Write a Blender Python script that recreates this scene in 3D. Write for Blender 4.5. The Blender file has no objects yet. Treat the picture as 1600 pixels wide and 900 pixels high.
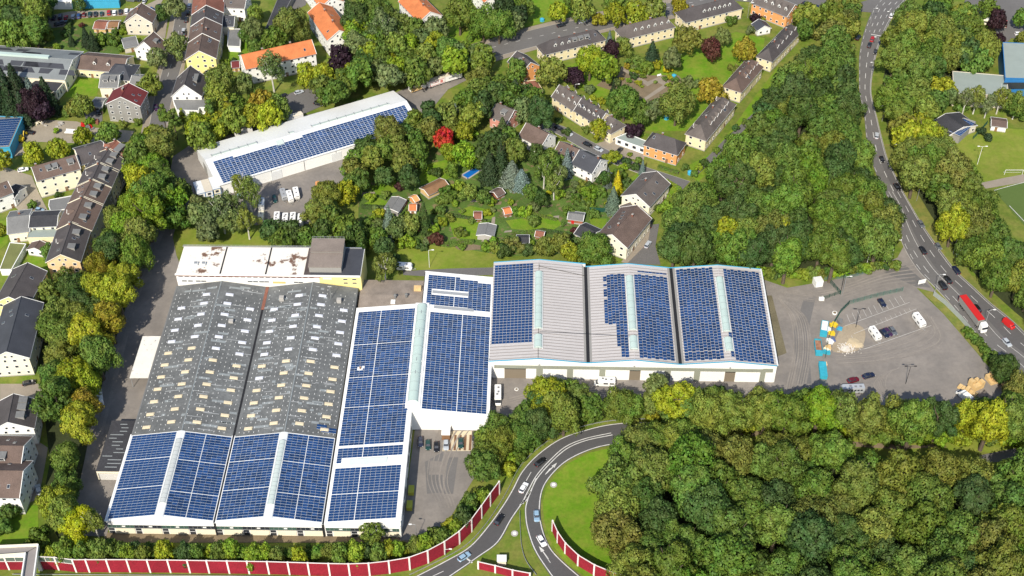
import bpy, bmesh, math, random
import numpy as np
from mathutils import Vector, Matrix
from mathutils.geometry import tessellate_polygon
random.seed(7)
S = bpy.context.scene
COL = S.collection
PI = math.pi
R_ = math.radians
# ------------------------------------------------------------------ camera, sky, sun, exposure
FOC, PITCH, CAMH = 2068.0, R_(42.6), 330.0
cam = bpy.data.objects.new('camera', bpy.data.cameras.new('camera')); COL.objects.link(cam)
cam.location = (0, 0, CAMH); cam.rotation_euler = (PI/2 - PITCH, 0, 0)
cam.data.sensor_width = 36; cam.data.lens = 36*FOC/1600; cam.data.clip_end = 6000; cam.data.clip_start = 1
S.camera = cam
SUN_EL, SUN_AZ = R_(42), R_(17)          # shadows run away from the camera and a little to the right
w = bpy.data.worlds.new('World'); S.world = w; w.use_nodes = True
sky = w.node_tree.nodes.new('ShaderNodeTexSky'); sky.sky_type = 'NISHITA'; sky.sun_disc = False
sky.sun_elevation = SUN_EL; sky.sun_rotation = PI + SUN_AZ
w.node_tree.links.new(sky.outputs[0], w.node_tree.nodes['Background'].inputs[0])
w.node_tree.nodes['Background'].inputs[1].default_value = 0.13
sl = bpy.data.lights.new('sun', 'SUN'); sl.energy = 4.4; sl.angle = R_(.5); sl.color = (1, .93, .81)
so = bpy.data.objects.new('sun', sl); COL.objects.link(so)
sd = Vector((math.sin(SUN_AZ)*math.cos(SUN_EL), math.cos(SUN_AZ)*math.cos(SUN_EL), -math.sin(SUN_EL)))
so.rotation_euler = sd.to_track_quat('-Z', 'Y').to_euler(); so.location = (-100, 0, 400)
S.view_settings.view_transform = 'Standard'; S.view_settings.look = 'None'
S.view_settings.exposure = 0.40; S.view_settings.gamma = 1

# ------------------------------------------------------------------ survey: a point of the aerial survey photo -> the ground (or height z)
def G(px, py, z=0.0):
    u = (px-800)/FOC; v = (py-450)/FOC
    dy = math.cos(PITCH)-v*math.sin(PITCH); dz = -math.sin(PITCH)-v*math.cos(PITCH)
    t = (CAMH-z)/-dz
    return Vector((u*t, dy*t, z))
def PX(p):
    x, y, z = p; z -= CAMH
    f = y*math.cos(PITCH)-z*math.sin(PITCH); up = y*math.sin(PITCH)+z*math.cos(PITCH)
    return (800+FOC*x/f, 450-FOC*up/f)

# ------------------------------------------------------------------ materials
MATS = {}
def nt(m): return m.node_tree.nodes, m.node_tree.links
def mat(name, col, rough=.8, var=.0, scale=.5, col2=None, bump=0, spec=.3, metal=0, obj=False, isl=0, stripe=None, detail=4, contrast=None):
    if name in MATS: return MATS[name]
    m = bpy.data.materials.new(name); m.use_nodes = True; N, L = nt(m)
    b = N['Principled BSDF']; b.inputs['Roughness'].default_value = rough; b.inputs['Metallic'].default_value = metal
    b.inputs['Specular IOR Level'].default_value = spec
    if obj:
        oi = N.new('ShaderNodeObjectInfo'); src = oi.outputs['Color']
    else:
        rgb = N.new('ShaderNodeRGB'); rgb.outputs[0].default_value = (*col, 1); src = rgb.outputs[0]
    if var or col2 or bump:
        geo = N.new('ShaderNodeNewGeometry')
        no = N.new('ShaderNodeTexNoise'); no.inputs['Scale'].default_value = scale; no.inputs['Detail'].default_value = detail; no.inputs['Roughness'].default_value = .62
        L.new(geo.outputs['Position'], no.inputs['Vector'])
    if col2:
        mr = N.new('ShaderNodeMapRange'); lo, hi = contrast or (.38, .62)
        mr.inputs[1].default_value = lo; mr.inputs[2].default_value = hi; L.new(no.outputs[0], mr.inputs[0])
        mx = N.new('ShaderNodeMix'); mx.data_type = 'RGBA'; mx.inputs[7].default_value = (*col2, 1)
        L.new(mr.outputs[0], mx.inputs[0]); L.new(src, mx.inputs[6]); src = mx.outputs[2]
    def mul(src, fac_out):
        vm = N.new('ShaderNodeVectorMath'); vm.operation = 'SCALE'; L.new(src, vm.inputs[0]); L.new(fac_out, vm.inputs['Scale']); return vm.outputs[0]
    if var:
        n2 = N.new('ShaderNodeTexNoise'); n2.inputs['Scale'].default_value = scale*4.3; n2.inputs['Detail'].default_value = 6; n2.inputs['Roughness'].default_value = .7
        L.new(geo.outputs['Position'], n2.inputs['Vector'])
        mr = N.new('ShaderNodeMapRange'); mr.inputs[1].default_value = .25; mr.inputs[2].default_value = .75
        mr.inputs[3].default_value = 1-var; mr.inputs[4].default_value = 1+var; L.new(n2.outputs[0], mr.inputs[0]); src = mul(src, mr.outputs[0])
        n3 = N.new('ShaderNodeTexNoise'); n3.inputs['Scale'].default_value = scale*.35; n3.inputs['Detail'].default_value = 3
        L.new(geo.outputs['Position'], n3.inputs['Vector'])
        mr = N.new('ShaderNodeMapRange'); mr.inputs[1].default_value = .3; mr.inputs[2].default_value = .7
        mr.inputs[3].default_value = 1-var*.6; mr.inputs[4].default_value = 1+var*.6; L.new(n3.outputs[0], mr.inputs[0]); src = mul(src, mr.outputs[0])
    if isl:
        ge = N.new('ShaderNodeNewGeometry'); mr = N.new('ShaderNodeMapRange')
        mr.inputs[3].default_value = 1-isl; mr.inputs[4].default_value = 1+isl; L.new(ge.outputs['Random Per Island'], mr.inputs[0]); src = mul(src, mr.outputs[0])
    L.new(src, b.inputs['Base Color'])
    if bump:
        bp = N.new('ShaderNodeBump'); bp.inputs['Strength'].default_value = bump; bp.inputs['Distance'].default_value = .3
        n4 = N.new('ShaderNodeTexNoise'); n4.inputs['Scale'].default_value = scale*6; L.new(geo.outputs['Position'], n4.inputs['Vector'])
        L.new(n4.outputs[0], bp.inputs['Height']); L.new(bp.outputs[0], b.inputs['Normal'])
    MATS[name] = m
    return m
def leafmat(name, attr=False):
    m = bpy.data.materials.new(name); m.use_nodes = True; N, L = nt(m)
    b = N['Principled BSDF']; b.inputs['Roughness'].default_value = .6; b.inputs['Specular IOR Level'].default_value = .25
    if attr:
        a = N.new('ShaderNodeVertexColor'); a.layer_name = 'tint'; src = a.outputs[0]
    else:
        a = N.new('ShaderNodeObjectInfo'); src = a.outputs['Color']
    ge = N.new('ShaderNodeNewGeometry')
    hs = N.new('ShaderNodeHueSaturation'); L.new(src, hs.inputs['Color'])
    mr = N.new('ShaderNodeMapRange'); mr.inputs[3].default_value = .68; mr.inputs[4].default_value = 1.42; L.new(ge.outputs['Random Per Island'], mr.inputs[0]); L.new(mr.outputs[0], hs.inputs['Value'])
    no = N.new('ShaderNodeTexNoise'); no.inputs['Scale'].default_value = .35; no.inputs['Detail'].default_value = 2; L.new(ge.outputs['Position'], no.inputs['Vector'])
    m2 = N.new('ShaderNodeMapRange'); m2.inputs[1].default_value = .3; m2.inputs[2].default_value = .7; m2.inputs[3].default_value = .478; m2.inputs[4].default_value = .524
    L.new(no.outputs[0], m2.inputs[0]); L.new(m2.outputs[0], hs.inputs['Hue'])
    L.new(hs.outputs[0], b.inputs['Base Color'])
    tr = N.new('ShaderNodeBsdfTranslucent'); L.new(hs.outputs[0], tr.inputs['Color'])
    mx = N.new('ShaderNodeMixShader'); mx.inputs[0].default_value = .24
    L.new(b.outputs[0], mx.inputs[1]); L.new(tr.outputs[0], mx.inputs[2])
    L.new(mx.outputs[0], N['Material Output'].inputs['Surface'])
    return m
LEAF = leafmat('leaf'); LEAFT = leafmat('leaf_tinted', True)
BARK = mat('bark', (.11, .085, .06), .9, var=.3, scale=2)
BIRCH = mat('birch_bark', (.5, .48, .42), .9, var=.3, scale=2)
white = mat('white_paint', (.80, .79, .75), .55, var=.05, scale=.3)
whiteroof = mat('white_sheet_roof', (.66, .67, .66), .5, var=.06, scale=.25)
cream = mat('cream_render', (.72, .62, .40), .9, var=.07, scale=.4)
cream2 = mat('pale_cream_render', (.78, .72, .55), .9, var=.06, scale=.4)
yellowr = mat('yellow_render', (.78, .66, .26), .9, var=.06, scale=.4)
peach = mat('peach_render', (.72, .50, .28), .9, var=.06, scale=.4)
orange_r = mat('orange_render', (.66, .30, .11), .9, var=.08, scale=.4)
pinkr = mat('pink_render', (.55, .25, .20), .9, var=.08, scale=.4)
beige = mat('beige_render', (.58, .52, .42), .9, var=.08, scale=.4)
greyw = mat('grey_cladding', (.26, .25, .23), .8, var=.1, scale=.5)
brick = mat('red_brick', (.30, .12, .07), .9, var=.15, scale=1.2)
rt_brown = mat('brown_tile', (.125, .088, .072), .85, var=.28, scale=.7, bump=.4)
rt_dark = mat('dark_tile', (.075, .066, .065), .8, var=.25, scale=.7, bump=.4)
rt_grey = mat('grey_brown_tile', (.115, .098, .088), .85, var=.28, scale=.7, bump=.4)
rt_slate = mat('slate', (.055, .057, .066), .6, var=.2, scale=.7)
rt_orange = mat('orange_tile', (.52, .17, .06), .8, var=.22, scale=.8, bump=.4)
rt_red = mat('dark_red_tile', (.13, .025, .025), .75, var=.2, scale=.8)
rt_rust = mat('rust_tile', (.22, .09, .06), .85, var=.3, scale=.8)
felt = mat('roofing_felt', (.045, .045, .05), .9, var=.3, scale=.4)
feltg = mat('grey_felt', (.17, .17, .165), .85, var=.2, scale=.4)
metalg = mat('grey_green_metal', (.27, .31, .28), .6, var=.08, scale=.6)
asbest = mat('fibre_cement', (.118, .122, .120), .85, var=.24, scale=.3, detail=8, col2=(.165, .17, .165), contrast=(.45, .7))
asbest2 = mat('new_fibre_cement', (.25, .27, .27), .7, var=.15, scale=.6)
glassd = mat('window_pane', (.03, .035, .045), .12, spec=.7)
glassy = mat('skylight_glass', (.50, .56, .52), .25, var=.07, scale=.5, spec=.6)
glassgr = mat('green_glass', (.45, .55, .50), .3, var=.06, scale=.5, spec=.5)
panelm = mat('solar_cell', (.010, .041, .130), .35, isl=.35, spec=.45, var=.22, scale=.06)
blacks = mat('black_gutter', (.018, .018, .02), .8)
steel = mat('galvanised_steel', (.42, .43, .43), .45, metal=.5)
brown = mat('brown_wood', (.22, .12, .06), .85, var=.2, scale=2)
timber = mat('pale_timber', (.62, .43, .20), .85, var=.2, scale=2)
bluep = mat('light_blue_paint', (.05, .33, .50), .5, var=.08, scale=1)
blue2 = mat('blue_cladding', (.03, .16, .38), .5, var=.08, scale=1)
redp = mat('red_barrier_panel', (.25, .013, .028), .75, var=.32, scale=.4)
paint = mat('car_paint', (1, 1, 1), .25, obj=True, spec=.6)
anyc = mat('coloured_plastic', (1, 1, 1), .6, obj=True)
tyre = mat('tyre', (.02, .02, .02), .9)
alu = mat('wheel_rim', (.4, .4, .42), .4, metal=.6)
concrete = mat('concrete', (.38, .36, .33), .9, var=.12, scale=.6)
yelp = mat('yellow_paint', (.7, .5, .03), .5)
redl = mat('red_paint', (.5, .02, .02), .5)
# ------------------------------------------------------------------ mesh helpers
class MB:
    def __init__(s): s.v = []; s.f = []; s.mi = []; s.m = []
    def mid(s, m):
        if m not in s.m: s.m.append(m)
        return s.m.index(m)
    def poly(s, pts, m):
        i = len(s.v); s.v += [tuple(p) for p in pts]; s.f.append(tuple(range(i, i+len(pts)))); s.mi.append(s.mid(m)); return s
    def prism(s, top, z0, m, mtop=None):           # top: ring of 3D points (ccw from above), dropped to z0 (a level, or a list of levels)
        n = len(top); i = len(s.v); zz = z0 if isinstance(z0, (list, tuple)) else [z0]*n
        s.v += [tuple(p) for p in top] + [(p[0], p[1], zz[k]) for k, p in enumerate(top)]
        s.f.append(tuple(range(i, i+n))); s.mi.append(s.mid(mtop or m))
        s.f.append(tuple(range(i+2*n-1, i+n-1, -1))); s.mi.append(s.mid(m))
        for k in range(n):
            j = (k+1) % n; s.f.append((i+j, i+k, i+n+k, i+n+j)); s.mi.append(s.mid(m))
        return s
    def box(s, c, d, m, rz=0, mtop=None):          # c centre of the base, d sizes
        a, b, h = d[0]/2, d[1]/2, d[2]; ca, sa = math.cos(rz), math.sin(rz)
        t = [(c[0]+x*ca-y*sa, c[1]+x*sa+y*ca, c[2]+h) for x, y in ((-a, -b), (a, -b), (a, b), (-a, b))]
        return s.prism(t, c[2], m, mtop)
    def tube(s, p, q, r0, r1, m, n=6):
        p = Vector(p); q = Vector(q); d = (q-p)
        a = d.orthogonal().normalized(); b = d.normalized().cross(a); i = len(s.v)
        for c, r in ((p, r0), (q, r1)):
            for k in range(n):
                t = 2*PI*k/n; s.v.append(tuple(c+a*(r*math.cos(t))+b*(r*math.sin(t))))
        for k in range(n):
            j = (k+1) % n; s.f.append((i+k, i+j, i+n+j, i+n+k)); s.mi.append(s.mid(m))
        s.f.append(tuple(range(i+n-1, i-1, -1))); s.mi.append(s.mid(m)); s.f.append(tuple(range(i+n, i+2*n))); s.mi.append(s.mid(m))
        return s
    def slab(s, a, b, c, d, th, m):                # quad a-b-c-d with thickness th downward
        return s.prism([a, b, c, d], [p[2]-th for p in (a, b, c, d)], m)
    def mesh(s, name):
        me = bpy.data.meshes.new(name); me.from_pydata(s.v, [], s.f)
        for m in s.m: me.materials.append(m)
        me.polygons.foreach_set('material_index', s.mi); me.update(); return me
    def build(s, name, parent=None, loc=None, kind=None):
        o = bpy.data.objects.new(name, s.mesh(name)); COL.objects.link(o)
        if parent: o.parent = parent
        if loc is not None: o.location = loc
        if kind: o['kind'] = kind
        return o
def place(name, me, parent, mtx=None, kind=None):
    o = bpy.data.objects.new(name, me); COL.objects.link(o); o.parent = parent
    if mtx is not None: o.matrix_local = mtx
    if kind: o['kind'] = kind
    return o
def thing(name, label, cat, loc=(0, 0, 0), rz=0, group=None):
    o = bpy.data.objects.new(name, None); COL.objects.link(o); o.empty_display_size = .5
    o.location = loc; o.rotation_euler = (0, 0, rz); tag(o, label, cat, group); return o
def tag(o, label, cat, group=None):
    o['label'] = label; o['category'] = cat
    if group: o['group'] = group
    return o
def copy_thing(root, loc, rz, label, group=None, color=None):
    r = root.copy(); COL.objects.link(r); r.location = loc; r.rotation_euler = (0, 0, rz); r['label'] = label
    if group: r['group'] = group
    for ch in KIDS[root.name]:
        c = ch.copy(); COL.objects.link(c); c.parent = r
        if color is not None: c.color = color
        for g in KIDS.get(ch.name, []):
            d = g.copy(); COL.objects.link(d); d.parent = c
    return r
KIDS = {}
ORD = ['first', 'second', 'third', 'fourth', 'fifth', 'sixth', 'seventh', 'eighth', 'ninth', 'tenth', 'eleventh', 'twelfth', 'thirteenth', 'fourteenth', 'fifteenth', 'sixteenth', 'seventeenth', 'eighteenth', 'nineteenth', 'twentieth']
AUTO = []
def auto(o, look, noun, place_): AUTO.append((o, look, noun, place_))
def finish_labels():                                # labels of repeats: by look and place, then by their order from the left
    from collections import defaultdict
    g = defaultdict(list)
    for o, look, noun, pl in AUTO: g[(look, noun, pl)].append(o)
    for (look, noun, pl), L in g.items():
        if len(L) == 1: L[0]['label'] = f'{look} {noun} {pl}'; continue
        pos = {o.name: PX(o.location) for o in L}
        nrow = max(1, math.ceil(len(L)/9))
        L.sort(key=lambda o: -pos[o.name][1])
        per = math.ceil(len(L)/nrow); rows = [L[i*per:(i+1)*per] for i in range(nrow)]
        rows = [r for r in rows if r]
        for ri, row in enumerate(rows):
            row.sort(key=lambda o: pos[o.name][0])
            for k, o in enumerate(row):
                if len(row) == 2: od = ['left', 'right'][k]
                elif k == 0: od = 'leftmost'
                elif k == len(row)-1: od = 'rightmost'
                else: od = ORD[k]
                if od in ('left', 'right'): t = f'{look} {noun}, {od} one of two, {pl}'
                elif od in ('leftmost', 'rightmost'): t = f'{look} {noun}, {od}, {pl}'
                else: t = f'{look} {noun}, {od} from left, {pl}'
                if len(rows) > 1:
                    t += ', ' + (['front', 'back'] if len(rows) == 2 else ['front']+[ORD[i] for i in range(1, len(rows)-1)]+['back'])[ri] + ' row'
                o['label'] = t
def cr(pts, n=6):                                  # Catmull-Rom through 2D points
    P = [Vector((p[0], p[1])) for p in pts]; P = [2*P[0]-P[1]]+P+[2*P[-1]-P[-2]]; out = []
    for i in range(1, len(P)-2):
        for k in range(n):
            t = k/n; a, b, c, d = P[i-1:i+3]
            out.append(.5*((2*b)+(c-a)*t+(2*a-5*b+4*c-d)*t*t+(3*b-a-3*c+d)*t**3))
    out.append(P[-2]); return out
def struct(name, me):
    o = bpy.data.objects.new(name, me); COL.objects.link(o); o['kind'] = 'structure'; return o
NSH = [0]
def sheet(name, px, z, m, smooth=False):
    NSH[0] += 1; z += .0011*NSH[0]
    if smooth: px = [tuple(p) for p in cr(px+[px[0]], 4)[:-1]]
    P = [G(x, y, 0) for x, y in px]
    for p in P: p.z = z
    mb = MB()
    mb.v = [tuple(p) for p in P]
    for t in tessellate_polygon([P]):
        a, b, c = (P[i] for i in t)
        t = t if (b-a).cross(c-a).z > 0 else (t[0], t[2], t[1])
        mb.f.append(tuple(t)); mb.mi.append(mb.mid(m))
    return struct(name, mb.mesh(name))
def strip(name, Lp, Rp, z, m, n=6):
    NSH[0] += 1; z += .0011*NSH[0]
    A = cr(Lp, n); B = cr(Rp, n); mb = MB()
    mb.mid(m)
    for a, b in zip(A, B): mb.v += [tuple(G(a.x, a.y, 0)+Vector((0, 0, z))), tuple(G(b.x, b.y, 0)+Vector((0, 0, z)))]
    for i in range(len(A)-1): mb.f.append((2*i, 2*i+1, 2*i+3, 2*i+2)); mb.mi.append(0)
    me = mb.mesh(name)
    if me.polygons[0].normal.z < 0: me.flip_normals()
    return struct(name, me)
def line(mb, pts, wd, z, m, dash=None, n=5, world=False):
    W = [Vector((p[0], p[1])) for p in pts] if world else [G(p.x, p.y).xy for p in cr(pts, n)]
    d = 0; on = True
    def q(a, b):
        t = (b-a); 
        if t.length < .01: return
        t = t.normalized(); s = Vector((-t.y, t.x))*wd/2
        mb.poly([(a-s).to_3d()+Vector((0, 0, z)), (b-s).to_3d()+Vector((0, 0, z)), (b+s).to_3d()+Vector((0, 0, z)), (a+s).to_3d()+Vector((0, 0, z))], m)
    if not dash:
        for a, b in zip(W, W[1:]): q(a, b)
        return
    rem = dash[0]
    for a, b in zip(W, W[1:]):
        L = (b-a).length; t0 = 0
        while L-t0 > 1e-6:
            s = min(rem, L-t0)
            if on: q(a+(b-a)*(t0/L), a+(b-a)*((t0+s)/L))
            t0 += s; rem -= s
            if rem < 1e-6: on = not on; rem = dash[0] if on else dash[1]
def inside(x, y, poly):
    c = False; n = len(poly)
    for i in range(n):
        x1, y1 = poly[i]; x2, y2 = poly[i-1]
        if (y1 > y) != (y2 > y) and x < (x2-x1)*(y-y1)/(y2-y1)+x1: c = not c
    return c
# ------------------------------------------------------------------ ground, lawns, roads
grass = mat('grass', (.10, .155, .014), .95, var=.24, scale=.16, col2=(.17, .18, .035))
lawn = mat('lawn', (.105, .215, .006), .95, var=.2, scale=.2, col2=(.165, .225, .02))
lawn2 = mat('mown_lawn', (.15, .205, .018), .95, var=.16, scale=.15, col2=(.20, .22, .035))
drygrass = mat('dry_grass', (.20, .19, .045), .95, var=.2, scale=.25, col2=(.13, .16, .03))
under = mat('woodland_floor', (.035, .045, .015), 1, var=.4, scale=.3)  # undergrowth tone kept dark, the shade inside the woods put into it
garden = mat('garden_ground', (.075, .13, .022), .95, var=.35, scale=.35, col2=(.16, .13, .06), contrast=(.55, .63))
asph = mat('asphalt', (.135, .128, .122), .92, var=.1, scale=.25)
asphd = mat('dark_asphalt', (.082, .08, .08), .9, var=.09, scale=.2)
asphdl = mat('dark_lane_asphalt', (.105, .10, .098), .9, var=.1, scale=.2)
asphl = mat('worn_asphalt', (.235, .210, .185), .93, var=.13, scale=.12, col2=(.19, .172, .155))
patch = mat('asphalt_patch', (.15, .142, .135), .93, var=.1, scale=.3)
gravel = mat('gravel', (.30, .26, .20), .95, var=.15, scale=.3)
paving = mat('paving', (.27, .23, .18), .9, var=.12, scale=.6)
soil = mat('soil', (.19, .145, .09), .95, var=.2, scale=.6)
sand = mat('sand', (.52, .42, .27), .95, var=.15, scale=.8)
rubblem = mat('white_rubble', (.62, .58, .52), .95, var=.2, scale=1.5)
mark = mat('road_marking', (.55, .54, .51), .8, var=.25, scale=2)
pitchm = mat('sports_pitch', (.085, .13, .03), .95, var=.06, scale=.2)
water = mat('pool_water', (.01, .13, .45), .1, spec=.5)
MB().poly([(-1500, -300, 0), (1500, -300, 0), (1500, 2200, 0), (-1500, 2200, 0)], grass).build('ground', kind='structure')
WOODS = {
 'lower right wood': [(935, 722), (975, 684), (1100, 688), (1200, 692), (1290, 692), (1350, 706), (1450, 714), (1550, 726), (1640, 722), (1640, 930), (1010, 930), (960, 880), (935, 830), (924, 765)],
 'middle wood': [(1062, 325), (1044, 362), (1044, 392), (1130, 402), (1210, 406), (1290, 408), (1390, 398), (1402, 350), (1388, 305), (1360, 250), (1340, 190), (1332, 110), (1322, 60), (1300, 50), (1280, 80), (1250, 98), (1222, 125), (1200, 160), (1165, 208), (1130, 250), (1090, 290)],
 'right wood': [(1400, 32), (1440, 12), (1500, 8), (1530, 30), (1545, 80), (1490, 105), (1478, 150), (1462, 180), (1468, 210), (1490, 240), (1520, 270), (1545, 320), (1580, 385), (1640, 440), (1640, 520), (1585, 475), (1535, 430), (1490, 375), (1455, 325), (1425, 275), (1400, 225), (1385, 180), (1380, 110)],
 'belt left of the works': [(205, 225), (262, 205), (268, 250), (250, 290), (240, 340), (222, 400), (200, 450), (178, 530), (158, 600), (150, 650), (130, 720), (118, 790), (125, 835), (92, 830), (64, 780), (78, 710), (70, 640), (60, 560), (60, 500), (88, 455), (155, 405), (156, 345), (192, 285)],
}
def shrink(poly): return poly
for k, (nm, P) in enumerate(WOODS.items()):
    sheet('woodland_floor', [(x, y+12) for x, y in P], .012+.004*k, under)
# lawns and gardens
sheet('estate_lawn', [(985, 120), (1060, 75), (1150, 50), (1195, 60), (1190, 95), (1140, 140), (1110, 170), (1070, 205), (1010, 205), (960, 170), (900, 135), (870, 110), (930, 85)], .03, lawn)
sheet('lawn', [(870, 160), (900, 150), (980, 200), (1010, 210), (1000, 218), (975, 205), (900, 180)], .028, lawn)
sheet('lawn', [(1070, 262), (1110, 240), (1145, 200), (1180, 150), (1215, 105), (1235, 110), (1190, 185), (1130, 250), (1090, 285)], .028, lawn)
sheet('lawn', [(690, 55), (715, 0), (850, -30), (940, -10), (890, 25), (810, 45), (760, 62), (735, 68)], .028, lawn)
sheet('lawn', [(488, 100), (520, 105), (545, 130), (520, 155), (470, 150), (440, 155), (400, 170), (380, 160), (400, 140), (480, 125)], .028, grass)
sheet('garden_ground', [(560, 300), (600, 270), (660, 240), (720, 205), (760, 220), (850, 250), (900, 260), (980, 300), (950, 360), (930, 395), (700, 405), (560, 400)], .03, garden)
for P in ([(648, 290), (665, 258), (715, 245), (715, 275), (680, 285)], [(565, 320), (590, 308), (612, 318), (590, 326), (570, 322)], [(578, 292), (618, 280), (620, 300), (590, 305)],
          [(700, 342), (740, 338), (755, 345), (750, 375), (710, 372)], [(715, 330), (735, 322), (775, 330), (770, 342), (730, 342)], [(790, 345), (860, 335), (880, 350), (860, 362), (800, 358)],
          [(920, 340), (948, 342), (945, 358), (925, 356)], [(980, 282), (1000, 268), (1030, 275), (1010, 300)], [(1030, 300), (1055, 290), (1062, 298), (1040, 308)], [(760, 240), (790, 232), (795, 250), (768, 262)]):
    sheet('lawn', P, .045, lawn)
sheet('meadow', [(570, 385), (640, 372), (720, 388), (800, 402), (770, 412), (765, 420), (680, 422), (625, 422), (570, 405)], .05, lawn2)
sheet('meadow', [(275, 362), (330, 355), (400, 362), (490, 360), (500, 382), (420, 385), (300, 385), (283, 382)], .05, lawn2)
sheet('loop_lawn', [(956, 699), (920, 708), (888, 724), (868, 742), (853, 764), (848, 786), (850, 815), (862, 850), (885, 880), (920, 905), (1000, 905), (960, 850), (940, 800), (945, 740)], .03, lawn)
sheet('verge', [(650, 905), (700, 880), (740, 850), (775, 810), (795, 770), (830, 715), (870, 680), (920, 665), (900, 655), (840, 680), (790, 730), (760, 770), (720, 830), (620, 880), (500, 890), (100, 890), (100, 905)], .028, grass)
sheet('gore_lawn', [(712, 905), (755, 872), (790, 840), (814, 796), (819, 830), (832, 865), (855, 905)], .03, grass)
sheet('meadow', [(1055, 672), (1150, 668), (1300, 682), (1420, 690), (1480, 680), (1600, 690), (1640, 700), (1640, 715), (1500, 704), (1380, 700), (1250, 690), (1120, 682)], .03, lawn2)
sheet('footpath', [(1060, 664), (1160, 672), (1250, 680), (1330, 690), (1420, 696), (1470, 694), (1480, 699), (1400, 702), (1300, 696), (1180, 682), (1060, 672)], .05, soil)
sheet('road_verge', [(1362, 225), (1395, 225), (1432, 300), (1475, 370), (1525, 440), (1600, 520), (1600, 535), (1522, 460), (1470, 395), (1420, 320), (1385, 255)], .026, drygrass)
sheet('road_verge', [(1440, 455), (1466, 452), (1498, 487), (1530, 526), (1566, 558), (1600, 592), (1600, 620), (1560, 585), (1525, 548), (1475, 490)], .026, drygrass)
sheet('sports_field', [(1490, 215), (1560, 200), (1640, 205), (1640, 285), (1540, 285), (1500, 250)], .03, lawn2)
sheet('running_track', [(1532, 286), (1570, 278), (1640, 265), (1640, 279), (1575, 289), (1540, 295)], .045, paving)
sheet('sports_pitch', [(1552, 297), (1640, 276), (1640, 400), (1600, 352)], .045, pitchm)
sheet('lawn', [(120, 115), (155, 118), (152, 150), (118, 153), (100, 152)], .028, lawn)
sheet('lawn', [(62, 190), (110, 188), (200, 192), (205, 205), (180, 210), (120, 195)], .028, grass)
sheet('garden_ground', [(50, 60), (110, 40), (190, 40), (195, 75), (185, 85), (120, 80), (60, 72)], .026, garden)
sheet('lawn', [(355, 75), (385, 65), (390, 95), (358, 98)], .028, lawn)
sheet('lawn', [(40, 385), (80, 380), (85, 400), (70, 440), (45, 420)], .028, lawn)
sheet('lawn', [(-30, 790), (60, 790), (60, 850), (-30, 850)], .028, lawn)
sheet('lawn', [(0, 345), (15, 345), (12, 380), (0, 390)], .028, lawn)
# yards
sheet('works_yard', [(300, 225), (270, 245), (262, 300), (252, 345), (238, 400), (215, 445), (190, 500), (160, 600), (148, 640), (132, 720), (115, 800), (118, 838), (166, 838), (215, 690), (250, 560), (292, 440), (276, 400), (270, 372), (280, 335), (340, 345), (400, 352), (500, 350), (520, 300), (560, 250), (650, 200), (700, 140), (740, 120), (680, 120), (615, 146)], .06, asphl)
sheet('hall_forecourt', [(625, 845), (650, 660), (764, 580), (1215, 585), (1220, 622), (1100, 650), (980, 640), (900, 640), (800, 660), (745, 740), (700, 815), (660, 842)], .06, asphl)
sheet('grey_path', [(630, 424), (700, 420), (775, 418), (775, 430), (665, 432), (630, 430)], .055, asph)
sheet('south_strip', [(166, 832), (640, 838), (640, 848), (160, 848)], .05, soil)
sheet('lorry_yard', [(1190, 436), (1230, 450), (1300, 438), (1350, 425), (1402, 403), (1412, 385), (1440, 428), (1464, 458), (1432, 450), (1475, 492), (1525, 550), (1550, 580), (1585, 610), (1560, 640), (1480, 645), (1215, 630)], .06, asphl)
sheet('wall_strip', [(1197, 462), (1206, 462), (1229, 552), (1213, 558)], .07, mat('mossy_strip', (.15, .13, .08), .95, var=.25, scale=.5))
sheet('asphalt_patch', [(693, 706), (692, 770), (667, 772), (664, 722)][::-1], .07, patch)
sheet('asphalt_patch', [(672, 720), (698, 722), (697, 742), (670, 742)], .072, asphl)
sheet('asphalt_patch', [(700, 715), (716, 715), (708, 772), (693, 772)], .072, patch)
sheet('asphalt_patch', [(1255, 470), (1275, 462), (1262, 520), (1268, 600), (1245, 600), (1240, 520)], .07, patch)
sheet('asphalt_patch', [(1380, 425), (1415, 415), (1455, 450), (1430, 448)], .07, asph)
sheet('parking_lot', [(55, 45), (75, 25), (110, 18), (215, 14), (245, 0), (250, -20), (260, -10), (248, 12), (225, 22), (205, 24), (110, 30), (100, 42), (60, 46)], .05, gravel)
sheet('builders_yard', [(35, 200), (45, 186), (120, 190), (150, 200), (210, 205), (200, 222), (150, 225), (60, 222), (50, 240), (20, 245), (10, 262), (50, 275), (60, 300), (75, 330), (30, 330), (0, 300), (0, 250)], .05, gravel)
sheet('parking_lot', [(425, 165), (455, 145), (500, 135), (515, 150), (505, 165), (460, 185), (425, 190), (400, 185)], .05, asph)
sheet('parking_lot', [(1500, 20), (1520, -30), (1640, -30), (1640, 60), (1580, 60), (1570, 70), (1560, 60), (1545, 20)], .05, asph)
sheet('courtyard', [(930, 225), (965, 215), (1010, 236), (1005, 252), (955, 243)], .055, paving)
sheet('courtyard', [(130, 170), (160, 168), (160, 192), (135, 190)], .05, asph)
sheet('courtyard', [(45, 688), (60, 690), (75, 700), (68, 740), (60, 780), (35, 790), (40, 740)], .05, paving)
sheet('courtyard', [(0, 600), (60, 600), (95, 610), (70, 640), (0, 625)], .05, paving)
sheet('courtyard', [(238, 40), (262, 30), (258, 60), (240, 62)], .055, paving)
sheet('garage_court', [(455, 0), (482, -10), (478, 8), (455, 20)], .05, asph)
sheet('lane', [(1082, 270), (1088, 275), (1135, 232), (1200, 165), (1196, 160), (1130, 220)], .055, asph)
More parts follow.
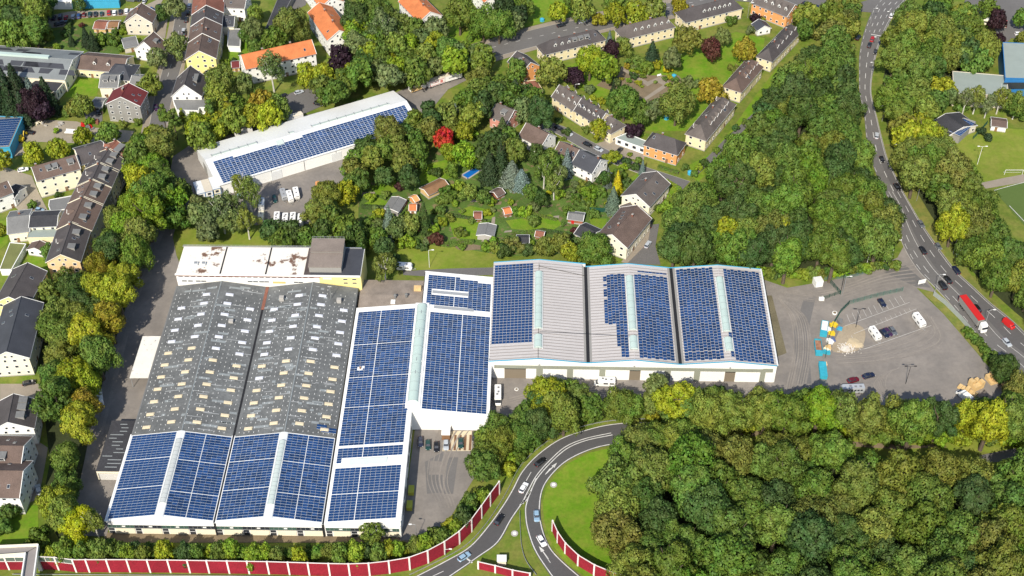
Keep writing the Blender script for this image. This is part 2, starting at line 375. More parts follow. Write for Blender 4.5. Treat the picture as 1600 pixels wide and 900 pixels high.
sheet('allotment_beds', [(932, 134), (965, 105), (1005, 118), (1060, 118), (1078, 140), (1040, 150), (1010, 160), (980, 150)], .05, soil)
sheet('garden_path', [(955, 104), (977, 105), (1012, 128), (1035, 118), (1048, 132), (1005, 160), (1001, 157), (1036, 133), (1024, 128), (1012, 135), (972, 110)], .06, paving)
sheet('bare_soil', [(704, 380), (720, 379), (752, 384), (750, 390), (725, 392), (715, 390)], .06, soil)
# streets
strip('pavement', [(268, -40), (270, 0), (262, 50), (252, 90), (240, 130), (228, 170), (222, 200), (215, 230)], [(302, -40), (300, 0), (296, 50), (291, 90), (283, 130), (272, 170), (265, 200), (258, 230)], .05, paving)
strip('main_street', [(277, -40), (277, 0), (270, 50), (260, 88), (250, 125), (240, 162), (234, 195), (226, 228)], [(294, -40), (294, 0), (291, 50), (287, 88), (277, 125), (267, 162), (260, 195), (250, 228)], .07, asph)
strip('pavement', [(730, 72), (800, 50), (870, 32), (950, 16), (1030, 2), (1130, -18)], [(775, 96), (830, 80), (900, 62), (970, 45), (1060, 28), (1150, 8)], .05, paving)
strip('diagonal_street', [(740, 76), (800, 56), (870, 38), (950, 22), (1030, 8), (1130, -12)], [(770, 90), (830, 74), (900, 57), (970, 40), (1060, 22), (1150, 2)], .07, asph)
sheet('side_street', [(1340, 5), (1375, -5), (1380, 5), (1362, 20), (1340, 18), (1250, 8), (1150, 2), (1150, -14), (1250, -8)], .068, asph)
strip('residential_street', [(850, 190), (880, 198), (915, 217), (960, 240), (1000, 258), (1035, 270), (1078, 284)], [(842, 202), (868, 208), (903, 228), (945, 250), (985, 266), (1020, 279), (1066, 297)], .07, asph)
sheet('dead_end_street', [(1012, 352), (1030, 350), (1024, 385), (1032, 414), (972, 414), (985, 400), (1008, 380)], .07, asph)
sheet('pavement', [(1004, 375), (1016, 358), (1012, 380), (980, 412), (970, 410)], .078, paving)
yl = [(-90, 1440, 1490), (-40, 1400, 1445), (0, 1375, 1415), (17, 1363, 1400), (50, 1350, 1382), (82, 1343, 1370), (115, 1342, 1363), (147, 1343, 1361), (180, 1350, 1369), (222, 1354, 1379), (250, 1361, 1387), (275, 1370, 1399), (300, 1382, 1411), (325, 1396, 1425), (350, 1401, 1440), (375, 1408, 1457), (400, 1420, 1475), (425, 1437, 1495), (450, 1462, 1522), (475, 1485, 1549), (500, 1505, 1580), (530, 1528, 1612), (560, 1566, 1650), (600, 1605, 1700)]
strip('main_road', [(a, y) for y, a, b in yl], [(b, y) for y, a, b in yl], .07, asph, 4)
strip('dark_lane', [((a+b)/2+1, y) for y, a, b in yl[10:]], [(b-3, y) for y, a, b in yl[10:]], .09, asphdl, 4)
o1 = [(640, 905), (695, 877), (732, 855), (762, 822), (785, 790), (800, 765), (815, 737), (840, 710), (875, 686), (912, 673), (955, 663), (1010, 660), (1060, 668)]
d1 = [(700, 905), (750, 870), (780, 847), (800, 812), (815, 790), (825, 772), (837, 747), (857, 725), (882, 702), (912, 689), (955, 680), (1010, 676), (1060, 680)]
strip('slip_road', o1, d1, .07, asphd)
l2 = [(870, 915), (837, 865), (824, 830), (820, 805), (822, 785), (837, 747), (857, 725), (882, 702), (912, 689), (955, 680), (1010, 676)]
r2 = [(925, 915), (877, 875), (857, 850), (846, 815), (845, 785), (850, 762), (865, 740), (887, 721), (920, 705), (955, 696), (1010, 692)]
strip('loop_road', l2, r2, .074, asphd)
strip('far_road', [(1530, 712), (1570, 704), (1640, 690)], [(1530, 724), (1575, 720), (1640, 706)], .06, asph)
mb = MB()
def inset(a, b, t): return [(p[0]+(q[0]-p[0])*t, p[1]+(q[1]-p[1])*t) for p, q in zip(a, b)]
line(mb, inset(o1, d1, .06), .3, .2, mark); line(mb, inset(o1, d1, .94)[:5], .3, .2, mark)
line(mb, inset(l2, r2, .06)[:6], .3, .2, mark); line(mb, inset(l2, r2, .92), .3, .2, mark)
line(mb, [(817, 788), (828, 770), (840, 747), (860, 724), (885, 702), (915, 689), (957, 680)], .3, .204, mark); line(mb, [(815, 788), (825, 768), (838, 744), (858, 721), (883, 699), (914, 686), (955, 677)], .3, .204, mark)
for a, b in (((830, 738), (822, 752)), ((693, 893), (676, 901))): line(mb, [a, b], .2, .2, mark)
for k in range(5):
    t = k/5; line(mb, [(812+14*t, 790-16*t), (824+6*t, 781-16*t)], .35, .204, mark)
line(mb, [(852, 742), (860, 732)], .2, .2, mark); line(mb, [(843, 855), (860, 880)], .2, .2, mark)
def arrow(x0, y0, x1, y1):
    a = G(x0, y0).xy; b = G(x1, y1).xy; d = (b-a).normalized(); s = Vector((-d.y, d.x))
    line(mb, [a, b], .3, .208, mark, world=True)
    mb.poly([(b-s*.6).to_3d()+Vector((0, 0, .208)), (b+d*2.2).to_3d()+Vector((0, 0, .208)), (b+s*.6).to_3d()+Vector((0, 0, .208))][::1], mark)
arrow(853, 741, 864, 730); arrow(857, 874, 848, 862)
line(mb, [(728, 872), (738, 880)], .5, .2, mark)
yR = yl[5:]
def at(t, rows): return [(a+(b-a)*t, y) for y, a, b in rows]
line(mb, at(.06, yl), .16, .2, mark, (3, 3)); line(mb, at(.94, yl), .15, .2, mark)
line(mb, at(.5, yl[:6]), .25, .2, mark, (3, 4)); line(mb, at(.27, yl[:5]), .2, .2, mark, (3, 4)); line(mb, at(.73, yl[:5]), .2, .2, mark, (3, 4))
line(mb, at(.5, yl[5:13]), .25, .2, mark, (4, 5))
line(mb, at(.42, yl[12:]), .16, .2, mark); line(mb, at(.7, yl[12:]), .18, .2, mark, (4, 5)); line(mb, at(.22, yl[12:]), .18, .2, mark, (4, 5))
line(mb, [(1361, 54), (1377, 57)], .6, .2, mark)
line(mb, [(750, 79), (830, 60), (900, 44), (1000, 22), (1100, 0)], .2, .2, mark, (2, 4))
line(mb, [(262, 120), (272, 85), (281, 40)], .2, .2, mark, (3, 4))
# parking bays
for a, b in (((1320, 510), (1421, 473)), ((1334, 522), (1432, 483)), ((1350, 546), (1455, 509)), ((1330, 525), (1345, 548))): line(mb, [a, b], .12, .2, mark)
for k in range(11):
    t = k/10; x = 1328+86*t; y = 504-29*t; line(mb, [(x-5-3*t, y-12), (x, y)], .1, .2, mark)
for k in range(8):
    t = k/7; x = 1372+52*t; y = 508-20*t; line(mb, [(x-4, y-6), (x, y)], .08, .2, mark)
for k in range(11): line(mb, [(60+4*k, 32), (61+4*k, 28)], .08, .2, mark)
# pitch lines
line(mb, [(1553, 298), (1590, 288), (1640, 276)], .25, .2, mark); line(mb, [(1577, 322), (1640, 388)], .25, .2, mark)
mb.build('road_markings', kind='structure')
# tyre marks and worn tracks on the yards
mb = MB(); tm1 = mat('tyre_track', (.213, .192, .171), .95, var=.2, scale=.5); tm2 = mat('dusty_track', (.243, .217, .19), .95, var=.2, scale=.5)
rt_ = random.Random(4)
for k in range(9):
    o = k*3.2; line(mb, [(1300+o*.4, 548+o*.9), (1360+o*.8, 540+o), (1420+o*1.2, 520+o*1.1), (1440+o*1.3, 500+o*1.2), (1432+o, 482+o*.6)], rt_.uniform(.25, .6), .19+.0011*k, rt_.choice((tm1, tm2)), n=8)
for k in range(7):
    o = k*3; line(mb, [(1405-o, 575+o*.3), (1388-o*.8, 585+o*.2), (1384-o, 605), (1400-o*.6, 622)], rt_.uniform(.2, .4), .185+.0011*k, rt_.choice((tm1, tm2)), n=8)
for k in range(8):
    o = k*3.4; line(mb, [(1216+o*.7, 466+o*.3), (1236+o, 500), (1240+o*1.1, 550), (1228+o*1.2, 610)], rt_.uniform(.3, .8), .186+.0011*k, rt_.choice((tm1, tm2)), n=8)
for k in range(6):
    o = k*5; line(mb, [(1225, 455+o*.3), (1290, 455+o*.7), (1380, 425+o), (1430, 415+o*1.2)], rt_.uniform(.3, .7), .188+.0011*k, rt_.choice((tm1, tm2)), n=8)
for k in range(7):
    o = k*4; line(mb, [(262-o*.5, 350), (240-o*.6, 400), (215-o*.6, 470), (185-o*.5, 580), (160-o*.4, 680)][0:5], rt_.uniform(.3, .7), .187+.0011*k, rt_.choice((tm1, tm2)), n=8)
for k in range(6):
    o = k*4; line(mb, [(690+o, 800-o*.5), (668+o*1.6, 740), (700+o*2, 655+o*.5), (800+o, 612+o*.6), (950, 606+o*.8), (1180, 606+o)], rt_.uniform(.3, .6), .189+.0011*k, rt_.choice((tm1, tm2)), n=8)
mb.build('tyre_marks', kind='structure')
# garden beds and patios
for i, (x, y, w_, h_, m_) in enumerate([(600, 330, 26, 8, soil), (575, 303, 20, 6, paving), (655, 322, 12, 10, soil), (690, 330, 16, 6, soil), (772, 318, 22, 6, soil), (745, 314, 20, 5, paving), (800, 322, 14, 8, soil), (760, 375, 16, 6, paving), (823, 340, 10, 5, soil), (868, 340, 10, 6, paving), (672, 352, 8, 12, paving), (770, 346, 6, 14, paving), (708, 372, 10, 3, soil), (900, 318, 14, 4, soil), (925, 328, 12, 5, paving), (630, 318, 12, 8, brown), (880, 352, 10, 5, soil), (793, 362, 12, 4, paving), (590, 345, 22, 5, paving), (855, 322, 16, 4, soil)]):
    sheet('garden_bed' if m_ is soil else 'patio', [(x-w_/2, y+h_/2), (x+w_/2, y+h_/2-1), (x+w_/2+1, y-h_/2), (x-w_/2+2, y-h_/2+1)], .05, m_)
# kerbs
mb = MB(); kerb = mat('kerb_stone', (.42, .40, .36), .9, var=.1, scale=1)
def kerbline(pts, wd=.3, h=.13):
    W = [G(p.x, p.y).xy for p in cr(pts, 4)]
    for a, b in zip(W, W[1:]):
        c = (a+b)/2; d = b-a; mb.box((c.x, c.y, 0), (d.length+.02, wd, h), kerb, math.atan2(d.y, d.x))
kerbline([(277, -40), (277, 0), (270, 50), (260, 88), (250, 125), (240, 162), (234, 195)]); kerbline([(294, -40), (294, 0), (291, 50), (287, 88), (277, 125), (267, 162), (260, 195)])
kerbline([(740, 76), (800, 56), (870, 38), (950, 22), (1030, 8), (1130, -12)]); kerbline([(770, 90), (830, 74), (900, 57), (970, 40), (1060, 22), (1150, 2)])
kerbline([(a, y) for y, a, b in yl[13:]]); kerbline([(b, y) for y, a, b in yl])
kerbline([(842, 202), (868, 208), (903, 228), (945, 250), (985, 266), (1020, 279), (1066, 297)]); kerbline([(850, 190), (880, 198), (915, 217), (960, 240), (1000, 258), (1035, 270), (1078, 284)])
mb.build('kerbs', kind='structure')
# pool
p = thing('swimming_pool', 'small rectangular blue swimming pool on the lawn behind the works', 'swimming pool', G(736, 270))
P = [G(*q) for q in ((721, 274), (731, 280), (752, 266), (741, 262))]; c = G(736, 270)
MB().prism([(q.x-c.x, q.y-c.y, .12) for q in P], .0, water).build('water', p)
mb = MB()
for i in range(4):
    a, b = P[i], P[(i+1) % 4]; m_ = (a+b)/2-c; d = b-a; mb.box((m_.x, m_.y, 0), (d.length+.6, .6, .2), concrete, math.atan2(d.y, d.x))
mb.build('coping', p)
# ------------------------------------------------------------------ window, dormer, chimney meshes (shared)
def winmesh(fr, pane, name):                        # unit window: 1 wide (x), 1 high (z), facing -y
    mb = MB()
    for c, d in (((-.45, 0, 0), (.1, .12, 1)), ((.45, 0, 0), (.1, .12, 1)), ((0, 0, 0), (.8, .12, .1)), ((0, 0, .9), (.8, .12, .1))): mb.box(c, d, fr)
    mb.poly([(-.4, -.02, .1), (.4, -.02, .1), (.4, -.02, .9), (-.4, -.02, .9)], pane)
    return mb.mesh(name)
WIN = winmesh(white, glassd, 'window'); WIND = winmesh(steel, glassd, 'dark_window')
def skl():
    mb = MB(); mb.box((0, 0, 0), (1, 1, .12), steel); mb.poly([(-.42, -.42, .13), (.42, -.42, .13), (.42, .42, .13), (-.42, .42, .13)], glassd); return mb.mesh('roof_window')
SKL = skl()
def chm():
    mb = MB(); mb.box((0, 0, 0), (.7, .55, 1.7), rt_rust); mb.box((0, 0, 1.7), (.85, .7, .12), concrete); mb.box((-.18, 0, 1.82), (.18, .18, .25), greyw); mb.box((.18, 0, 1.82), (.18, .18, .25), greyw); return mb.mesh('chimney')
CHM = chm()
DORM = {}
def dormmesh(roofm, kind):
    key = (roofm.name, kind)
    if key in DORM: return DORM[key]
    mb = MB()                                       # front at y=0 facing -y, runs back along +y
    if kind == 'g':                                 # small gabled dormer with white front
        mb.prism([(-.65, 0, 1.0), (.65, 0, 1.0), (.65, 1.8, 1.0), (-.65, 1.8, 1.0)], 0, white)
        mb.poly([(-.65, 0, 1.0), (.65, 0, 1.0), (0, 0, 1.75)], white)
        mb.slab((-.85, -.15, .85), (0, -.15, 1.85), (0, 2.6, 1.85), (-.85, 2.6, .85), .1, roofm); mb.slab((0, -.15, 1.85), (.85, -.15, .85), (.85, 2.6, .85), (0, 2.6, 1.85), .1, roofm)
        mb.slab((-.9, -.22, .86), (0, -.22, 1.95), (0, -.1, 1.95), (-.9, -.1, .86), .12, white); mb.slab((0, -.22, 1.95), (.9, -.22, .86), (.9, -.1, .86), (0, -.1, 1.95), .12, white)
        mb.poly([(-.4, -.02, .2), (.4, -.02, .2), (.4, -.02, .95), (-.4, -.02, .95)], glassd)
    else:                                           # box dormer
        mb.prism([(-1.2, 0, 1.4), (1.2, 0, 1.4), (1.2, 2.4, 1.6), (-1.2, 2.4, 1.6)], 0, greyw, roofm)
        mb.prism([(-1.35, -.15, 1.55), (1.35, -.15, 1.55), (1.35, 2.6, 1.75), (-1.35, 2.6, 1.75)], [1.42, 1.42, 1.62, 1.62], feltg)
        mb.poly([(-1, -.02, .3), (1, -.02, .3), (1, -.02, 1.3), (-1, -.02, 1.3)], white); mb.poly([(-.85, -.04, .4), (.85, -.04, .4), (.85, -.04, 1.2), (-.85, -.04, 1.2)], glassd)
    me = mb.mesh('dormer'); DORM[key] = me; return me
CAMP = Vector((0, 0, CAMH))
def rect_ridge(A, B, wd, rh):
    a = G(*A, rh).xy; b = G(*B, rh).xy; d = b-a
    c = (a+b)/2; return c, math.atan2(d.y, d.x), d.length, wd
def rect_pts(pts, z):                               # near-left, near-right, far-right, far-left of the eaves
    P = [G(*p, z).xy for p in pts]; a = (P[0]+P[3])/2; b = (P[1]+P[2])/2; d = b-a
    n = Vector((-d.y, d.x)).normalized(); wd = (abs((P[3]-P[0]).dot(n))+abs((P[2]-P[1]).dot(n)))/2
    return (a+b)/2, math.atan2(d.y, d.x), d.length, wd
def house(name, label, cat, rect, eh, rh, wallm, roofm, hip=0, nf=None, wsp=3.2, dorm=(), chim=(), sky_=0, group=None, winm=None, gable_w=True, verge=None, wsize=(1.1, 1.3), base=True, seed=0, side=None, over=.45, front=None):
    (c, rz, L, W) = rect; rnd = random.Random(seed or int(abs(c.x*7+c.y*3)))
    t = thing(name, label, cat, (c.x, c.y, 0), rz, group)
    a, b = L/2, W/2
    mb = MB()
    mb.v = [(-a, -b, 0), (a, -b, 0), (a, b, 0), (-a, b, 0), (-a, -b, eh), (a, -b, eh), (a, b, eh), (-a, b, eh)]
    mb.mid(wallm); F = [(0, 1, 5, 4), (2, 3, 7, 6), (0, 3, 2, 1)]
    if hip: F += [(1, 2, 6, 5), (3, 0, 4, 7), (4, 5, 6, 7)]
    else: mb.v += [(-a, 0, rh-.12), (a, 0, rh-.12)]; F += [(1, 2, 6, 9, 5), (3, 0, 4, 8, 7)]
    mb.f = F; mb.mi = [0]*len(F)
    mb.build('wall', t)
    if base: MB().box((0, 0, 0), (L+.12, W+.12, .5), concrete).build('plinth', t)
    # roof
    sl = (rh-eh)/b; oz = eh-sl*over; A = a+(.25 if not hip else over); B = b+over; th = .22
    r = MB()
    hl = a-hip
    if hip:
        r.v = [(-A, -B, oz), (A, -B, oz), (A, B, oz), (-A, B, oz), (-hl, 0, rh), (hl, 0, rh)]; r.mid(roofm)
        r.f = [(0, 1, 5, 4), (2, 3, 4, 5), (1, 2, 5), (3, 0, 4), (3, 2, 1, 0)]; r.mi = [0]*5
        g = r.build('roof', t)
        MB().box((0, 0, oz-.12), (2*A+.1, 2*B+.1, .12), white).build('gutter', t)
        MB().tube((-hl, 0, rh), (hl, 0, rh), .14, .14, roofm, 5).build('ridge_tiles', g)
    else:
        r.slab((-A, -B, oz), (A, -B, oz), (A, 0, rh), (-A, 0, rh), th, roofm); r.slab((A, B, oz), (-A, B, oz), (-A, 0, rh), (A, 0, rh), th, roofm)
        g = r.build('roof', t)
        MB().tube((-A, 0, rh+.02), (A, 0, rh+.02), .16, .16, roofm, 5).build('ridge_tiles', g)
        for sx in (-1, 1):
            v = MB()
            for sy in (-1, 1):
                p0 = (sx*(A+.03)-.08, sy*B, oz+.11); p1 = (sx*(A+.03)+.08, sy*B, oz+.11); q1 = (sx*(A+.03)+.08, 0, rh+.12); q0 = (sx*(A+.03)-.08, 0, rh+.12)
                v.slab(*((p0, p1, q1, q0) if sy < 0 else (p1, p0, q0, q1)), .25, verge or white)
            v.build('verge', t)
        for sy in (-1, 1): MB().tube((-A, sy*(B+.06), oz), (A, sy*(B+.06), oz), .1, .1, steel, 5).build('gutter', t)
    # windows, on the sides that can be seen from the air
    cr_, sr = math.cos(rz), math.sin(rz)
    def faces(nx, ny): 
        n = Vector((nx*cr_-ny*sr, nx*sr+ny*cr_)); return n.dot((CAMP.xy-c).normalized()) > -.05
    nf = nf if nf is not None else max(1, int(eh/2.7)); wm = winm or WIN
    def wall_windows(nx, ny, ln, dist, floors, zmax):
        if floors == 0: return
        n = max(1, int(ln/wsp)); ang = math.atan2(ny, nx)+PI/2
        for f in range(floors):
            z = 1.0+f*(eh/nf if nf else 2.8)
            if z+wsize[1] > zmax: continue
            for k in range(n):
                u = (k+.5)/n*ln-ln/2
                if rnd.random() < .06: continue
                if abs(u) > ln/2-.7: continue
                x = nx*(dist+.03)-ny*u; y = ny*(dist+.03)+nx*u
                ww = wsize[0]*(1.25 if k % 2 == 0 else .9)
                place('window', wm, t, Matrix.Translation((x, y, z)) @ Matrix.Rotation(ang, 4, 'Z') @ Matrix.Diagonal((ww, 1, wsize[1], 1)))
    if faces(0, -1): wall_windows(0, -1, L, b, nf, eh)
    if faces(0, 1): wall_windows(0, 1, L, b, nf, eh)
    for sx in (-1, 1):
        if faces(sx, 0):
            if gable_w: wall_windows(sx, 0, W, a, nf, eh)
            if not hip and rh-eh > 2.2:
                for u in (-1.1, 1.1):
                    place('window', wm, t, Matrix.Translation((sx*(a+.03), u, eh+.3)) @ Matrix.Rotation(math.atan2(0, sx)+PI/2, 4, 'Z') @ Matrix.Diagonal((.9, 1, 1.1, 1)))
    fs = -1 if faces(0, -1) else 1
    # a door on the front
    MB().box((rnd.uniform(-.3, .3)*L, fs*(b+.03), 0), (1.1, .12, 2.1), front or brown).build('door', t)
    # dormers: (side, u 0..1 along the ridge, kind)
    for s_, u, kd in dorm:
        y0 = b*.62; z0 = eh+sl*(b-y0)-.1
        m_ = Matrix.Translation((-a+u*L, s_*y0, z0)) @ (Matrix.Rotation(0 if s_ < 0 else PI, 4, 'Z'))
        place('dormer', dormmesh(roofm, kd), t, m_)
    for u, v in chim:
        z0 = eh+sl*(b-abs(v)*b)-.6
        place('chimney', CHM, g, Matrix.Translation((-a+u*L, v*b, z0)))
    for k in range(sky_):
        s_ = rnd.choice((-1, 1)); u = rnd.uniform(.12, .88)*L-a; v = rnd.uniform(.3, .75)*b
        z0 = eh+sl*(b-v)+.02; ang = math.atan(sl)
        place('roof_window', SKL, t, Matrix.Translation((u, s_*v, z0)) @ Matrix.Rotation(ang*(-s_), 4, 'X') @ Matrix.Diagonal((.9, 1.3, 1, 1)))
    return t
def flat(name, label, cat, pts, h, wallm, roofm, win=0, group=None, z0=0, parapet=.25, holes=(), trim=None, nf=1, wsp=3.2, wm=None, wsize=(1.2, 1.2)):
    P = [G(*p, h).xy for p in pts]
    ar = sum(P[i-1].x*P[i].y-P[i].x*P[i-1].y for i in range(len(P)))
    if ar < 0: P = P[::-1]
    c = sum(P, Vector((0, 0)))/len(P); P = [p-c for p in P]
    t = thing(name, label, cat, (c.x, c.y, z0), 0, group); H_ = h-z0
    MB().prism([(p.x, p.y, H_) for p in P], 0, wallm).build('wall', t)
    q = [p*(1+.18/max(p.length, .5)) for p in P]
    rf = MB().prism([(p.x, p.y, H_+.1) for p in P], H_+.004, roofm).build('roof', t)
    e = MB()
    for i in range(len(q)):
        a_, b_ = q[i-1], q[i]; d = b_-a_; m_ = (a_+b_)/2
        e.box((m_.x, m_.y, H_-.1), (d.length+.15, .3, .1+parapet), trim or wallm, math.atan2(d.y, d.x))
    e.build('parapet', t)
    if win:
        for i in range(len(P)):
            a_, b_ = P[i-1], P[i]; d = b_-a_; ln = d.length; n = Vector((d.y, -d.x)).normalized()
            if n.dot((CAMP.xy-c-(a_+b_)/2).normalized()) < .05 or ln < 2: continue
            k_ = max(1, int(ln/wsp))
            for f in range(nf):
                for k in range(k_):
                    p = a_+d*((k+.5)/k_)+n*.03
                    place('window', wm or WIN, t, Matrix.Translation((p.x, p.y, .9+f*H_/nf)) @ Matrix.Rotation(math.atan2(d.y, d.x), 4, 'Z') @ Matrix.Diagonal((wsize[0], 1, wsize[1], 1)))
    return t
# ------------------------------------------------------------------ solar halls
pframe = mat('panel_frame', (.55, .62, .70), .5)
def panel_mesh():
    mb = MB(); mb.prism([(-.5, -.5, .09), (.5, -.5, .09), (.5, .5, .09), (-.5, .5, .09)], 0, pframe, panelm); return mb.mesh('solar_panel')
PAN = panel_mesh()
PLEFT = {}
def solar(t, o, u, v, nu, nv, pu, pv, gap=.10, skip=None, off=0, extra_u=(), extra_v=(), limit=300):
    """panels on a roof plane: o corner (local), u/v unit vectors; panels nearest the camera as single parts, the rest joined"""
    w_ = u.cross(v).normalized(); cells = []
    if w_.z < 0: w_ = -w_
    for j in range(nv):
        for i in range(nu):
            if skip and skip(i, j): continue
            x = (i+.5)*pu+sum(.18 for e in extra_u if i >= e); y = (j+.5)*pv+sum(.18 for e in extra_v if j >= e)
            if off: y += off*pv*(i % 2)
            cells.append((j, x, y))
    left = PLEFT.setdefault(t.name, limit)
    single = cells[:left]; rest = cells[left:]; PLEFT[t.name] = left-len(single)
    jr = random.Random(len(cells))
    for j, x, y in single:
        p = o+u*x+v*y+w_*.06
        m = Matrix(((u.x*(pu-gap), v.x*(pv-gap), w_.x, p.x), (u.y*(pu-gap), v.y*(pv-gap), w_.y, p.y), (u.z*(pu-gap), v.z*(pv-gap), w_.z, p.z), (0, 0, 0, 1)))
        place('solar_panel', PAN, t, m)
    if rest:
        mb = MB(); a = (pu-gap)/2; b = (pv-gap)/2
        for j, x, y in rest:
            p = o+u*x+v*y+w_*.06; n_ = w_*.09+w_*jr.uniform(-.015, .015)
            T = [p-u*a-v*b+n_, p+u*a-v*b+n_, p+u*a+v*b+n_, p-u*a+v*b+n_]; i = len(mb.v)
            mb.v += [tuple(q) for q in T]+[tuple(q-n_) for q in T]
            mb.f.append((i, i+1, i+2, i+3)); mb.mi.append(mb.mid(panelm))
            for k in range(4): q = (k+1) % 4; mb.f.append((i+q, i+k, i+4+k, i+4+q)); mb.mi.append(mb.mid(pframe))
        mb.build('solar_panels', t, kind='stuff')
def vault(t, p, q, wd, h, m, seg=10, rib=2.2, name='ridge_skylight'):   # barrel rooflight from p to q (local)
    p = Vector(p); q = Vector(q); d = (q-p); L = d.length; d.normalize(); s = Vector((d.y, -d.x, 0)).normalized()
    mb = MB(); mb.mid(m); n = max(2, int(L/rib))
    for k in range(n+1):
        c = p+d*(L*k/n)
        for i in range(seg+1):
            a = PI*i/seg; mb.v.append(tuple(c+s*(wd/2*math.cos(a))+Vector((0, 0, h*math.sin(a)))))
    for k in range(n):
        for i in range(seg): r = k*(seg+1)+i; mb.f.append((r, r+1, r+seg+2, r+seg+1)); mb.mi.append(0)
    mb.f.append(tuple(range(seg, -1, -1))); mb.mi.append(0); mb.f.append(tuple(range(n*(seg+1), n*(seg+1)+seg+1))); mb.mi.append(0)
    g = mb.build(name, t)
    rb = MB()
    for k in range(0, n+1):
        c = p+d*(L*k/n)
        for i in range(seg):
            a0, a1 = PI*i/seg, PI*(i+1)/seg
            P0 = c+s*((wd/2+.03)*math.cos(a0))+Vector((0, 0, (h+.03)*math.sin(a0))); P1 = c+s*((wd/2+.03)*math.cos(a1))+Vector((0, 0, (h+.03)*math.sin(a1)))
            rb.poly([P0-d*.05, P1-d*.05, P1+d*.05, P0+d*.05], steel)
    rb.build('glazing_bars', g)
    cb = MB()
    for sd_ in (-1, 1):
        c = (p+q)/2+s*(sd_*(wd/2+.12)); cb.box((c.x, c.y, c.z-.35), (L+.3, .22, .5), whiteroof, math.atan2(d.y, d.x))
    cb.build('kerb', g)
    return g
V = Vector
# frame of the western works: local x east, y north, origin at the foot of the first valley
EH, RH = 6.2, 8.9
WO, WR = V((-90.2, 247.2, 0)), -math.radians(1.0)
def W2(x, y): return (WO.x+x*math.cos(WR)-y*math.sin(WR), WO.y+x*math.sin(WR)+y*math.cos(WR), 0)
def zroof(x):                                       # height of the gabled roofs at local x
    for a, r, b in ((-33, -16.3, 0), (0, 16.7, 33)):
        if a <= x <= b: return EH+(RH-EH)*((x-a)/(r-a) if x < r else (b-x)/(b-r))
def facade(t, x0, x1, bays, y=0, flip=False, base=True):     # the south front of the low halls
    for k in range(bays):
        a = x0+(x1-x0)*k/bays; b = x0+(x1-x0)*(k+1)/bays; w_ = b-a
        MB().box(((a+b)/2+1.0, y-.1, .3), (w_-2.4, .16, 2.5), cream2).build('wall_panel', t)
        MB().box((a+.95, y-.06, .2), (1.7, .1, 2.7), glassd).build('glazed_door', t)
        g = MB()
        g.box(((a+b)/2, y-.06, 3.0), (w_-.15, .1, 1.5), glassd if k % 2 else mat('dark_green_glass', (.06, .11, .09), .2, spec=.6)); f = g.build('window_band', t)
        m = MB()
        for i in range(7): m.box((a+w_*i/6, y-.13, 2.98), (.1, .08, 1.55), steel)
        m.box(((a+b)/2, y-.13, 4.5), (w_, .1, .12), white); m.box(((a+b)/2, y-.13, 2.85), (w_, .1, .12), steel)
        m.box((a+1.0, y-.13, 1.6), (1.8, .08, .1), white)
        m.build('window_frame', f)
        MB().box(((a+b)/2+.8, y-.2, 3.6), (1.0, .12, .5), white).build('vent_flap', t)
# --- twin-gabled hall with solar roofs, south
t = thing('factory_hall', 'low twin-gabled hall with solar roofs and cream front above the red noise barrier', 'factory hall', W2(0, 0), WR)
LS = 34.0
mb = MB()
for a, r, b in ((-33, -16.3, 0), (0, 16.7, 32.9)):
    for y in (0, LS): 
        pts = [(a, y, 0), (b, y, 0), (b, y, EH), (r, y, RH), (a, y, EH)]; mb.poly(pts if y == 0 else pts[::-1], white)
mb.poly([(-33, LS, 0), (-33, 0, 0), (-33, 0, EH), (-33, LS, EH)], white); mb.poly([(32.9, 0, 0), (32.9, LS, 0), (32.9, LS, EH), (32.9, 0, EH)], white)
mb.build('wall', t)
for (a, r, b) in ((-33, -16.3, 0), (0, 16.7, 32.9)):
    for p, q in ((a, r), (r, b)):
        zp, zq = (EH, RH) if q == r else (RH, EH)
        MB().slab((p+(.0 if p != a else -.2), -.35, zp+.15), (q, -.35, zq+.15), (q, LS, zq+.15), (p+(.0 if p != a else -.2), LS, zp+.15), .2, whiteroof).build('roof', t)
MB().box((0, LS/2, EH+.1), (.55, LS+.6, .12), blacks).box((-.45, LS/2, EH+.12), (.22, LS+.7, .22), white).box((.45, LS/2, EH+.12), (.22, LS+.7, .22), white).build('valley_gutter', t)
MB().box((-33.2, LS/2, EH-.05), (.35, LS+.7, .35), white).build('gutter', t)
MB().box((33.0, LS/2, EH+.1), (.5, LS+.6, .12), blacks).build('valley_gutter', t)
facade(t, -33, 0, 4); facade(t, 0, 32.9, 4)
for x in (0, 32.8): MB().box((x, -.2, 0), (.5, .25, EH), blacks).build('downpipe', t)
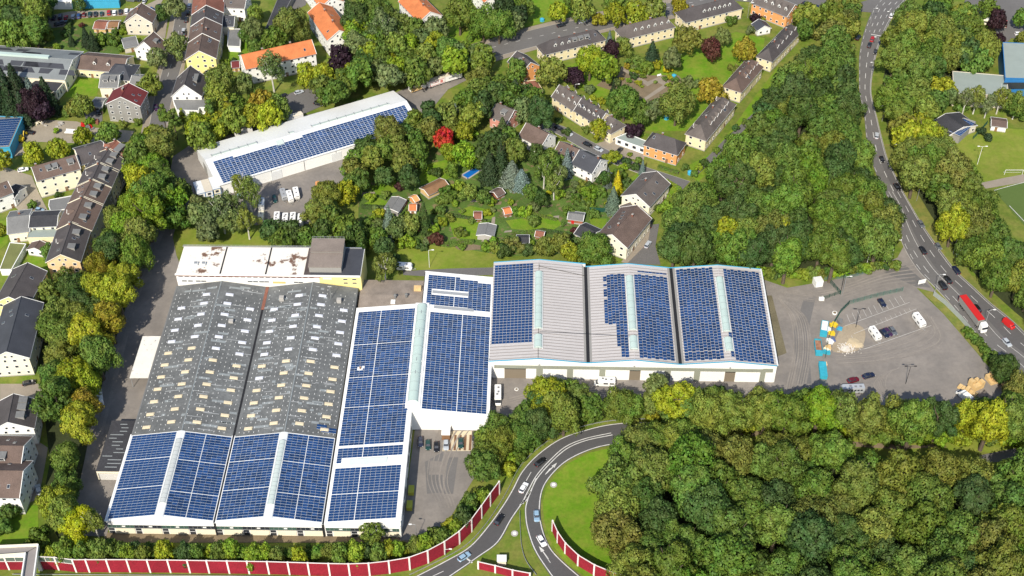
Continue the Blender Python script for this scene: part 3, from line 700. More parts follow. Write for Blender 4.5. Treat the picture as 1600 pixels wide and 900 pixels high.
for a, r, b in ((-33, -16.3, 0), (0, 16.7, 32.9)):
    hw = (r-a); u = V((hw, 0, RH-EH)).normalized(); sl_ = V((hw, 0, RH-EH)).length
    nu = 9; solar(t, V((a+.5, .4, EH+.15+.5*(RH-EH)/hw)), u, V((0, 1, 0)), nu, 32, 1.65, 1.025, extra_v=(11, 22))
    hw = (b-r); u = V((hw, 0, EH-RH)).normalized(); sl_ = V((hw, 0, RH-EH)).length
    o = V((r, .35, RH+.15))+u*1.25; nu = 9; solar(t, o, u, V((0, 1, 0)), nu, 32, 1.62, 1.025, extra_u=(4,), extra_v=(9, 21))
    vault(t, (r, 4.8, RH+.2), (r, 30.2, RH+.2), 1.9, .55, glassy if r > 0 else mat('pale_skylight', (.48, .50, .48), .4, var=.06, scale=.5), rib=1.6)
    MB().slab((r-1.15, -.3, RH+.1), (r, -.3, RH+.3), (r, LS, RH+.3), (r-1.15, LS, RH+.1), .12, whiteroof).slab((r, -.3, RH+.3), (r+1.15, -.3, RH+.1), (r+1.15, LS, RH+.1), (r, LS, RH+.3), .12, whiteroof).build('ridge_cap', t)
# --- grey fibre-cement hall
t = thing('factory_hall', 'large grey twin-gabled hall with rows of small pale skylights in its roof', 'factory hall', W2(0, LS+.3), WR)
LG = 71.0; XO = .6
mb = MB()
for a, r, b in ((-32.9, -16.3, 0), (0, 16.7, 32.8)):
    for y in (0, LG):
        pts = [(a, y, 0), (b, y, 0), (b, y, EH), (r, y, RH), (a, y, EH)]; mb.poly(pts if y == 0 else pts[::-1], greyw)
mb.poly([(-32.9, LG, 0), (-32.9, 0, 0), (-32.9, 0, EH), (-32.9, LG, EH)], greyw); mb.poly([(32.8, 0, 0), (32.8, LG, 0), (32.8, LG, EH), (32.8, 0, EH)], greyw)
mb.build('wall', t)
for a, r, b in ((-32.9, -16.3, 0), (0, 16.7, 32.8)):
    for p, q in ((a, r), (r, b)):
        zp, zq = (EH, RH) if q == r else (RH, EH)
        MB().slab((p, 0, zp+.12), (q, 0, zq+.12), (q, LG, zq+.12), (p, LG, zp+.12), .2, asbest).build('roof', t)
MB().box((0, LG/2-.2, EH+.16), (.7, LG, .1), blacks).box((0, LG-6, EH+.2), (1.1, 12, .1), rt_rust).build('valley_gutter', t)
MB().box((-32.9, LG/2, EH-.1), (.4, LG, .3), feltg).build('gutter', t)
MB().tube((-16.3, 0, RH+.12), (-16.3, LG, RH+.12), .22, .22, asbest2, 6).tube((16.7, 0, RH+.12), (16.7, LG, RH+.12), .22, .22, asbest2, 6).build('ridge_tiles', t)
def sg(x): return EH+.12+(RH-EH)*(((x+32.9)/16.6) if x < -16.3 else (-x/16.3 if x < 0 else (x/16.7 if x < 16.7 else (32.8-x)/16.1)))
cols_ = [-28.6, -20.6, -12.3, -4.2, 4.4, 12.6, 20.9, 29.0]
paleg = mat('white_skylight', (.62, .63, .68), .4, var=.1, scale=1); creamg = mat('aged_skylight', (.64, .55, .38), .7, var=.1, scale=1)
def skm(gl, name):
    mb = MB(); mb.prism([(-1.35, -.6, .22), (1.35, -.6, .22), (1.35, .6, .22), (-1.35, .6, .22)], 0, gl)
    mb.prism([(-1.15, -.45, .34), (1.15, -.45, .34), (1.15, .45, .34), (-1.15, .45, .34)], .22, gl); return mb.mesh(name)
SK1, SK2 = skm(paleg, 'roof_light'), skm(creamg, 'roof_light')
rr = random.Random(3)
for ci, x in enumerate(cols_):
    sl_ = math.atan((RH-EH)/16.5)*(1 if (ci % 4) < 2 else -1)
    for k in range(12):
        if k == 11 and ci not in (1, 2, 5, 6): continue
        y = 2.6+k*5.6+((ci % 4) in (1, 2))*1.3
        if k == 11: y += -1
        m = SK2 if (k < 6 or (k == 6 and x < -20)) else SK1
        if k == 4 and ci == 4: m = SK1
        o = place('roof_light', m, t, Matrix.Translation((x, y, sg(x)+.02)) @ Matrix.Rotation(-sl_, 4, 'Y'))
hooks = MB(); sheets = MB()
for i in range(41):
    x = -32+i*1.6
    for j in range(34):
        if rr.random() < .12: continue
        y = .9+j*2.03+.35*(i % 2); z = sg(x)+.02
        if any(abs(x-cx) < 1.5 and abs(((y-2.6) % 5.6)) < .9 for cx in cols_): continue
        if y < LG-9 or rr.random() < .5: hooks.box((x, y, z), (.13, .5, .06), white)
for k in range(260):
    x = rr.uniform(-31, 27); y = rr.uniform(1, LG-2); ln = rr.choice((1.2, 2.4, 3.6, 5)); wd_ = rr.choice((.15, .2, .9, 1.0))
    x1 = x+ln
    if sg(x) is None or (x < -16.3 < x1) or (x < 0 < x1) or (x < 16.7 < x1): continue
    sheets.slab((x, y, sg(x)+.05), (x1, y, sg(x1)+.05), (x1, y+wd_, sg(x1)+.05), (x, y+wd_, sg(x)+.05), .04, asbest2 if wd_ > .5 else mat('pale_seam', (.36, .37, .37), .8))
hooks.build('snow_hooks', t, kind='stuff'); sheets.build('replaced_sheets', t, kind='stuff')
solar(t, V((26.4, 1.5, sg(26.4)+.02)), V((16.1, 0, EH-RH)).normalized(), V((0, 1, 0)), 4, 3, 1.62, 1.03, skip=lambda i, j: (j == 2 and i > 1) or (j == 0 and i == 0))
for x, y, h in ((6.5, LG-8, 1.8), (-9.5, LG-20, 1), (27, LG-8.5, 1.6)): MB().box((x, y, sg(x)), (1.6, 1.3, h), concrete).build('vent_box', t)
MB().tube((24, LG-7.5, sg(24)), (24, LG-7.5, sg(24)+6), .1, .07, steel).tube((23.3, LG-7.5, sg(24)+6), (24.7, LG-7.5, sg(24)+6), .05, .05, steel).build('flagpole', t)
# --- long solar hall, mono slope up to its ridge, east slope beyond
XR, XE = 56.6, 81.6; LA = 94.6; Y2 = 43.6
t = thing('factory_hall', 'long solar roofed hall with barrel skylight, between grey hall and staff car park', 'factory hall', W2(0, 0), WR)
sA = (RH-EH)/(XR-33.3)
mb = MB()
mb.poly([(33.3, 0, 0), (XR, 0, 0), (XR, 0, RH), (33.3, 0, EH)], white); mb.poly([(XR, 0, 0), (XR, Y2, 0), (XR, Y2, RH), (XR, 0, RH)], white)
mb.poly([(XR, Y2, 0), (XE, Y2, 0), (XE, Y2, EH), (XR, Y2, RH)], white); mb.poly([(XE, Y2, 0), (XE, 112, 0), (XE, 112, EH), (XE, Y2, EH)], white)
mb.poly([(XE, 112, 0), (XR, 112, 0), (XR, 112, RH), (XE, 112, EH)], white); mb.poly([(XR, 112, 0), (XR, LA, 0), (XR, LA, RH), (XR, 112, RH)], white)
mb.poly([(XR, LA, 0), (33.3, LA, 0), (33.3, LA, EH), (XR, LA, RH)], white); mb.poly([(33.3, LA, 0), (33.3, 0, 0), (33.3, 0, EH), (33.3, LA, EH)], white)
mb.build('wall', t)
MB().slab((33.3, -.35, EH+.15), (XR+.3, -.35, RH+.15), (XR+.3, LA+.3, RH+.15), (33.3, LA+.3, EH+.15), .25, white).build('roof', t)
MB().slab((XR+.3, Y2-.3, RH+.14), (XE+.3, Y2-.3, EH+.14), (XE+.3, 112, EH+.14), (XR+.3, 112, RH+.14), .25, white).build('roof', t)
MB().box((XE+.35, (Y2+112)/2, EH-.1), (.3, 112-Y2+.8, .3), white).build('gutter', t)
facade(t, 33.6, XR-.2, 3)
MB().box((XR-.35, -.2, 0), (.5, .25, EH), white).build('corner_post', t)
uA = V((XR-33.3, 0, RH-EH)).normalized()
oA = V((34.3, .5, EH+.15+1*sA))
def skA(i, j):
    if 20 <= j <= 23: return i > 0 if j in (22,) else (True if j != 23 else i > 0)
    if j in (28,): return True
    if i == 2 and j == 62: return True
    return False
solar(t, oA, uA, V((0, 1, 0)), 13, 89, 1.62, 1.025, skip=skA, extra_u=(5,), extra_v=(10, 45, 58, 73))
MB().slab((38.5, 22.2, EH+.3+5.2*sA), (50.5, 22.2, EH+.3+17.2*sA), (50.5, 24.4, EH+.7+17.2*sA), (38.5, 24.4, EH+.7+5.2*sA), .5, glassy).build('skylight', t)
MB().slab((36.9, 21.7, EH+.22+3.6*sA), (54.5, 21.7, EH+.22+21.2*sA), (54.5, 24.9, EH+.22+21.2*sA), (36.9, 24.9, EH+.22+3.6*sA), .1, white).build('skylight_kerb', t)
MB().box((38, 64.4, EH+.2+4.8*sA), (2.4, 1.4, .15), white).box((37.8, 64.4, EH+.35+4.8*sA), (.5, .5, .8), brown).build('vent_box', t)
vault(t, (XR+.3, 47.5, RH+.25), (XR+.3, 93.5, RH+.25), 3.4, 1.25, glassgr, rib=4.0)
MB().box((XR+.3, 70, RH-.05), (4.8, 50, .3), white).build('skylight_kerb', t)
MB().box((XR-.6, 22, RH+.0), (1.6, 44, .3), white).build('ridge_cap', t)
v_ = MB()
for y in (60, 66, 78, 79.5, 89): v_.tube((XR-1.5, y, RH+.6), (XR+2.1, y, RH+.6), .12, .12, steel).tube((XR+.3, y-.8, RH+1.55), (XR+.3, y+.8, RH+1.55), .1, .1, steel)
v_.build('opening_rods', t)
uB = V((XE-XR-.3, 0, EH-RH)).normalized()
solar(t, V((XR+.3, Y2+1.4, RH+.15))+uB*3.0, uB, V((0, 1, 0)), 13, 44, 1.62, 1.04, extra_u=(7,))
solar(t, V((XR+.3, Y2+49.8, RH+.15))+uB*1.2, uB, V((0, 1, 0)), 14, 16, 1.62, 1.04, extra_u=(6,), skip=lambda i, j: (6 <= j <= 8 and 1 <= i <= 8) or (j == 0 and i < 9) or (j == 14 and i > 10) or (j == 15 and i > 6))
for (x0, x1, y) in ((60, 73, Y2+57), (61, 75, Y2+49.2)):
    z0 = RH+.3-(x0-XR)*.108; z1 = RH+.3-(x1-XR)*.108
    MB().slab((x0, y, z0), (x1, y, z1), (x1, y+1.1, z1+.3), (x0, y+1.1, z0+.3), .5, steel).build('skylight', t)
for k in range(3): MB().box((XR+2.0+k*.0, 12+k*14, 4.5), (.01, .01, .01), steel)
for y in (8, 14, 27, 33, 39): MB().box((XR+.08, y, 3.2), (.12, 4.2, 1.3), glassd).build('window', t)
for y in (2, 21): MB().box((XR+.1, y, .05), (.12, 1.2, 2.2), greyw).build('door', t)
for y in (50, 58, 66, 74): MB().box((XE+.08, y, .05), (.12, 4, 3.6), greyw).build('roller_door', t)
# yellow-green tank and low plant at the east wall
for (x, y, nm) in ((XR+1.6, 17.5, 'storage_container'), (XR+1.5, 11.5, 'storage_container')):
    k = thing('storage_container', 'yellow-green metal container against the hall wall, %s of the two' % ('upper' if y > 15 else 'lower'), 'container', W2(x, y), WR)
    MB().box((0, 0, 0), (1.7, 2.9, 1.6), mat('yellow_green_paint', (.42, .42, .05), .6)).build('body', k); MB().box((0, 0, 1.6), (1.8, 3.0, .12), mat('yellow_green_paint', (.42, .42, .05), .6)).build('lid', k)
# --- east three-bay hall
AO, AR = V((-7.8, 313.4, 0)), -math.atan(.022)
t = thing('factory_hall', 'long three-bay hall with white front, blue roof trim and solar panels on the right', 'factory hall', AO, AR)
eh, rh = 8.2, 9.9; bays = [(0, 16.6, 33.6, 50.2), (33.6, 49.2, 64.7, 48.6), (64.7, 81.6, 97.4, 48.6)]
mb = MB()
for a, r, b, D in bays:
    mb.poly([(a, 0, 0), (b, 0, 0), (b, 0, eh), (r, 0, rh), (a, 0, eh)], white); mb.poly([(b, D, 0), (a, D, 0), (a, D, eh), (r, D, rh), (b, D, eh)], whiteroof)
mb.poly([(0, 50.2, 0), (0, 0, 0), (0, 0, eh), (0, 50.2, eh)], white); mb.poly([(97.4, 0, 0), (97.4, 48.6, 0), (97.4, 48.6, eh), (97.4, 0, eh)], white); mb.poly([(33.6, 48.6, 0), (33.6, 50.2, 0), (33.6, 50.2, eh), (33.6, 48.6, eh)], white)
mb.build('wall', t)
ribroof = mat('pale_ribbed_roof', (.47, .44, .42), .75, var=.08, scale=.3)
ribm = mat('grey_rib_metal', (.22, .20, .19), .8)  # ribs a darker grey than the sheet between them
ribs = MB()
for a, r, b, D in bays:
    g0 = .0 if a == 0 else 1.3; g1 = .0 if b > 97 else 1.3
    for p, q, zp, zq in ((a+g0, r, eh, rh), (r, b-g1, rh, eh)):
        MB().slab((p, -.25, zp+.15), (q, -.25, zq+.15), (q, D, zq+.15), (p, D, zp+.15), .2, ribroof).build('roof', t)
        n = int(D/1.45)
        for k in range(n): 
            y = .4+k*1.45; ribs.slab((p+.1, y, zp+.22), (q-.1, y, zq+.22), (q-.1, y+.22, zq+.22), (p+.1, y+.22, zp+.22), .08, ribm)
    for p, q, zp, zq in ((a, r, eh, rh), (r, b, rh, eh)):
        MB().slab((p, -.42, zp+.32), (q, -.42, zq+.32), (q, -.22, zq+.32), (p, -.22, zp+.32), .3, bluep).build('roof_trim', t)
        MB().slab((p, D, zp+.32), (q, D, zq+.32), (q, D+.2, zq+.32), (p, D+.2, zp+.32), .3, bluep).build('roof_trim', t)
    vault(t, (r, 14.2, rh+.2), (r, D-7, rh+.2), 2.6, .9, glassgr, rib=3.4); vault(t, (r, 4.8, rh+.2), (r, 10.8, rh+.2), 2.7, .9, glassgr, rib=3.0)
ribs.build('roof_ribs', t, kind='stuff')
for x, D in ((33.6, 48.6), (64.7, 48.6)):
    MB().box((x-.95, D/2, eh+.08), (.75, D, .12), greyw).box((x+.95, D/2, eh+.08), (.75, D, .12), greyw).box((x, D/2, eh-.05), (1.2, D, .1), blacks).build('valley_gutter', t)
MB().box((97.5, 24.3, eh-.05), (.5, 48.8, .35), whiteroof).build('gutter', t)
MB().tube((0, .1, eh+1.1), (0, .1, 0), .1, .1, white).build('downpipe', t)
def slope(a, b, za, zb): return V((b-a, 0, zb-za)).normalized()
PU, PV_ = 1.34, 1.36
MBACK = 1
u = slope(0, 16.6, eh, rh); solar(t, V((.5, 7.6, eh+.22)), u, V((0, 1, 0)), 11, 30, 1.28, PV_, gap=.13, off=.0)
u = slope(33.6, 49.2, eh, rh); uz = (rh-eh)/15.6
def sk2(i, j):
    y = j
    if y <= 3: return i < 3
    if y <= 8: return i < 2
    if y <= 11: return i < 2
    return False
solar(t, V((41.0, 1.0, eh+.22+7.4*uz)), u, V((0, 1, 0)), 5, 31, 1.3, PV_, gap=.13, skip=sk2, off=.2)
solar(t, V((39.7, 18, eh+.22+6.1*uz)), u, V((0, 1, 0)), 1, 18, 1.3, PV_, gap=.13, skip=lambda i, j: j in (9, 13, 15))
u = slope(49.2, 64.7, rh, eh); solar(t, V((50.9, .8, rh+.22-.18)), u, V((0, 1, 0)), 9, 31, 1.34, PV_, gap=.13, off=.25); solar(t, V((52.2, 44.3, rh+.22-.33)), u, V((0, 1, 0)), 8, 1, 1.34, .9, gap=.13)
u = slope(64.7, 81.6, eh, rh); solar(t, V((66.4, .8, eh+.22+.17)), u, V((0, 1, 0)), 10, 34, 1.32, PV_, gap=.13, off=.25, extra_v=(3,))
u = slope(81.6, 97.4, rh, eh); solar(t, V((83.3, .5, rh+.22-.18)), u, V((0, 1, 0)), 10, 34, 1.32, PV_, gap=.13, off=-.25)
solar(t, V((81.9, 1.8, rh+.25)), u, V((0, 1, 0)), 1, 2, 1.2, PV_); solar(t, V((82.0, 11, rh+.25)), u, V((0, 1, 0)), 1, 2, 1.2, PV_)
# front: grey band, white doors between grey posts, dark bays
gband = mat('grey_green_band', (.27, .28, .22), .7, var=.05, scale=1)
MB().box((49, -.06, 4.9), (94.6, .14, 1.45), gband).build('grey_band', t)
bd = MB()
for k in range(63): bd.box((2.2+k*1.5, -.16, 4.9), (.06, .06, 1.45), steel)
bd.build('band_ribs', t, kind='stuff')
edges = [(1.8, 5.2, 'w'), (5.2, 12.6, 'd'), (12.6, 16.1, 'w'), (18.3, 26.6, 'w'), (28.6, 37.6, 'w'), (39.6, 47.8, 'w'), (47.8, 51.6, 'd'), (51.6, 59.8, 'w'), (61.8, 69.8, 'w'), (71.8, 80.2, 'w'), (80.2, 83.8, 'd'), (83.8, 92.2, 'w'), (93.9, 97.2, 'w')]
prev = None
for a, b, k in edges:
    if k == 'w': MB().box(((a+b)/2, -.07, .1), (b-a-.1, .12, 4.7), white).build('door_panel', t)
    else:
        MB().box(((a+b)/2, -.05, .05), (b-a-.1, .08, 4.8), mat('open_bay', (.20, .165, .12), .9)).build('open_bay', t); MB().box(((a+b)/2, -.12, 4.6), (b-a-.1, .1, .25), blacks).build('lintel', t)
    if prev and a-prev > 1: MB().box(((a+prev)/2, -.08, .1), (a-prev, .14, 4.75), gband).build('grey_post', t)
    prev = b
for x in (17, 49.2, 81.6): MB().box((x, -.5, 7.1), (.5, .35, .3), steel).build('flood_lamp', t)
MB().box((94.6, .0, 5.6), (3.4, .2, 1), gband).build('vent_grille', t)
lw = MB(); lw.box((16.6, 24, rh+.2), (.12, 48, .12), blacks)
lw.slab((16.6, 46.5, rh+.3), (33.4, 43.5, eh+.3), (33.4, 43.65, eh+.3), (16.6, 46.65, rh+.3), .08, blacks); lw.slab((17, 12.5, rh+.3), (49, 11.0, rh+.3), (49, 11.15, rh+.3), (17, 12.65, rh+.3), .06, blacks)
lw.build('lightning_cable', t)
# --- detached hall
t = thing('factory_hall', 'detached white gabled hall with half solar roof behind the works, lorry trailers beside it', 'factory hall', (*((G(322, 250, 9)+G(634, 158, 9))/2).xy, 0), math.radians(28))
L6, W6 = 88.0, 27.6; a, b = L6/2, W6/2; eh, rh = 5.6, 9.0
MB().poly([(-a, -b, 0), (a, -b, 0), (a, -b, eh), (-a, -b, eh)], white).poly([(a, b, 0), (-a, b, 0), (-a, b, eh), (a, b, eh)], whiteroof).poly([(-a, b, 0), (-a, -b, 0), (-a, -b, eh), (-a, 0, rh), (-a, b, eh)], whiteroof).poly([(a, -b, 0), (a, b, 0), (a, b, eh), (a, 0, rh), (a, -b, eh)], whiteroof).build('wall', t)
MB().slab((-a-.3, -b-.4, eh+.1), (a+.3, -b-.4, eh+.1), (a+.3, 0, rh+.15), (-a-.3, 0, rh+.15), .22, whiteroof).build('roof', t)
MB().slab((a+.3, b+.4, eh+.1), (-a-.3, b+.4, eh+.1), (-a-.3, 0, rh+.15), (a+.3, 0, rh+.15), .22, mat('lightened_roof_sheet', (.72, .72, .69), .6, var=.08, scale=.3)).build('roof', t)  # far slope coloured lighter to make up for facing away from the sun
v_ = V((0, b, rh-eh)).normalized()
def sk6(i, j): return (j == 13) or (j == 12 and not (i > 26)) or (j >= 11 and 13 <= i <= 19)
solar(t, V((-a+2.2, -b+.2, eh+.16)), V((1, 0, 0)), v_, 51, 12, 1.65, 1.0, gap=.115, skip=lambda i, j: (j == 11 and 12 <= i <= 22) or (j >= 10 and 5 <= i <= 12 and j == 11))
for k in range(6): MB().box((-a+8+k*14, -b-.05, .3), (.15, .1, eh-.4), blacks).build('panel_joint', t)
for x in (-20, 6, 30): MB().box((x, -b-.06, .05), (4.5, .12, 4.2), whiteroof).build('roller_door', t)
MB().box((-a-.06, 3.5, .05), (.12, 4.5, 4.4), greyw).build('roller_door', t)
for x0, x1 in ((-41, -22), (2, 37), (-8, -6)):
    g = MB(); y0, y1 = 1.2, 2.6; z0 = rh+.2-y0*.246; z1 = rh+.2-y1*.246
    g.slab((x0, y0, z0+.3), (x1, y0, z0+.3), (x1, y1, z1+.3), (x0, y1, z1+.3), .5, glassy); g = g.build('skylight', t)
    q = MB()
    for k in range(int((x1-x0)/3.8)+1): q.box((x0+k*3.8, (y0+y1)/2, (z0+z1)/2+.2), (.25, 1.5, .3), steel)
    q.build('glazing_bars', g)
MB().slab((-15, -3.6, rh-.3), (-12, -3.6, rh-.3), (-12, -1.2, rh+.3), (-15, -1.2, rh+.3), .5, glassy).build('skylight', t)
# --- flat-roofed office wing between the halls and the meadow
OH = 11.5
t = thing('office_building', 'flat-roofed white office wing with rust-stained roof and yellow right end', 'office building', W2(0, 106), WR)
stain = mat("stained_white_roof", (.74, .69, .61), .8, col2=(.16, .09, .06), scale=.13, contrast=(.585, .63), var=.06, detail=7)
X0, X1, DY = -32.6, 20.5, 15.0
MB().prism([(X0, 0, OH), (X1+13.5, 0, OH), (X1+13.5, DY, OH), (X0, DY, OH)], 0, white).build('wall', t)
rf = MB().prism([(X0+.2, .2, OH+.2), (13.5, .2, OH+.2), (13.5, DY-.2, OH+.2), (X0+.2, DY-.2, OH+.2)], OH+.01, stain).build('roof', t)
MB().prism([(13.5, .2, OH+.2), (15.8, .2, OH+.2), (15.8, DY-.2, OH+.2), (13.5, DY-.2, OH+.2)], OH+.01, mat('burnt_felt', (.09, .07, .065), .95, var=.5, scale=.6)).prism([(15.8, .2, OH+.2), (33.8, .2, OH+.2), (33.8, DY-.2, OH+.2), (15.8, DY-.2, OH+.2)], OH+.01, rt_slate).build('roof', t)
for x in (-16.6, -.2): MB().box((x, DY/2, OH+.2), (.5, DY-.4, .12), blacks).build('expansion_joint', rf)
yb = MB(); yb.prism([(19.0, -.15, OH-.3), (33.9, -.15, OH-.3), (33.9, 0, OH-.3), (19.0, 0, OH-.3)], 4, yellowr); yb.prism([(33.9, -.15, OH-.3), (34.1, -.15, OH-.3), (34.1, DY, OH-.3), (33.9, DY, OH-.3)], 0, yellowr); yb.build('yellow_wall', t)
MB().box((.5, -.3, OH-.1), (X1+13.5-X0, .5, .5), white).box((0, DY+.05, OH), (66, .3, .5), steel).build('parapet', t)
MB().box((-6.5, -.35, OH-.55), (52, .3, .3), rt_rust).build('cornice', t)
for x in (-30, -27.8, -25, -23, -6.2, -4.2, -2, -.2, 10.5, 12): place('window', WIND, t, Matrix.Translation((x, -.05, 8.0)) @ Matrix.Diagonal((1.9, 1, .6, 1)))
for k in range(22): place('window', WIND, t, Matrix.Translation((-31+k*2.25, -.05, 10.3)) @ Matrix.Diagonal((1.7, 1, .5, 1)))
for x, z in ((28.4, 8.0), (31.6, 8.0), (28.4, 9.8), (31.6, 9.8)): place('window', WIND, t, Matrix.Translation((x, -.2, z)) @ Matrix.Diagonal((1.6, 1, .6, 1)))
MB().box((4.3, -.08, 7.6), (4.6, .2, .9), mat('ochre_board', (.6, .42, .16), .8)).build('board', t)
MB().box((22, -.3, 10.1), (3.2, .3, .7), cream2).build('lamp_box', t)
# raised plant room with pitched brown roof
pr = MB(); px0, px1 = 15.4, 27.0; tz = OH+4.2
pr.prism([(px0, 1.6, tz-1.2), (px1, 1.6, tz-1.2), (px1, DY-.6, tz+.6), (px0, DY-.6, tz+.6)], OH+.2, greyw); pr.build('plant_room', t)
plm = mat('brown_metal_roof', (.20, .165, .14), .7, var=.2, scale=.5)
MB().slab((px0-.2, 1.2, tz-1.1), (px1+.2, 1.2, tz-1.1), (px1+.2, 8, tz-.2), (px0-.2, 8, tz-.2), .2, plm).slab((px0-.2, 8, tz+.3), (px1+.2, 8, tz+.3), (px1+.2, DY-.3, tz+.9), (px0-.2, DY-.3, tz+.9), .2, plm).build('plant_room_roof', t)
r_ = MB()
for k in range(9): r_.tube((px0+k*1.45, DY-.5, tz+.7), (px0+k*1.45, DY-.5, tz+1.9), .05, .05, steel, 4)
for z in (1.2, 1.9): r_.tube((px0, DY-.5, tz+z), (px1, DY-.5, tz+z), .05, .05, steel, 4)
for k in range(32): r_.tube((X0+k*1.6, DY-.1, OH), (X0+k*1.6, DY-.1, OH+1.2), .04, .04, steel, 4)
r_.tube((X0, DY-.1, OH+1.2), (px0, DY-.1, OH+1.2), .05, .05, steel, 4); r_.tube((X0, DY-.1, OH+.7), (px0, DY-.1, OH+.7), .05, .05, steel, 4)
r_.build('railing', t)
for x in (-26.2, -23.4): MB().box((x, 5.0, OH+.2), (1.5, 1.6, .9), white).box((x, 5.0, OH+1.1), (1.1, 1.2, .2), steel).build('rooftop_fan', t)
# low storage hall roof between office and solar hall
t = thing('storage_building', 'low grey-brown corrugated roof building right of the yellow office end', 'building', W2(45, 103), WR)
corr = mat('weathered_corrugated', (.24, .20, .165), .9, var=.3, scale=.9, detail=8)
MB().box((0, 0, 0), (22.5, 17, 4.4), greyw).build('wall', t)
MB().slab((-11.5, -8.7, 4.6), (11.5, -8.7, 4.6), (11.5, 0, 5.3), (-11.5, 0, 5.3), .15, corr).slab((11.5, 8.7, 4.6), (-11.5, 8.7, 4.6), (-11.5, 0, 5.3), (11.5, 0, 5.3), .15, corr).build('roof', t)
c_ = MB()
for k in range(30): c_.box((-11+k*.76, 0, 4.6), (.12, 17.2, .12), corr)
c_ = MB(); 
for x, y in ((1.5, -1.5), (5.5, -1.0)): c_.tube((x, y, 4.8), (x, y, 6.6), .45, .45, feltg, 8).tube((x, y, 6.6), (x, y, 7.1), .65, .3, feltg, 8)
c_.build('roof_vent', t); MB().box((.8, -3.4, 4.8), (1.6, 2, .5), white).build('roof_hatch', t); MB().box((9.2, 3.2, 4.8), (2.6, 1.8, 1.6), timber).build('wooden_housing', t)
# canopies on the west side
t = thing('loading_canopy', 'long white loading canopy on the left side of the grey hall', 'canopy', W2(-36.8, 70), WR)
can = mat('stained_white_sheet', (.72, .69, .62), .7, col2=(.14, .13, .12), scale=.9, contrast=(.62, .72), var=.08, detail=9)
MB().slab((-3.2, -9.5, 5.2), (3.2, -9.5, 5.4), (3.2, 10.5, 5.4), (-3.2, 10.5, 5.2), .2, can).build('roof', t)
for y in (-9, -3, 3, 9.5): MB().tube((-3, y, 0), (-3, y, 5.1), .12, .12, steel).build('post', t)
t = thing('shed', 'black flat-roofed lean-to with cream front at the left of the solar hall', 'shed', W2(-37.4, 31.4), WR)
MB().box((0, 0, 0), (8.2, 21, 4.2), greyw).box((0, -10.55, 3.2), (8.4, .12, 1.1), cream2).box((-4.1, 0, 0), (.3, 21.2, 4.3), cream2).build('wall', t)
MB().box((0, 0, 4.2), (8.6, 21.3, .2), felt).build('roof', t)
q = MB(); rr = random.Random(5)
for k in range(13): q.box((rr.uniform(-2.2, 1.5), -9+k*1.5, 4.41), (rr.uniform(2, 4.5), .3, .05), asbest2)
q.build('pale_sheets', t, kind='stuff')
q = MB()
for k in range(8): q.box((0, -10.66, .2+k*.38), (7, .06, .16), white)
q.build('slatted_door', t)
# ------------------------------------------------------------------ houses
RR, RP = rect_ridge, rect_pts
gs = lambda n, s, k='g', a=.12, b=.88: [(s, a+(b-a)*i/max(1, n-1), k) for i in range(n)]
def H(*a, **k): return house(*a, **k)
# estate round the green
H('row_house', 'cream row house with long flat dormer, left end of the row along the diagonal street', 'house', RP([(839, 72), (851, 84), (946, 61), (934, 48)][1:3]+[(934, 48), (839, 71)], 6), 6, 9.8, cream, rt_dark, hip=4, dorm=[(-1, .62, 'b'), (-1, .52, 'b'), (-1, .72, 'b')]+gs(3, -1, 'g', .2, .42), chim=[(.3, .1), (.55, .1), (.75, .1)], group='cream estate houses', sky_=4)
H('row_house', 'cream row house with six small white dormers, middle of the diagonal street row', 'house', RP([(976, 60), (1054, 41), (1040, 27), (961, 46)], 6), 6, 9.8, cream, rt_grey, hip=3.5, dorm=gs(6, -1, 'g', .25, .9), chim=[(.2, .1), (.6, .1)], group='cream estate houses')
H('row_house', 'cream row house with six dormers close together, right end of the diagonal street row', 'house', RP([(1072, 34), (1159, 12), (1144, -3), (1056, 19)], 6), 6, 9.8, cream, rt_dark, hip=3.5, dorm=gs(6, -1, 'g', .35, .8), chim=[(.2, .1), (.6, .1)], group='cream estate houses')
H('house', 'orange gabled house with skylight left of the diagonal street row', 'house', RR((829, 97), (808, 80), 9.5, 10), 6.5, 10, orange_r, rt_dark, dorm=[(1, .5, 'b')], chim=[(.4, .2)], sky_=2)
H('row_house', 'left third of the long cream row facing the green, with pale gables', 'house', RP([(863, 150), (897, 172), (920, 160), (886, 138)], 6), 6, 9.8, cream, rt_grey, dorm=gs(4, -1, 'g', .1, .9)+gs(3, 1, 'g'), chim=[(.3, .3), (.7, -.3)], group='cream estate houses', sky_=2)
H('row_house', 'middle third of the long cream row facing the green', 'house', RP([(897.5, 172.4), (934, 195), (957, 183), (920.5, 160.4)], 6), 6.3, 10.2, cream, rt_dark, dorm=gs(5, -1, 'g', .1, .9)+gs(3, 1, 'g'), chim=[(.3, .3), (.7, -.3)], group='cream estate houses', sky_=2)
H('row_house', 'right third of the long cream row, beside the flat garages', 'house', RP([(934.5, 195.4), (954, 207), (977, 195), (957.5, 183.4)], 6), 6, 9.8, cream, rt_grey, hip=2, dorm=gs(2, -1, 'g', .3, .8), chim=[(.3, .3)], group='cream estate houses', sky_=2)
H('row_house', 'cream hipped house with row of white dormers, lowest of the three along the middle wood', 'house', RP([(1104, 217), (1149, 162), (1119, 153), (1071, 209)], 6), 6, 10, cream, rt_grey, hip=3.5, dorm=gs(6, -1, 'g', .3, .85)+gs(2, 1, 'g'), chim=[(.3, 0), (.6, .2)], group='cream estate houses', sky_=4)
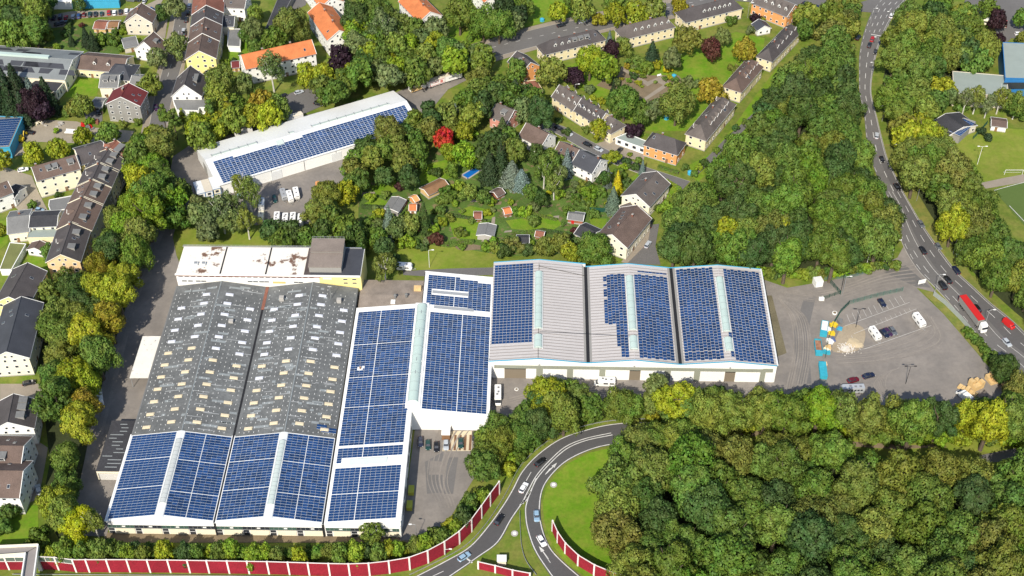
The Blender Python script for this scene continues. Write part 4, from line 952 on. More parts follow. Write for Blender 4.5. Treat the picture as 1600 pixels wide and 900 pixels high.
H('row_house', 'brown-roofed cream house, middle of the three along the middle wood', 'house', RP([(1157, 145), (1190, 105), (1166, 94), (1131, 132)], 6), 6, 9.8, cream, rt_brown, hip=3, dorm=gs(4, -1, 'g', .4, .9), chim=[(.3, 0), (.7, 0)], group='cream estate houses', sky_=4)
H('row_house', 'long grey-roofed cream house, uppermost of the three along the middle wood', 'house', RP([(1208, 95), (1247, 50), (1232, 39), (1181, 87)], 6), 6, 9.8, cream, rt_dark, hip=3, dorm=gs(5, -1, 'g', .3, .9), chim=[(.3, 0), (.7, 0)], group='cream estate houses', sky_=4)
H('apartment_house', 'orange rendered house with dark hipped roof near the residential street', 'house', RP([(1009, 226), (1059, 241), (1070, 222), (1018, 206)], 6), 6, 9.6, orange_r, rt_dark, hip=3, chim=[(.4, .1)], sky_=3, wsp=3.6)
H('apartment_house', 'orange row house with small dormers at the top of the estate', 'house', RP([(1176, 4), (1230, 25), (1250, 10), (1195, -12)], 6.5), 6.5, 10, orange_r, rt_grey, dorm=gs(5, -1, 'g'), chim=[(.5, 0)])
H('shed', 'small white gabled annex below the orange row house', 'shed', RR((1195, 40), (1186, 30), 6.5, 5), 3.2, 5, white, rt_slate)
flat('garage_row', 'row of flat white garages with grey-green roof beside the orange house', 'garages', [(962, 216), (979, 209), (1012, 222), (1009, 233)], 3, white, metalg, win=1, wsize=(2, 1.8), wsp=3)
flat('garage', 'small flat brown garage below the orange gabled house', 'garage', [(818, 128), (838, 126), (848, 142), (833, 149)], 3, cream, rt_rust, win=0)
H('house', 'brick-pink house with grey roof behind the dark conifer', 'house', RR((776, 161), (803, 172), 10, 9.5), 6, 9.5, pinkr, rt_grey, dorm=[(-1, .6, 'b')], chim=[(.2, .1)], sky_=2)
H('house', 'white house with plain brown gable roof by the tall pine', 'house', RR((823, 192), (857, 209), 9.5, 9), 5.2, 9, white, rt_brown, chim=[(.5, .2)], sky_=1)
H('house', 'semi-detached house with brown roof joined to the dark-roofed white house', 'house', RR((875, 221), (906, 234), 10, 9), 5.4, 9, cream2, rt_brown, chim=[(.6, 0)], sky_=3)
H('house', 'white house with dark slate gable roof and roof window', 'house', RR((906.5, 234.2), (938, 249), 10.4, 9.2), 5.6, 9.2, white, rt_slate, chim=[(.9, 0)], sky_=2)
H('garage', 'small dark-roofed garage right of the slate-roofed white house', 'garage', RR((940, 268), (950, 272), 5, 3.6), 2.6, 3.6, cream2, rt_slate)
H('house', 'long cream house with brown roof at the residential street corner', 'house', RR((994, 303), (1026, 268), 12, 9.4), 6, 9.4, cream2, rt_grey, chim=[(.6, .2)], sky_=4, dorm=[])
H('house', 'large cream house with patched brown and rust roof above the dead-end street', 'house', RR((957, 366), (995, 321), 12.5, 10), 6.4, 10, cream2, rt_brown, chim=[(.3, .1), (.7, -.2)], sky_=5)
flat('annex', 'small flat brown annex between the two large cream houses', 'annex', [(968, 322), (985, 316), (992, 326), (974, 334)], 4.5, cream2, rt_grey)
H('shed', 'grey-roofed garden building left of the patched-roof house', 'shed', RR((907, 352), (931, 363), 7.5, 4.4), 3, 4.4, beige, felt)
H('shed', 'brick garden shed with red door and grey roof', 'shed', RR((889, 333), (912, 336), 4.4, 3.2), 2.4, 3.2, brick, feltg, nf=0, front=redl)
H('shed', 'dark flat garden shed at the bottom of the gardens', 'shed', RR((808, 371), (826, 371), 4, 2.8), 2.2, 2.8, beige, felt, nf=0)
H('shed', 'small red-brown playhouse on the lawn', 'shed', RR((838, 361), (850, 363), 3, 2.8), 1.9, 2.8, brick, rt_rust, nf=0)
H('shed', 'grey felt garden shed on the oblong lawn', 'shed', RR((762, 349), (758, 366), 6, 3), 2.4, 3, concrete, feltg, nf=0)
H('shed', 'grey-roofed garden shed left of the orange shed', 'shed', RR((623, 308), (611, 326), 5.5, 3.2), 2.5, 3.2, greyw, feltg, nf=0)
H('shed', 'long brown-roofed shed below the pool garden', 'shed', RR((663, 296), (694, 281), 5.5, 3.4), 2.4, 3.4, timber, brown, nf=0)
H('shed', 'small orange garden shed', 'shed', RR((644, 308), (650, 305), 3.6, 3.4), 2.4, 3.4, orange_r, orange_r, nf=0)
H('shed', 'orange-tiled kiosk just below the orange shed', 'shed', RR((640, 320), (650, 320), 3.5, 3.2), 2.2, 3.2, white, rt_orange, nf=0)
H('shed', 'brown garden hut right of the conifer by the pool', 'shed', RR((772, 300), (783, 294), 4, 3.2), 2.2, 3.2, brick, rt_brown, nf=0)
H('shed', 'rust-red garden bed shelter between two lawns', 'shed', RR((741, 334), (752, 334), 4, 2.6), 2, 2.6, brown, rt_rust, nf=0)
H('shed', 'terracotta garden shed at the right end of the gardens', 'shed', RR((787, 327), (797, 325), 3.4, 3), 2.2, 3, brick, rt_orange, nf=0)
# orange-roofed blocks
def block(label, A, B, **k): return H('apartment_block', label, 'apartment block', RR(A, B, 11.5, 12.2), 8.6, 12.2, white, rt_orange, nf=3, wsp=3, sky_=2, group='white apartment blocks with orange roofs', chim=[(.3, .05), (.7, .05)], **k)
block('long white apartment block with orange roof facing the car park above the detached hall', (377, 86), (486, 62))
block('white apartment block with orange roof, end-on, left of the purple tree', (530, 47), (499, 4))
block('white apartment block with orange roof in the upper centre, right of the birch', (672, 18), (640, -14))
block('white apartment block at the top edge, partly behind the end-on orange-roofed block', (518, -4), (490, -40))
block('white apartment block with orange roof cut by the top edge, right of centre', (775, -12), (745, -45))
flat('garage_row', 'long dark flat garage roof at the top, left of the orange-roofed blocks', 'garages', [(437, -8), (459, -8), (425, 54), (413, 50)], 3.2, feltg, felt, nf=0)
# left town
H('house', 'beige gabled house with brown roof below the rows of parked cars', 'house', RR((213, 21), (221, 5), 12.5, 11.5), 7, 11.5, beige, rt_brown, sky_=3, chim=[(.5, .1)])
H('house', 'white gabled house with steep brown roof left of the main street', 'house', RR((225, 65), (240, 50), 11.5, 10.5), 5.6, 10.5, white, rt_brown, sky_=2, dorm=[(-1, .6, 'b')])
H('terraced_house', 'yellow-gabled end house of the brown-roofed terrace along the main street', 'house', RR((311, 79), (316, 52), 13, 12.5), 8.4, 12.5, yellowr, rt_brown, nf=3, sky_=4, chim=[(.5, .2)])
H('terraced_house', 'second house of the brown-roofed terrace, with chimneys', 'house', RR((316.1, 51.4), (320, 27), 13.4, 12.9), 8.6, 12.9, cream, rt_brown, nf=3, sky_=5, chim=[(.5, .1), (.3, -.2)])
H('terraced_house', 'third house of the terrace, with large dark roof and skylights', 'house', RR((320, 26.4), (322, 8), 13.4, 12.9), 8.6, 12.9, beige, rt_dark, nf=3, sky_=4, chim=[(.5, .1)])
H('terraced_house', 'reddish-roofed top house of the terrace at the picture edge', 'house', RR((322, 7.4), (324, -20), 14, 13.2), 8.8, 13.2, cream2, rt_rust, nf=3, sky_=3, chim=[(.5, .1)])
H('terraced_house', 'white house at the top edge right of the terrace', 'house', RR((352, -8), (385, -6), 11, 10.5), 7.5, 10.5, white, rt_grey, sky_=2)
H('house', 'white house with dark attic roof and two skylights right of the terrace', 'house', RR((341, 26), (366, 26), 9, 7.2), 5, 7.2, cream2, rt_slate, sky_=3)
flat('garage_row', 'stepped grey garage roofs right of the terrace', 'garages', [(357, 46), (376, 46), (375, 73), (356, 72)], 3, white, feltg)
H('shed', 'dark red garden pavilion right of the terrace', 'shed', RR((362, 97), (373, 96), 5, 3.6), 2.4, 3.6, timber, rt_red, nf=0)
H('house', 'white gabled house with dark roof, corner shop with flat annex by the street', 'house', RR((288, 132), (297, 103), 12.5, 11.5), 5.8, 11.5, white, rt_dark, sky_=4, dorm=[(-1, .5, 'b'), (-1, .7, 'b')])
flat('annex', 'flat grey annex in front of the white gabled corner house', 'annex', [(271, 157), (273, 150), (332, 148), (333, 168), (311, 168), (310, 173), (277, 172)], 3.6, white, feltg, win=1)
t = H('factory_shed', 'long grey workshop with patched roof and glazed ridge at the far left', 'workshop', RP([(101, 118), (124, 77), (-2, 64), (-25, 108)][:1]+[(124, 77)]+[(-2, 64), (-25, 106)], 7) if False else RR((-40, 82), (113, 93), 22, 9.5), 6.5, 9.5, cream2, mat('workshop_roof', (.19, .205, .205), .75, var=.15, scale=.5), nf=1, wsp=3, wsize=(1.2, 3.2), sky_=0)
rr = random.Random(9); q = MB()
for k in range(26):
    x = rr.uniform(-24, 22); y = rr.choice((-8.7, -5.6, 3, 6)); z = 9.5-abs(y)*3/11+.05; y2 = y+2.8; z2 = 9.5-abs(y2)*3/11+.05
    q.slab((x, y, z), (x+rr.uniform(4, 9), y, z), (x+6, y2, z2), (x, y2, z2), .06, rt_slate)
q.build('dark_roof_sheets', t, kind='stuff'); MB().box((-6, 0, 9.4), (36, 1.8, 1.0), glassgr).build('glazed_ridge', t)
flat('annex', 'flat dark annex with tall white-framed windows below the long workshop', 'annex', [(68, 117), (104, 124), (87, 144), (40, 138)], 4.5, cream2, felt, win=1, wsize=(1, 2.8), wsp=2.4)
H('house', 'long low brown-roofed building joining the long workshop to the street', 'house', RR((127, 86), (198, 92), 13, 7.2), 4.5, 7.2, cream, rt_brown, dorm=[(-1, .35, 'g'), (-1, .65, 'g')])
H('house', 'grey hipped house behind the dark red roof', 'house', RR((170, 101), (208, 104), 12, 8.6), 5.6, 8.6, cream2, rt_slate, hip=4, sky_=3)
H('house', 'cream house with green-edged flat dormer and red-white awning', 'house', RR((158, 117), (186, 117), 11, 8.5), 6, 8.5, cream2, feltg, dorm=[(-1, .3, 'b'), (-1, .7, 'b')])
H('house', 'grey gabled apartment house with dark red roof beside the main street', 'house', RR((189, 151), (201, 130), 14.5, 13), 9, 13, greyw, rt_red, nf=3, sky_=3, chim=[(.5, .15), (.6, .15)])
H('house', 'grey-roofed house touching the dark red roof, on the street side', 'house', RR((207, 118), (222, 120), 10, 8), 5.4, 8, cream2, feltg, sky_=3)
H('garage', 'small white garage with grey roof behind the dark red roofed house', 'garage', RR((146, 157), (162, 158), 6, 3.4), 2.8, 3.4, white, feltg, nf=0)
H('shed', 'garden house with red-brown roof below the parked cars', 'shed', RR((149, 34), (167, 35), 7, 3.8), 2.6, 3.8, timber, rt_rust, nf=0)
H('shed', 'garden house with dull brown roof next to the red-brown one', 'shed', RR((170, 35), (185, 35), 6.5, 3.6), 2.6, 3.6, timber, brown, nf=0)
H('garage', 'grey flat garage pair left of the steep white house', 'garage', RR((192, 66), (213, 62), 8, 3.6), 3, 3.6, beige, feltg, nf=0)
flat('warehouse', 'long white shed roof at the top edge', 'warehouse', [(72, -2), (111, -2), (111, 3), (72, 3)], 4, white, whiteroof)
flat('warehouse', 'bright blue long shed at the top edge', 'warehouse', [(118, -6), (186, -6), (185, 1), (118, 2)], 4, bluep, bluep)
t = flat('workshop', 'blue-walled workshop with solar roof at the far left edge', 'workshop', [(-14, 232), (15, 230), (35, 184), (-14, 182)], 5.5, bluep, feltg)
W_ = [G(*p, 5.7) for p in [(-14, 230), (14, 228), (33, 186)]]; uu = (W_[1]-W_[0]).normalized(); vv = (W_[2]-W_[1]).normalized(); W_ = W_[1]-t.location
solar(t, V((W_.x, W_.y, 5.62))-uu*.4+vv*.4, -uu, vv, 9, 12, 1.1, 1.6)
# left: yellow and peach terrace
H('apartment_house', 'pale yellow three-storey house with brown roof and box dormers, facing left of the terrace', 'house', RP([(59, 281), (126, 262), (114, 243), (47, 262)], 9), 9, 12.3, cream2, rt_brown, nf=3, dorm=[(-1, .35, 'b'), (-1, .48, 'b'), (-1, .85, 'b')], sky_=2, chim=[(.1, .3)], wsp=3.4)
H('apartment_house', 'bright yellow house with dark roof between the pale yellow house and the terrace', 'house', RR((118, 234), (160, 222), 12, 12), 8.8, 12, yellowr, rt_dark, nf=3, sky_=2)
ridge = [(182, 220), (170, 232), (156, 254), (144, 280), (130, 307), (112, 347), (95, 397)]
nm = ['red-walled top house of the dark terrace', 'second house from the top of the dark terrace', 'third house from the top of the dark terrace, with white firewall', 'fourth house from the top of the dark terrace', 'fifth house of the dark terrace, with reddish chimneys', 'peach-gabled lowest house of the dark terrace beside the tree belt']
wl = [mat('red_render', (.35, .04, .04), .9), greyw, cream2, greyw, cream2, peach]
for k in range(6):
    A, B = ridge[k+1], ridge[k]
    H('terraced_house', nm[k], 'house', RR(A, B, 13 if k < 5 else 12, 12.6), 9, 12.6, wl[k], [rt_rust, rt_dark, rt_dark, rt_brown, rt_brown, rt_dark][k], nf=3, dorm=[(-1, .3, 'b'), (-1, .75, 'b'), (1, .5, 'g')], chim=[(.95, .1)], sky_=3, verge=cream2, seed=k+3)
H('apartment_house', 'white two-storey house with brown roof at the left edge', 'house', RP([(-8, 310), (18, 300), (10, 285), (-16, 295)], 7.5), 7.5, 10.5, white, rt_brown, nf=2, sky_=1)
H('garage', 'dark-roofed white annex right of the white left-edge house', 'annex', RR((14, 294), (30, 298), 7.5, 5.4), 4.4, 5.4, white, felt)
flat('annex', 'long white annex with two-tone flat roof beside the terrace', 'annex', [(77, 322), (78, 313), (116, 306), (112, 325), (80, 331)], 4, white, feltg)
H('workshop', 'grey roofed workshop left part of the rear yard buildings', 'workshop', RR((12, 340), (45, 336), 13, 7.4), 5, 7.4, cream2, feltg, chim=[(.5, .4)])
H('workshop', 'grey ribbed roof workshop with cream terrace below, right part of the rear yard', 'workshop', RR((48, 338), (90, 336), 9, 7.4), 6, 7.4, cream2, felt)
flat('workshop', 'lower lean-to with grey-green roof below the ribbed workshop', 'annex', [(43, 372), (46, 360), (90, 357), (87, 371)], 4.2, cream, metalg, win=1)
H('shed', 'small white garden house with brown roof', 'shed', RR((54, 387), (62, 376), 6.5, 4.4), 3, 4.4, white, rt_brown, nf=1)
t = flat('garage_row', 'flat green planted garage roof with white wall at the left', 'garages', [(0, 421), (18, 421), (40, 382), (16, 380)], 3, white, mat('planted_roof', (.16, .17, .06), .95, var=.2, scale=.6))
H('apartment_house', 'yellow-gabled house with dark roof, upper of two at the left edge', 'house', RR((14, 463), (43, 411), 12, 12), 8.6, 12, yellowr, rt_dark, nf=3, sky_=3)
H('apartment_house', 'cream-gabled house with long black roof, behind the bare tree at the left', 'house', RR((10, 549), (33, 464), 13, 12), 8.6, 12, cream2, rt_slate, nf=3, sky_=4)
H('apartment_house', 'white-gabled house with dark roof and grey dormers, left edge above the courtyard', 'house', RR((12, 659), (21, 616), 14, 12), 8.2, 12, white, rt_dark, nf=3, dorm=[(-1, .3, 'b'), (-1, .6, 'b'), (-1, .85, 'b')], sky_=3)
H('apartment_house', 'house with brown tile roof and shaded blue-grey gable at the left edge', 'house', RR((-30, 696), (36, 697), 14, 12), 8.4, 12, white, rt_brown, nf=3, dorm=[(-1, .55, 'b')], sky_=2)
H('apartment_house', 'lowest brown-roofed house at the left edge with two skylights', 'house', RR((-30, 735), (35, 736), 14, 12.4), 8.6, 12.4, white, rt_brown, nf=3, sky_=3)
# right: school and sports buildings
t = flat('sports_hall', 'sports hall with grey-green roof and deep blue wall at the right edge', 'sports hall', [(1571, 122), (1567, 67), (1640, 70), (1650, 124)], 9, blue2, metalg)
P0 = G(1573, 124, 9)-t.location; MB().box((P0.x+12, P0.y-.3, 4.5), (26, .25, 3), glassd).build('window_band', t)
t = flat('school_building', 'grey flat-roofed school wing behind the row of thin trees', 'school', [(1491, 146), (1489, 112), (1572, 119), (1575, 150)], 6.5, beige, metalg, win=1, nf=2, wsp=2.6)
t = H('clubhouse', 'dark-roofed clubhouse with violet solar panels on its right side', 'clubhouse', RR((1478, 178), (1505, 198), 16, 5.4), 3.4, 5.4, beige, felt, nf=1)
q = flat('carport', 'solar carport roof beside the dark clubhouse', 'carport', [(1482, 205), (1505, 185), (1524, 191), (1500, 213)], 3.8, greyw, steel)
Wq = [G(*p, 4.1) for p in [(1482, 205), (1500, 213), (1524, 191), (1505, 185)]]; uu = (Wq[1]-Wq[0]).normalized(); vv = (Wq[3]-Wq[0]).normalized(); o_ = Wq[0]-q.location; nu = int((Wq[1]-Wq[0]).length/1.7); nv = int((Wq[3]-Wq[0]).length/1.1)
solar(q, V((o_.x, o_.y, 4.0))+uu*.3+vv*.3, uu, vv, nu, nv, 1.7, 1.1)
H('shed', 'white equipment shed with brown roof beside the sports field', 'shed', RR((1550, 187), (1573, 190), 6, 3.6), 2.8, 3.6, white, rt_brown, nf=0)
# containers by the detached hall
for k, (x, y) in enumerate([(314, 291), (326, 288), (338, 284)]):
    t = thing('office_container', ['white', 'white', 'beige'][k]+' office container with blue frame, '+['left', 'middle', 'right'][k]+' of three joined to the detached hall', 'container', G(x, y+18), R_(22), 'office containers')
    MB().box((0, 0, 0), (3.0, 8, 5.2), [white, white, cream2][k]).build('body', t); MB().box((0, 0, 5.2), (3.1, 8.1, .15), whiteroof if k != 1 else beige).build('roof', t)
    f = MB()
    for sx in (-1.5, 1.5):
        for sy in (-4, 4): f.box((sx*.99, sy*.99, 0), (.2, .2, 5.22), blue2)
    for z in (0, 2.6, 5.0): f.box((0, -4.03, z), (3.05, .12, .22), blue2)
    f.build('frame', t)
    for z in (.9, 3.5): place('window', WIND, t, Matrix.Translation((0, -4.08, z)) @ Matrix.Diagonal((1.3, 1, 1.1, 1)))
# ------------------------------------------------------------------ trees
TCOL = {'dark': (.064, .112, .026), 'mid': (.112, .180, .028), 'olive': (.160, .202, .034), 'yg': (.255, .290, .020), 'lime': (.18, .275, .022), 'yellow': (.50, .42, .015), 'brown': (.18, .165, .04), 'oliveb': (.168, .185, .036),
        'purple': (.034, .016, .024), 'red': (.34, .035, .02), 'blue': (.15, .20, .16), 'bright': (.115, .200, .024), 'grey': (.14, .185, .06), 'gold': (.26, .225, .022), 'conif': (.034, .062, .024), 'wine': (.09, .035, .03)}
TWORD = {'dark': 'dark green', 'mid': 'green', 'olive': 'olive green', 'yg': 'yellow-green', 'lime': 'lime green', 'yellow': 'bright yellow', 'brown': 'brownish', 'oliveb': 'brown-green', 'purple': 'dark purple', 'red': 'red', 'blue': 'blue-grey', 'bright': 'bright green', 'grey': 'grey-green', 'gold': 'golden', 'conif': 'dark green', 'wine': 'wine-red'}
def quads_mesh(name, C, Nn, sz, rng, mat_, asp=1.3):
    """small leaf-clump faces: centres C, normals Nn, sizes sz"""
    n = len(C); Nn = Nn/np.linalg.norm(Nn, axis=1)[:, None]
    r = rng.normal(size=(n, 3)); a = np.cross(Nn, r); a /= np.linalg.norm(a, axis=1)[:, None]; b = np.cross(Nn, a)
    h = sz[:, None]/2; bend = Nn*h*.35
    v = np.stack([C-a*h*asp-bend, C-b*h+bend*.6, C+a*h*asp-bend, C+b*h+bend*.6], 1).reshape(-1, 3)
    me = bpy.data.meshes.new(name); me.vertices.add(4*n); me.vertices.foreach_set('co', v.ravel().astype('f'))
    me.loops.add(4*n); me.loops.foreach_set('vertex_index', np.arange(4*n, dtype='i')); me.polygons.add(n)
    me.polygons.foreach_set('loop_start', np.arange(0, 4*n, 4, dtype='i')); me.update(calc_edges=True); me.materials.append(mat_); return me
def crown_points(seed, n, kind):
    rng = np.random.default_rng(seed)
    if kind in ('conifer',):
        C = []; Nn = []; layers = 15
        for k in range(layers):
            z = k/layers; rad = (1-z)**.85*(.95+.1*rng.random())
            m = int(n*rad/7.2)
            th = rng.random(m)*2*PI; lob = 1+.22*np.sin(th*(5+k % 3)+k*1.7)
            rr_ = rad*lob*np.sqrt(rng.random(m)*.75+.25)
            x = rr_*np.cos(th); y = rr_*np.sin(th); zz = z*2.0-rr_*.22+rng.normal(size=m)*.02
            C.append(np.stack([x, y, zz], 1)); Nn.append(np.stack([np.cos(th)*.7, np.sin(th)*.7, np.full(m, .8)], 1)+rng.normal(size=(m, 3))*.45)
        return np.concatenate(C), np.concatenate(Nn), rng
    nb = {'round': 34, 'sparse': 26, 'poplar': 22, 'bush': 14, 'tall': 30}[kind]
    cz = {'round': .82, 'sparse': 1.05, 'poplar': 3.0, 'bush': .75, 'tall': 1.25}[kind]      # half height in units of crown radius
    cen = []; rad = []
    tries = 0
    while len(cen) < nb and tries < 4000:
        tries += 1
        d = rng.normal(size=3); d /= np.linalg.norm(d)
        if d[2] < -.55: continue
        shell = .42+.36*rng.random() if kind != 'poplar' else .25+.45*rng.random()
        c = d*shell*np.array([1, 1, cz])*np.array([1+.2*rng.normal(), 1+.2*rng.normal(), 1])
        r = (.24+.17*rng.random())*({'sparse': .8, 'poplar': .85}.get(kind, 1))
        if kind != 'poplar' and any(np.linalg.norm(c-q) < .19 for q in cen): continue
        cen.append(c); rad.append(r)
    cen = np.array(cen); rad = np.array(rad); nb = len(cen)
    w_ = rad**2; w_ = w_/w_.sum(); idx = rng.choice(nb, size=int(n*1.7), p=w_)
    d = rng.normal(size=(len(idx), 3)); d[:, 2] += .25; d /= np.linalg.norm(d, axis=1)[:, None]
    f = 1-.30*rng.random(len(idx))**2
    bump = 1+.10*np.sin(d[:, 0]*9+idx)+.10*np.sin(d[:, 1]*8+idx*2)+.08*np.sin(d[:, 2]*10+idx)
    C = cen[idx]+d*(rad[idx]*f*bump)[:, None]
    keep = np.ones(len(idx), bool)
    for k in range(nb): keep &= ~((np.linalg.norm(C-cen[k], axis=1) < rad[k]*.72) & (idx != k))
    C = C[keep][:n]; d = d[keep][:n]
    return C, d+rng.normal(size=d.shape)*.30, rng
CROWN = {}
def crown(kind, k, lo=False):
    key = (kind, k, lo)
    if key in CROWN: return CROWN[key]
    n = {'round': 7800, 'sparse': 3200, 'poplar': 3600, 'bush': 1500, 'conifer': 4600, 'tall': 8200}[kind]
    s = {'round': .067, 'sparse': .072, 'poplar': .11, 'bush': .14, 'conifer': .08, 'tall': .072}[kind]
    if lo: n = n//4; s *= 2.0
    C, Nn, rng = crown_points(hash_(kind)+k*17, n, kind)
    sz = s*(.6+.8*rng.random(len(C)))
    me = quads_mesh('crown', C, Nn, sz, rng, LEAFT if lo else LEAF); CROWN[key] = me; return me
def hash_(s): return sum(ord(c)*(i+3) for i, c in enumerate(s))
def trunk_mesh(seed, limbs, bm, thin=False):
    rng = random.Random(seed); mb = MB()
    tr = .045 if not thin else .03
    mb.tube((0, 0, 0), (.02, 0, .5), tr*1.2, tr*.8, bm, 7); mb.tube((.02, 0, .5), (0, .02, .85), tr*.8, tr*.45, bm, 6)
    for k in range(limbs):
        a = 2*PI*k/limbs+rng.uniform(-.4, .4); z = .35+.3*rng.random(); L = .22+.12*rng.random()
        p = (.01, 0, z); q = (math.cos(a)*L*.6, math.sin(a)*L*.6, z+.16); r = (math.cos(a)*L, math.sin(a)*L, z+.34)
        mb.tube(p, q, tr*.5, tr*.33, bm, 5); mb.tube(q, r, tr*.33, tr*.12, bm, 5)
    return mb.mesh('trunk')
TRUNK = {False: [trunk_mesh(k, 5, BARK) for k in range(3)], True: [trunk_mesh(k+9, 9, BIRCH, True) for k in range(3)]}
SPEC = []                                            # px py: where the crown's middle appears
def T(px, py, d, col='mid', kind='round', h=None, place_='', noun=None, label=None, cap=None):
    h = h or {'round': d*1.22+2, 'tall': d*1.5+2, 'sparse': d*1.7+2, 'poplar': d*4.2, 'bush': d*.85, 'conifer': d*2.3+1}[kind]
    zc = {'bush': h*.5, 'conifer': h*.45}.get(kind, h*.62)
    p = G(px, py, zc); SPEC.append(dict(p=p, d=d, h=h, col=col, kind=kind, pl=place_, noun=noun, label=label, px=px, py=py))
def near(p, r):
    return any((s['p'].xy-p.xy).length < (s['d']/2+r)*.72 for s in SPEC)
def fill(poly, dmin, dmax, cols, place_, kinds=('round',), seed=1, dens=.80, hk=1.0, noun=None, n=5000, inset_=.62):
    rng = random.Random(seed); xs = [p[0] for p in poly]; ys = [p[1] for p in poly]; mine = []
    for _ in range(n):
        x = rng.uniform(min(xs), max(xs)); y = rng.uniform(min(ys), max(ys))
        if not inside(x, y, poly): continue
        d = rng.uniform(dmin, dmax); kd = rng.choice(kinds); rpx = d*.5*FOC/math.hypot(G(x, y).y, CAMH)*inset_
        if any(not inside(x+rpx*a, y+rpx*b*.85, poly) for a, b in ((1, 0), (-1, 0), (0, 1), (0, -1)) if 0 < x+rpx*a < 1600 and 0 < y+rpx*b < 900): continue
        if kd == 'poplar': d *= .45
        h = {'round': d*1.22+2, 'tall': d*1.5+2, 'sparse': d*1.7+2, 'poplar': d*4.2, 'bush': d*.85, 'conifer': d*2.3+1}[kd]*hk*rng.uniform(.78, 1.2)
        q = G(x, y, h*.62)
        if any((s['p'].xy-q.xy).length < (s['d']+d)/2*dens for s in SPEC[-400:]): continue
        T(x, y, d, rng.choice(cols), kd, h, place_, noun)
# explicit trees: x y diameter colour kind
def TS(place_, s):
    for L in s.strip().split('\n'):
        f = L.split()
        T(float(f[0]), float(f[1]), float(f[2])*(.8 if place_ == 'in the gardens behind the works' and float(f[1]) > 262 and float(f[2]) < 12 and 'blue' not in f else 1), f[3], f[4] if len(f) > 4 else 'round', float(f[5]) if len(f) > 5 else None, place_)
TS('on the estate green', '''
897 118 8.5 purple round 10
862 110 11 olive
922 95 12 yg
946 105 11 lime
962 128 5 grey bush
1019 84 8.5 conif conifer 13
1050 90 8 grey tall
1075 62 11 oliveb
1111 75 8.5 wine
1129 58 7 grey
1164 78 9 gold
1143 32 5.5 mid bush
976 158 12 mid
958 145 5 conif conifer
1058 160 14 olive
1110 142 10 gold
1022 170 8 grey tall
1005 178 8 mid
990 205 8 purple bush
1008 212 6 purple tall
955 78 7 purple
973 73 7 olive
952 66 5 blue conifer
1043 108 4 yellow bush
1078 128 7 grey bush
1010 106 7 mid bush
995 95 6 mid bush
1025 100 5 yg bush
990 118 4 dark bush
922 140 5 grey bush
940 157 4 yg bush
1150 108 6 olive bush
1172 48 5 grey bush
1180 28 5 purple bush
1190 30 3 yg bush
997 130 3 yg bush
1185 45 5 mid bush
1130 160 7 olive
915 78 5 purple bush
937 200 7 yg
''')
TS('along the diagonal street', '''
846 60 8 yg tall
872 18 8 yg
930 40 9 yg tall
962 20 9 yg
995 20 10 yg
1022 15 10 olive
935 30 7 gold bush
1062 8 7 gold
1095 5 8 yg
820 12 9 mid
805 35 8 grey
910 12 10 olive
900 -5 10 mid
960 0 10 mid
718 20 14 olive
755 35 13 mid
780 38 12 mid
808 25 9 conif
788 12 10 conif
808 110 9 mid
805 150 11 conif conifer 17
''')
TS('by the orange-roofed blocks', '''
454 38 14 olive
430 60 10 mid
533 92 11 purple
650 45 9 mid
627 40 10 olive
680 60 7 yg
556 30 13 dark
590 18 12 mid
570 12 11 mid
597 42 14 grey sparse 22
560 65 9 mid
576 85 10 yg tall
620 80 9 yg
605 85 8 yg
545 115 8 yg tall
423 105 11 grey sparse
480 115 9 yg
505 118 9 yg
405 150 6 mid
680 45 10 grey
735 60 4 mid bush
700 82 12 mid
755 90 11 olive
725 45 4 olive bush
''')
TS('along the upper main street', '''
275 70 9 grey
245 90 8 grey
234 132 9 olive
272 10 9 grey
252 20 6 dark
255 178 6 mid poplar 18
270 184 6 mid poplar 18
284 180 4 yg poplar 12
328 172 6 mid poplar 19
356 168 6 yg poplar 17
345 125 12 olive
340 148 9 olive
380 130 8 grey
398 20 7 olive
395 45 9 grey
385 55 6 mid
400 75 7 mid
''')
TS('in the old quarter at the left', '''
145 65 6 conif conifer 11
111 62 4 conif conifer 7
134 58 6 conif conifer 11
75 55 5 olive
128 40 3 wine bush
180 48 4 mid bush
190 75 4 mid bush
160 62 7 mid bush
175 62 7 mid bush
106 45 4 dark bush
102 52 4 dark bush
128 165 8 olive
115 168 6 oliveb
105 175 5 mid bush
2 250 7 yg
52 238 8 yg
92 233 8 yg
170 208 8 mid
130 213 7 yg
125 5 5 dark
12 363 5 lime conifer 10
35 390 5 mid
75 393 5 mid
90 305 3 dark bush
50 320 4 mid bush
0 360 6 yg bush
22 560 10 oliveb sparse 11
30 480 8 dark bush
100 435 8 olive sparse 12
75 455 7 olive
130 445 8 oliveb
15 800 7 mid bush
5 825 6 mid bush
30 790 7 dark bush
''')
fill([(-20, -10), (72, -10), (78, 20), (55, 50), (40, 66), (-20, 66)], 9, 13, ['mid', 'dark', 'olive', 'mid'], 'in the grove at the top left corner', seed=11, kinds=('round', 'tall'), inset_=.35, dens=.65)
for (x, y, d, c) in ((5, 130, 10, 'conif'), (22, 126, 10, 'conif'), (42, 126, 9, 'blue'), (62, 130, 10, 'conif'), (72, 150, 11, 'conif'), (30, 148, 11, 'conif'), (18, 166, 11, 'conif'), (35, 170, 10, 'conif'), (-4, 150, 11, 'conif'), (48, 145, 9, 'blue'), (50, 160, 11, 'purple'), (12, 155, 9, 'conif'), (65, 172, 8, 'purple'), (48, 120, 6, 'blue'), (74, 124, 6, 'conif')):
    T(x, y, d, c, 'conifer' if c != 'purple' else 'round', d*1.75 if c != 'purple' else None, 'in the conifer group below the long workshop')
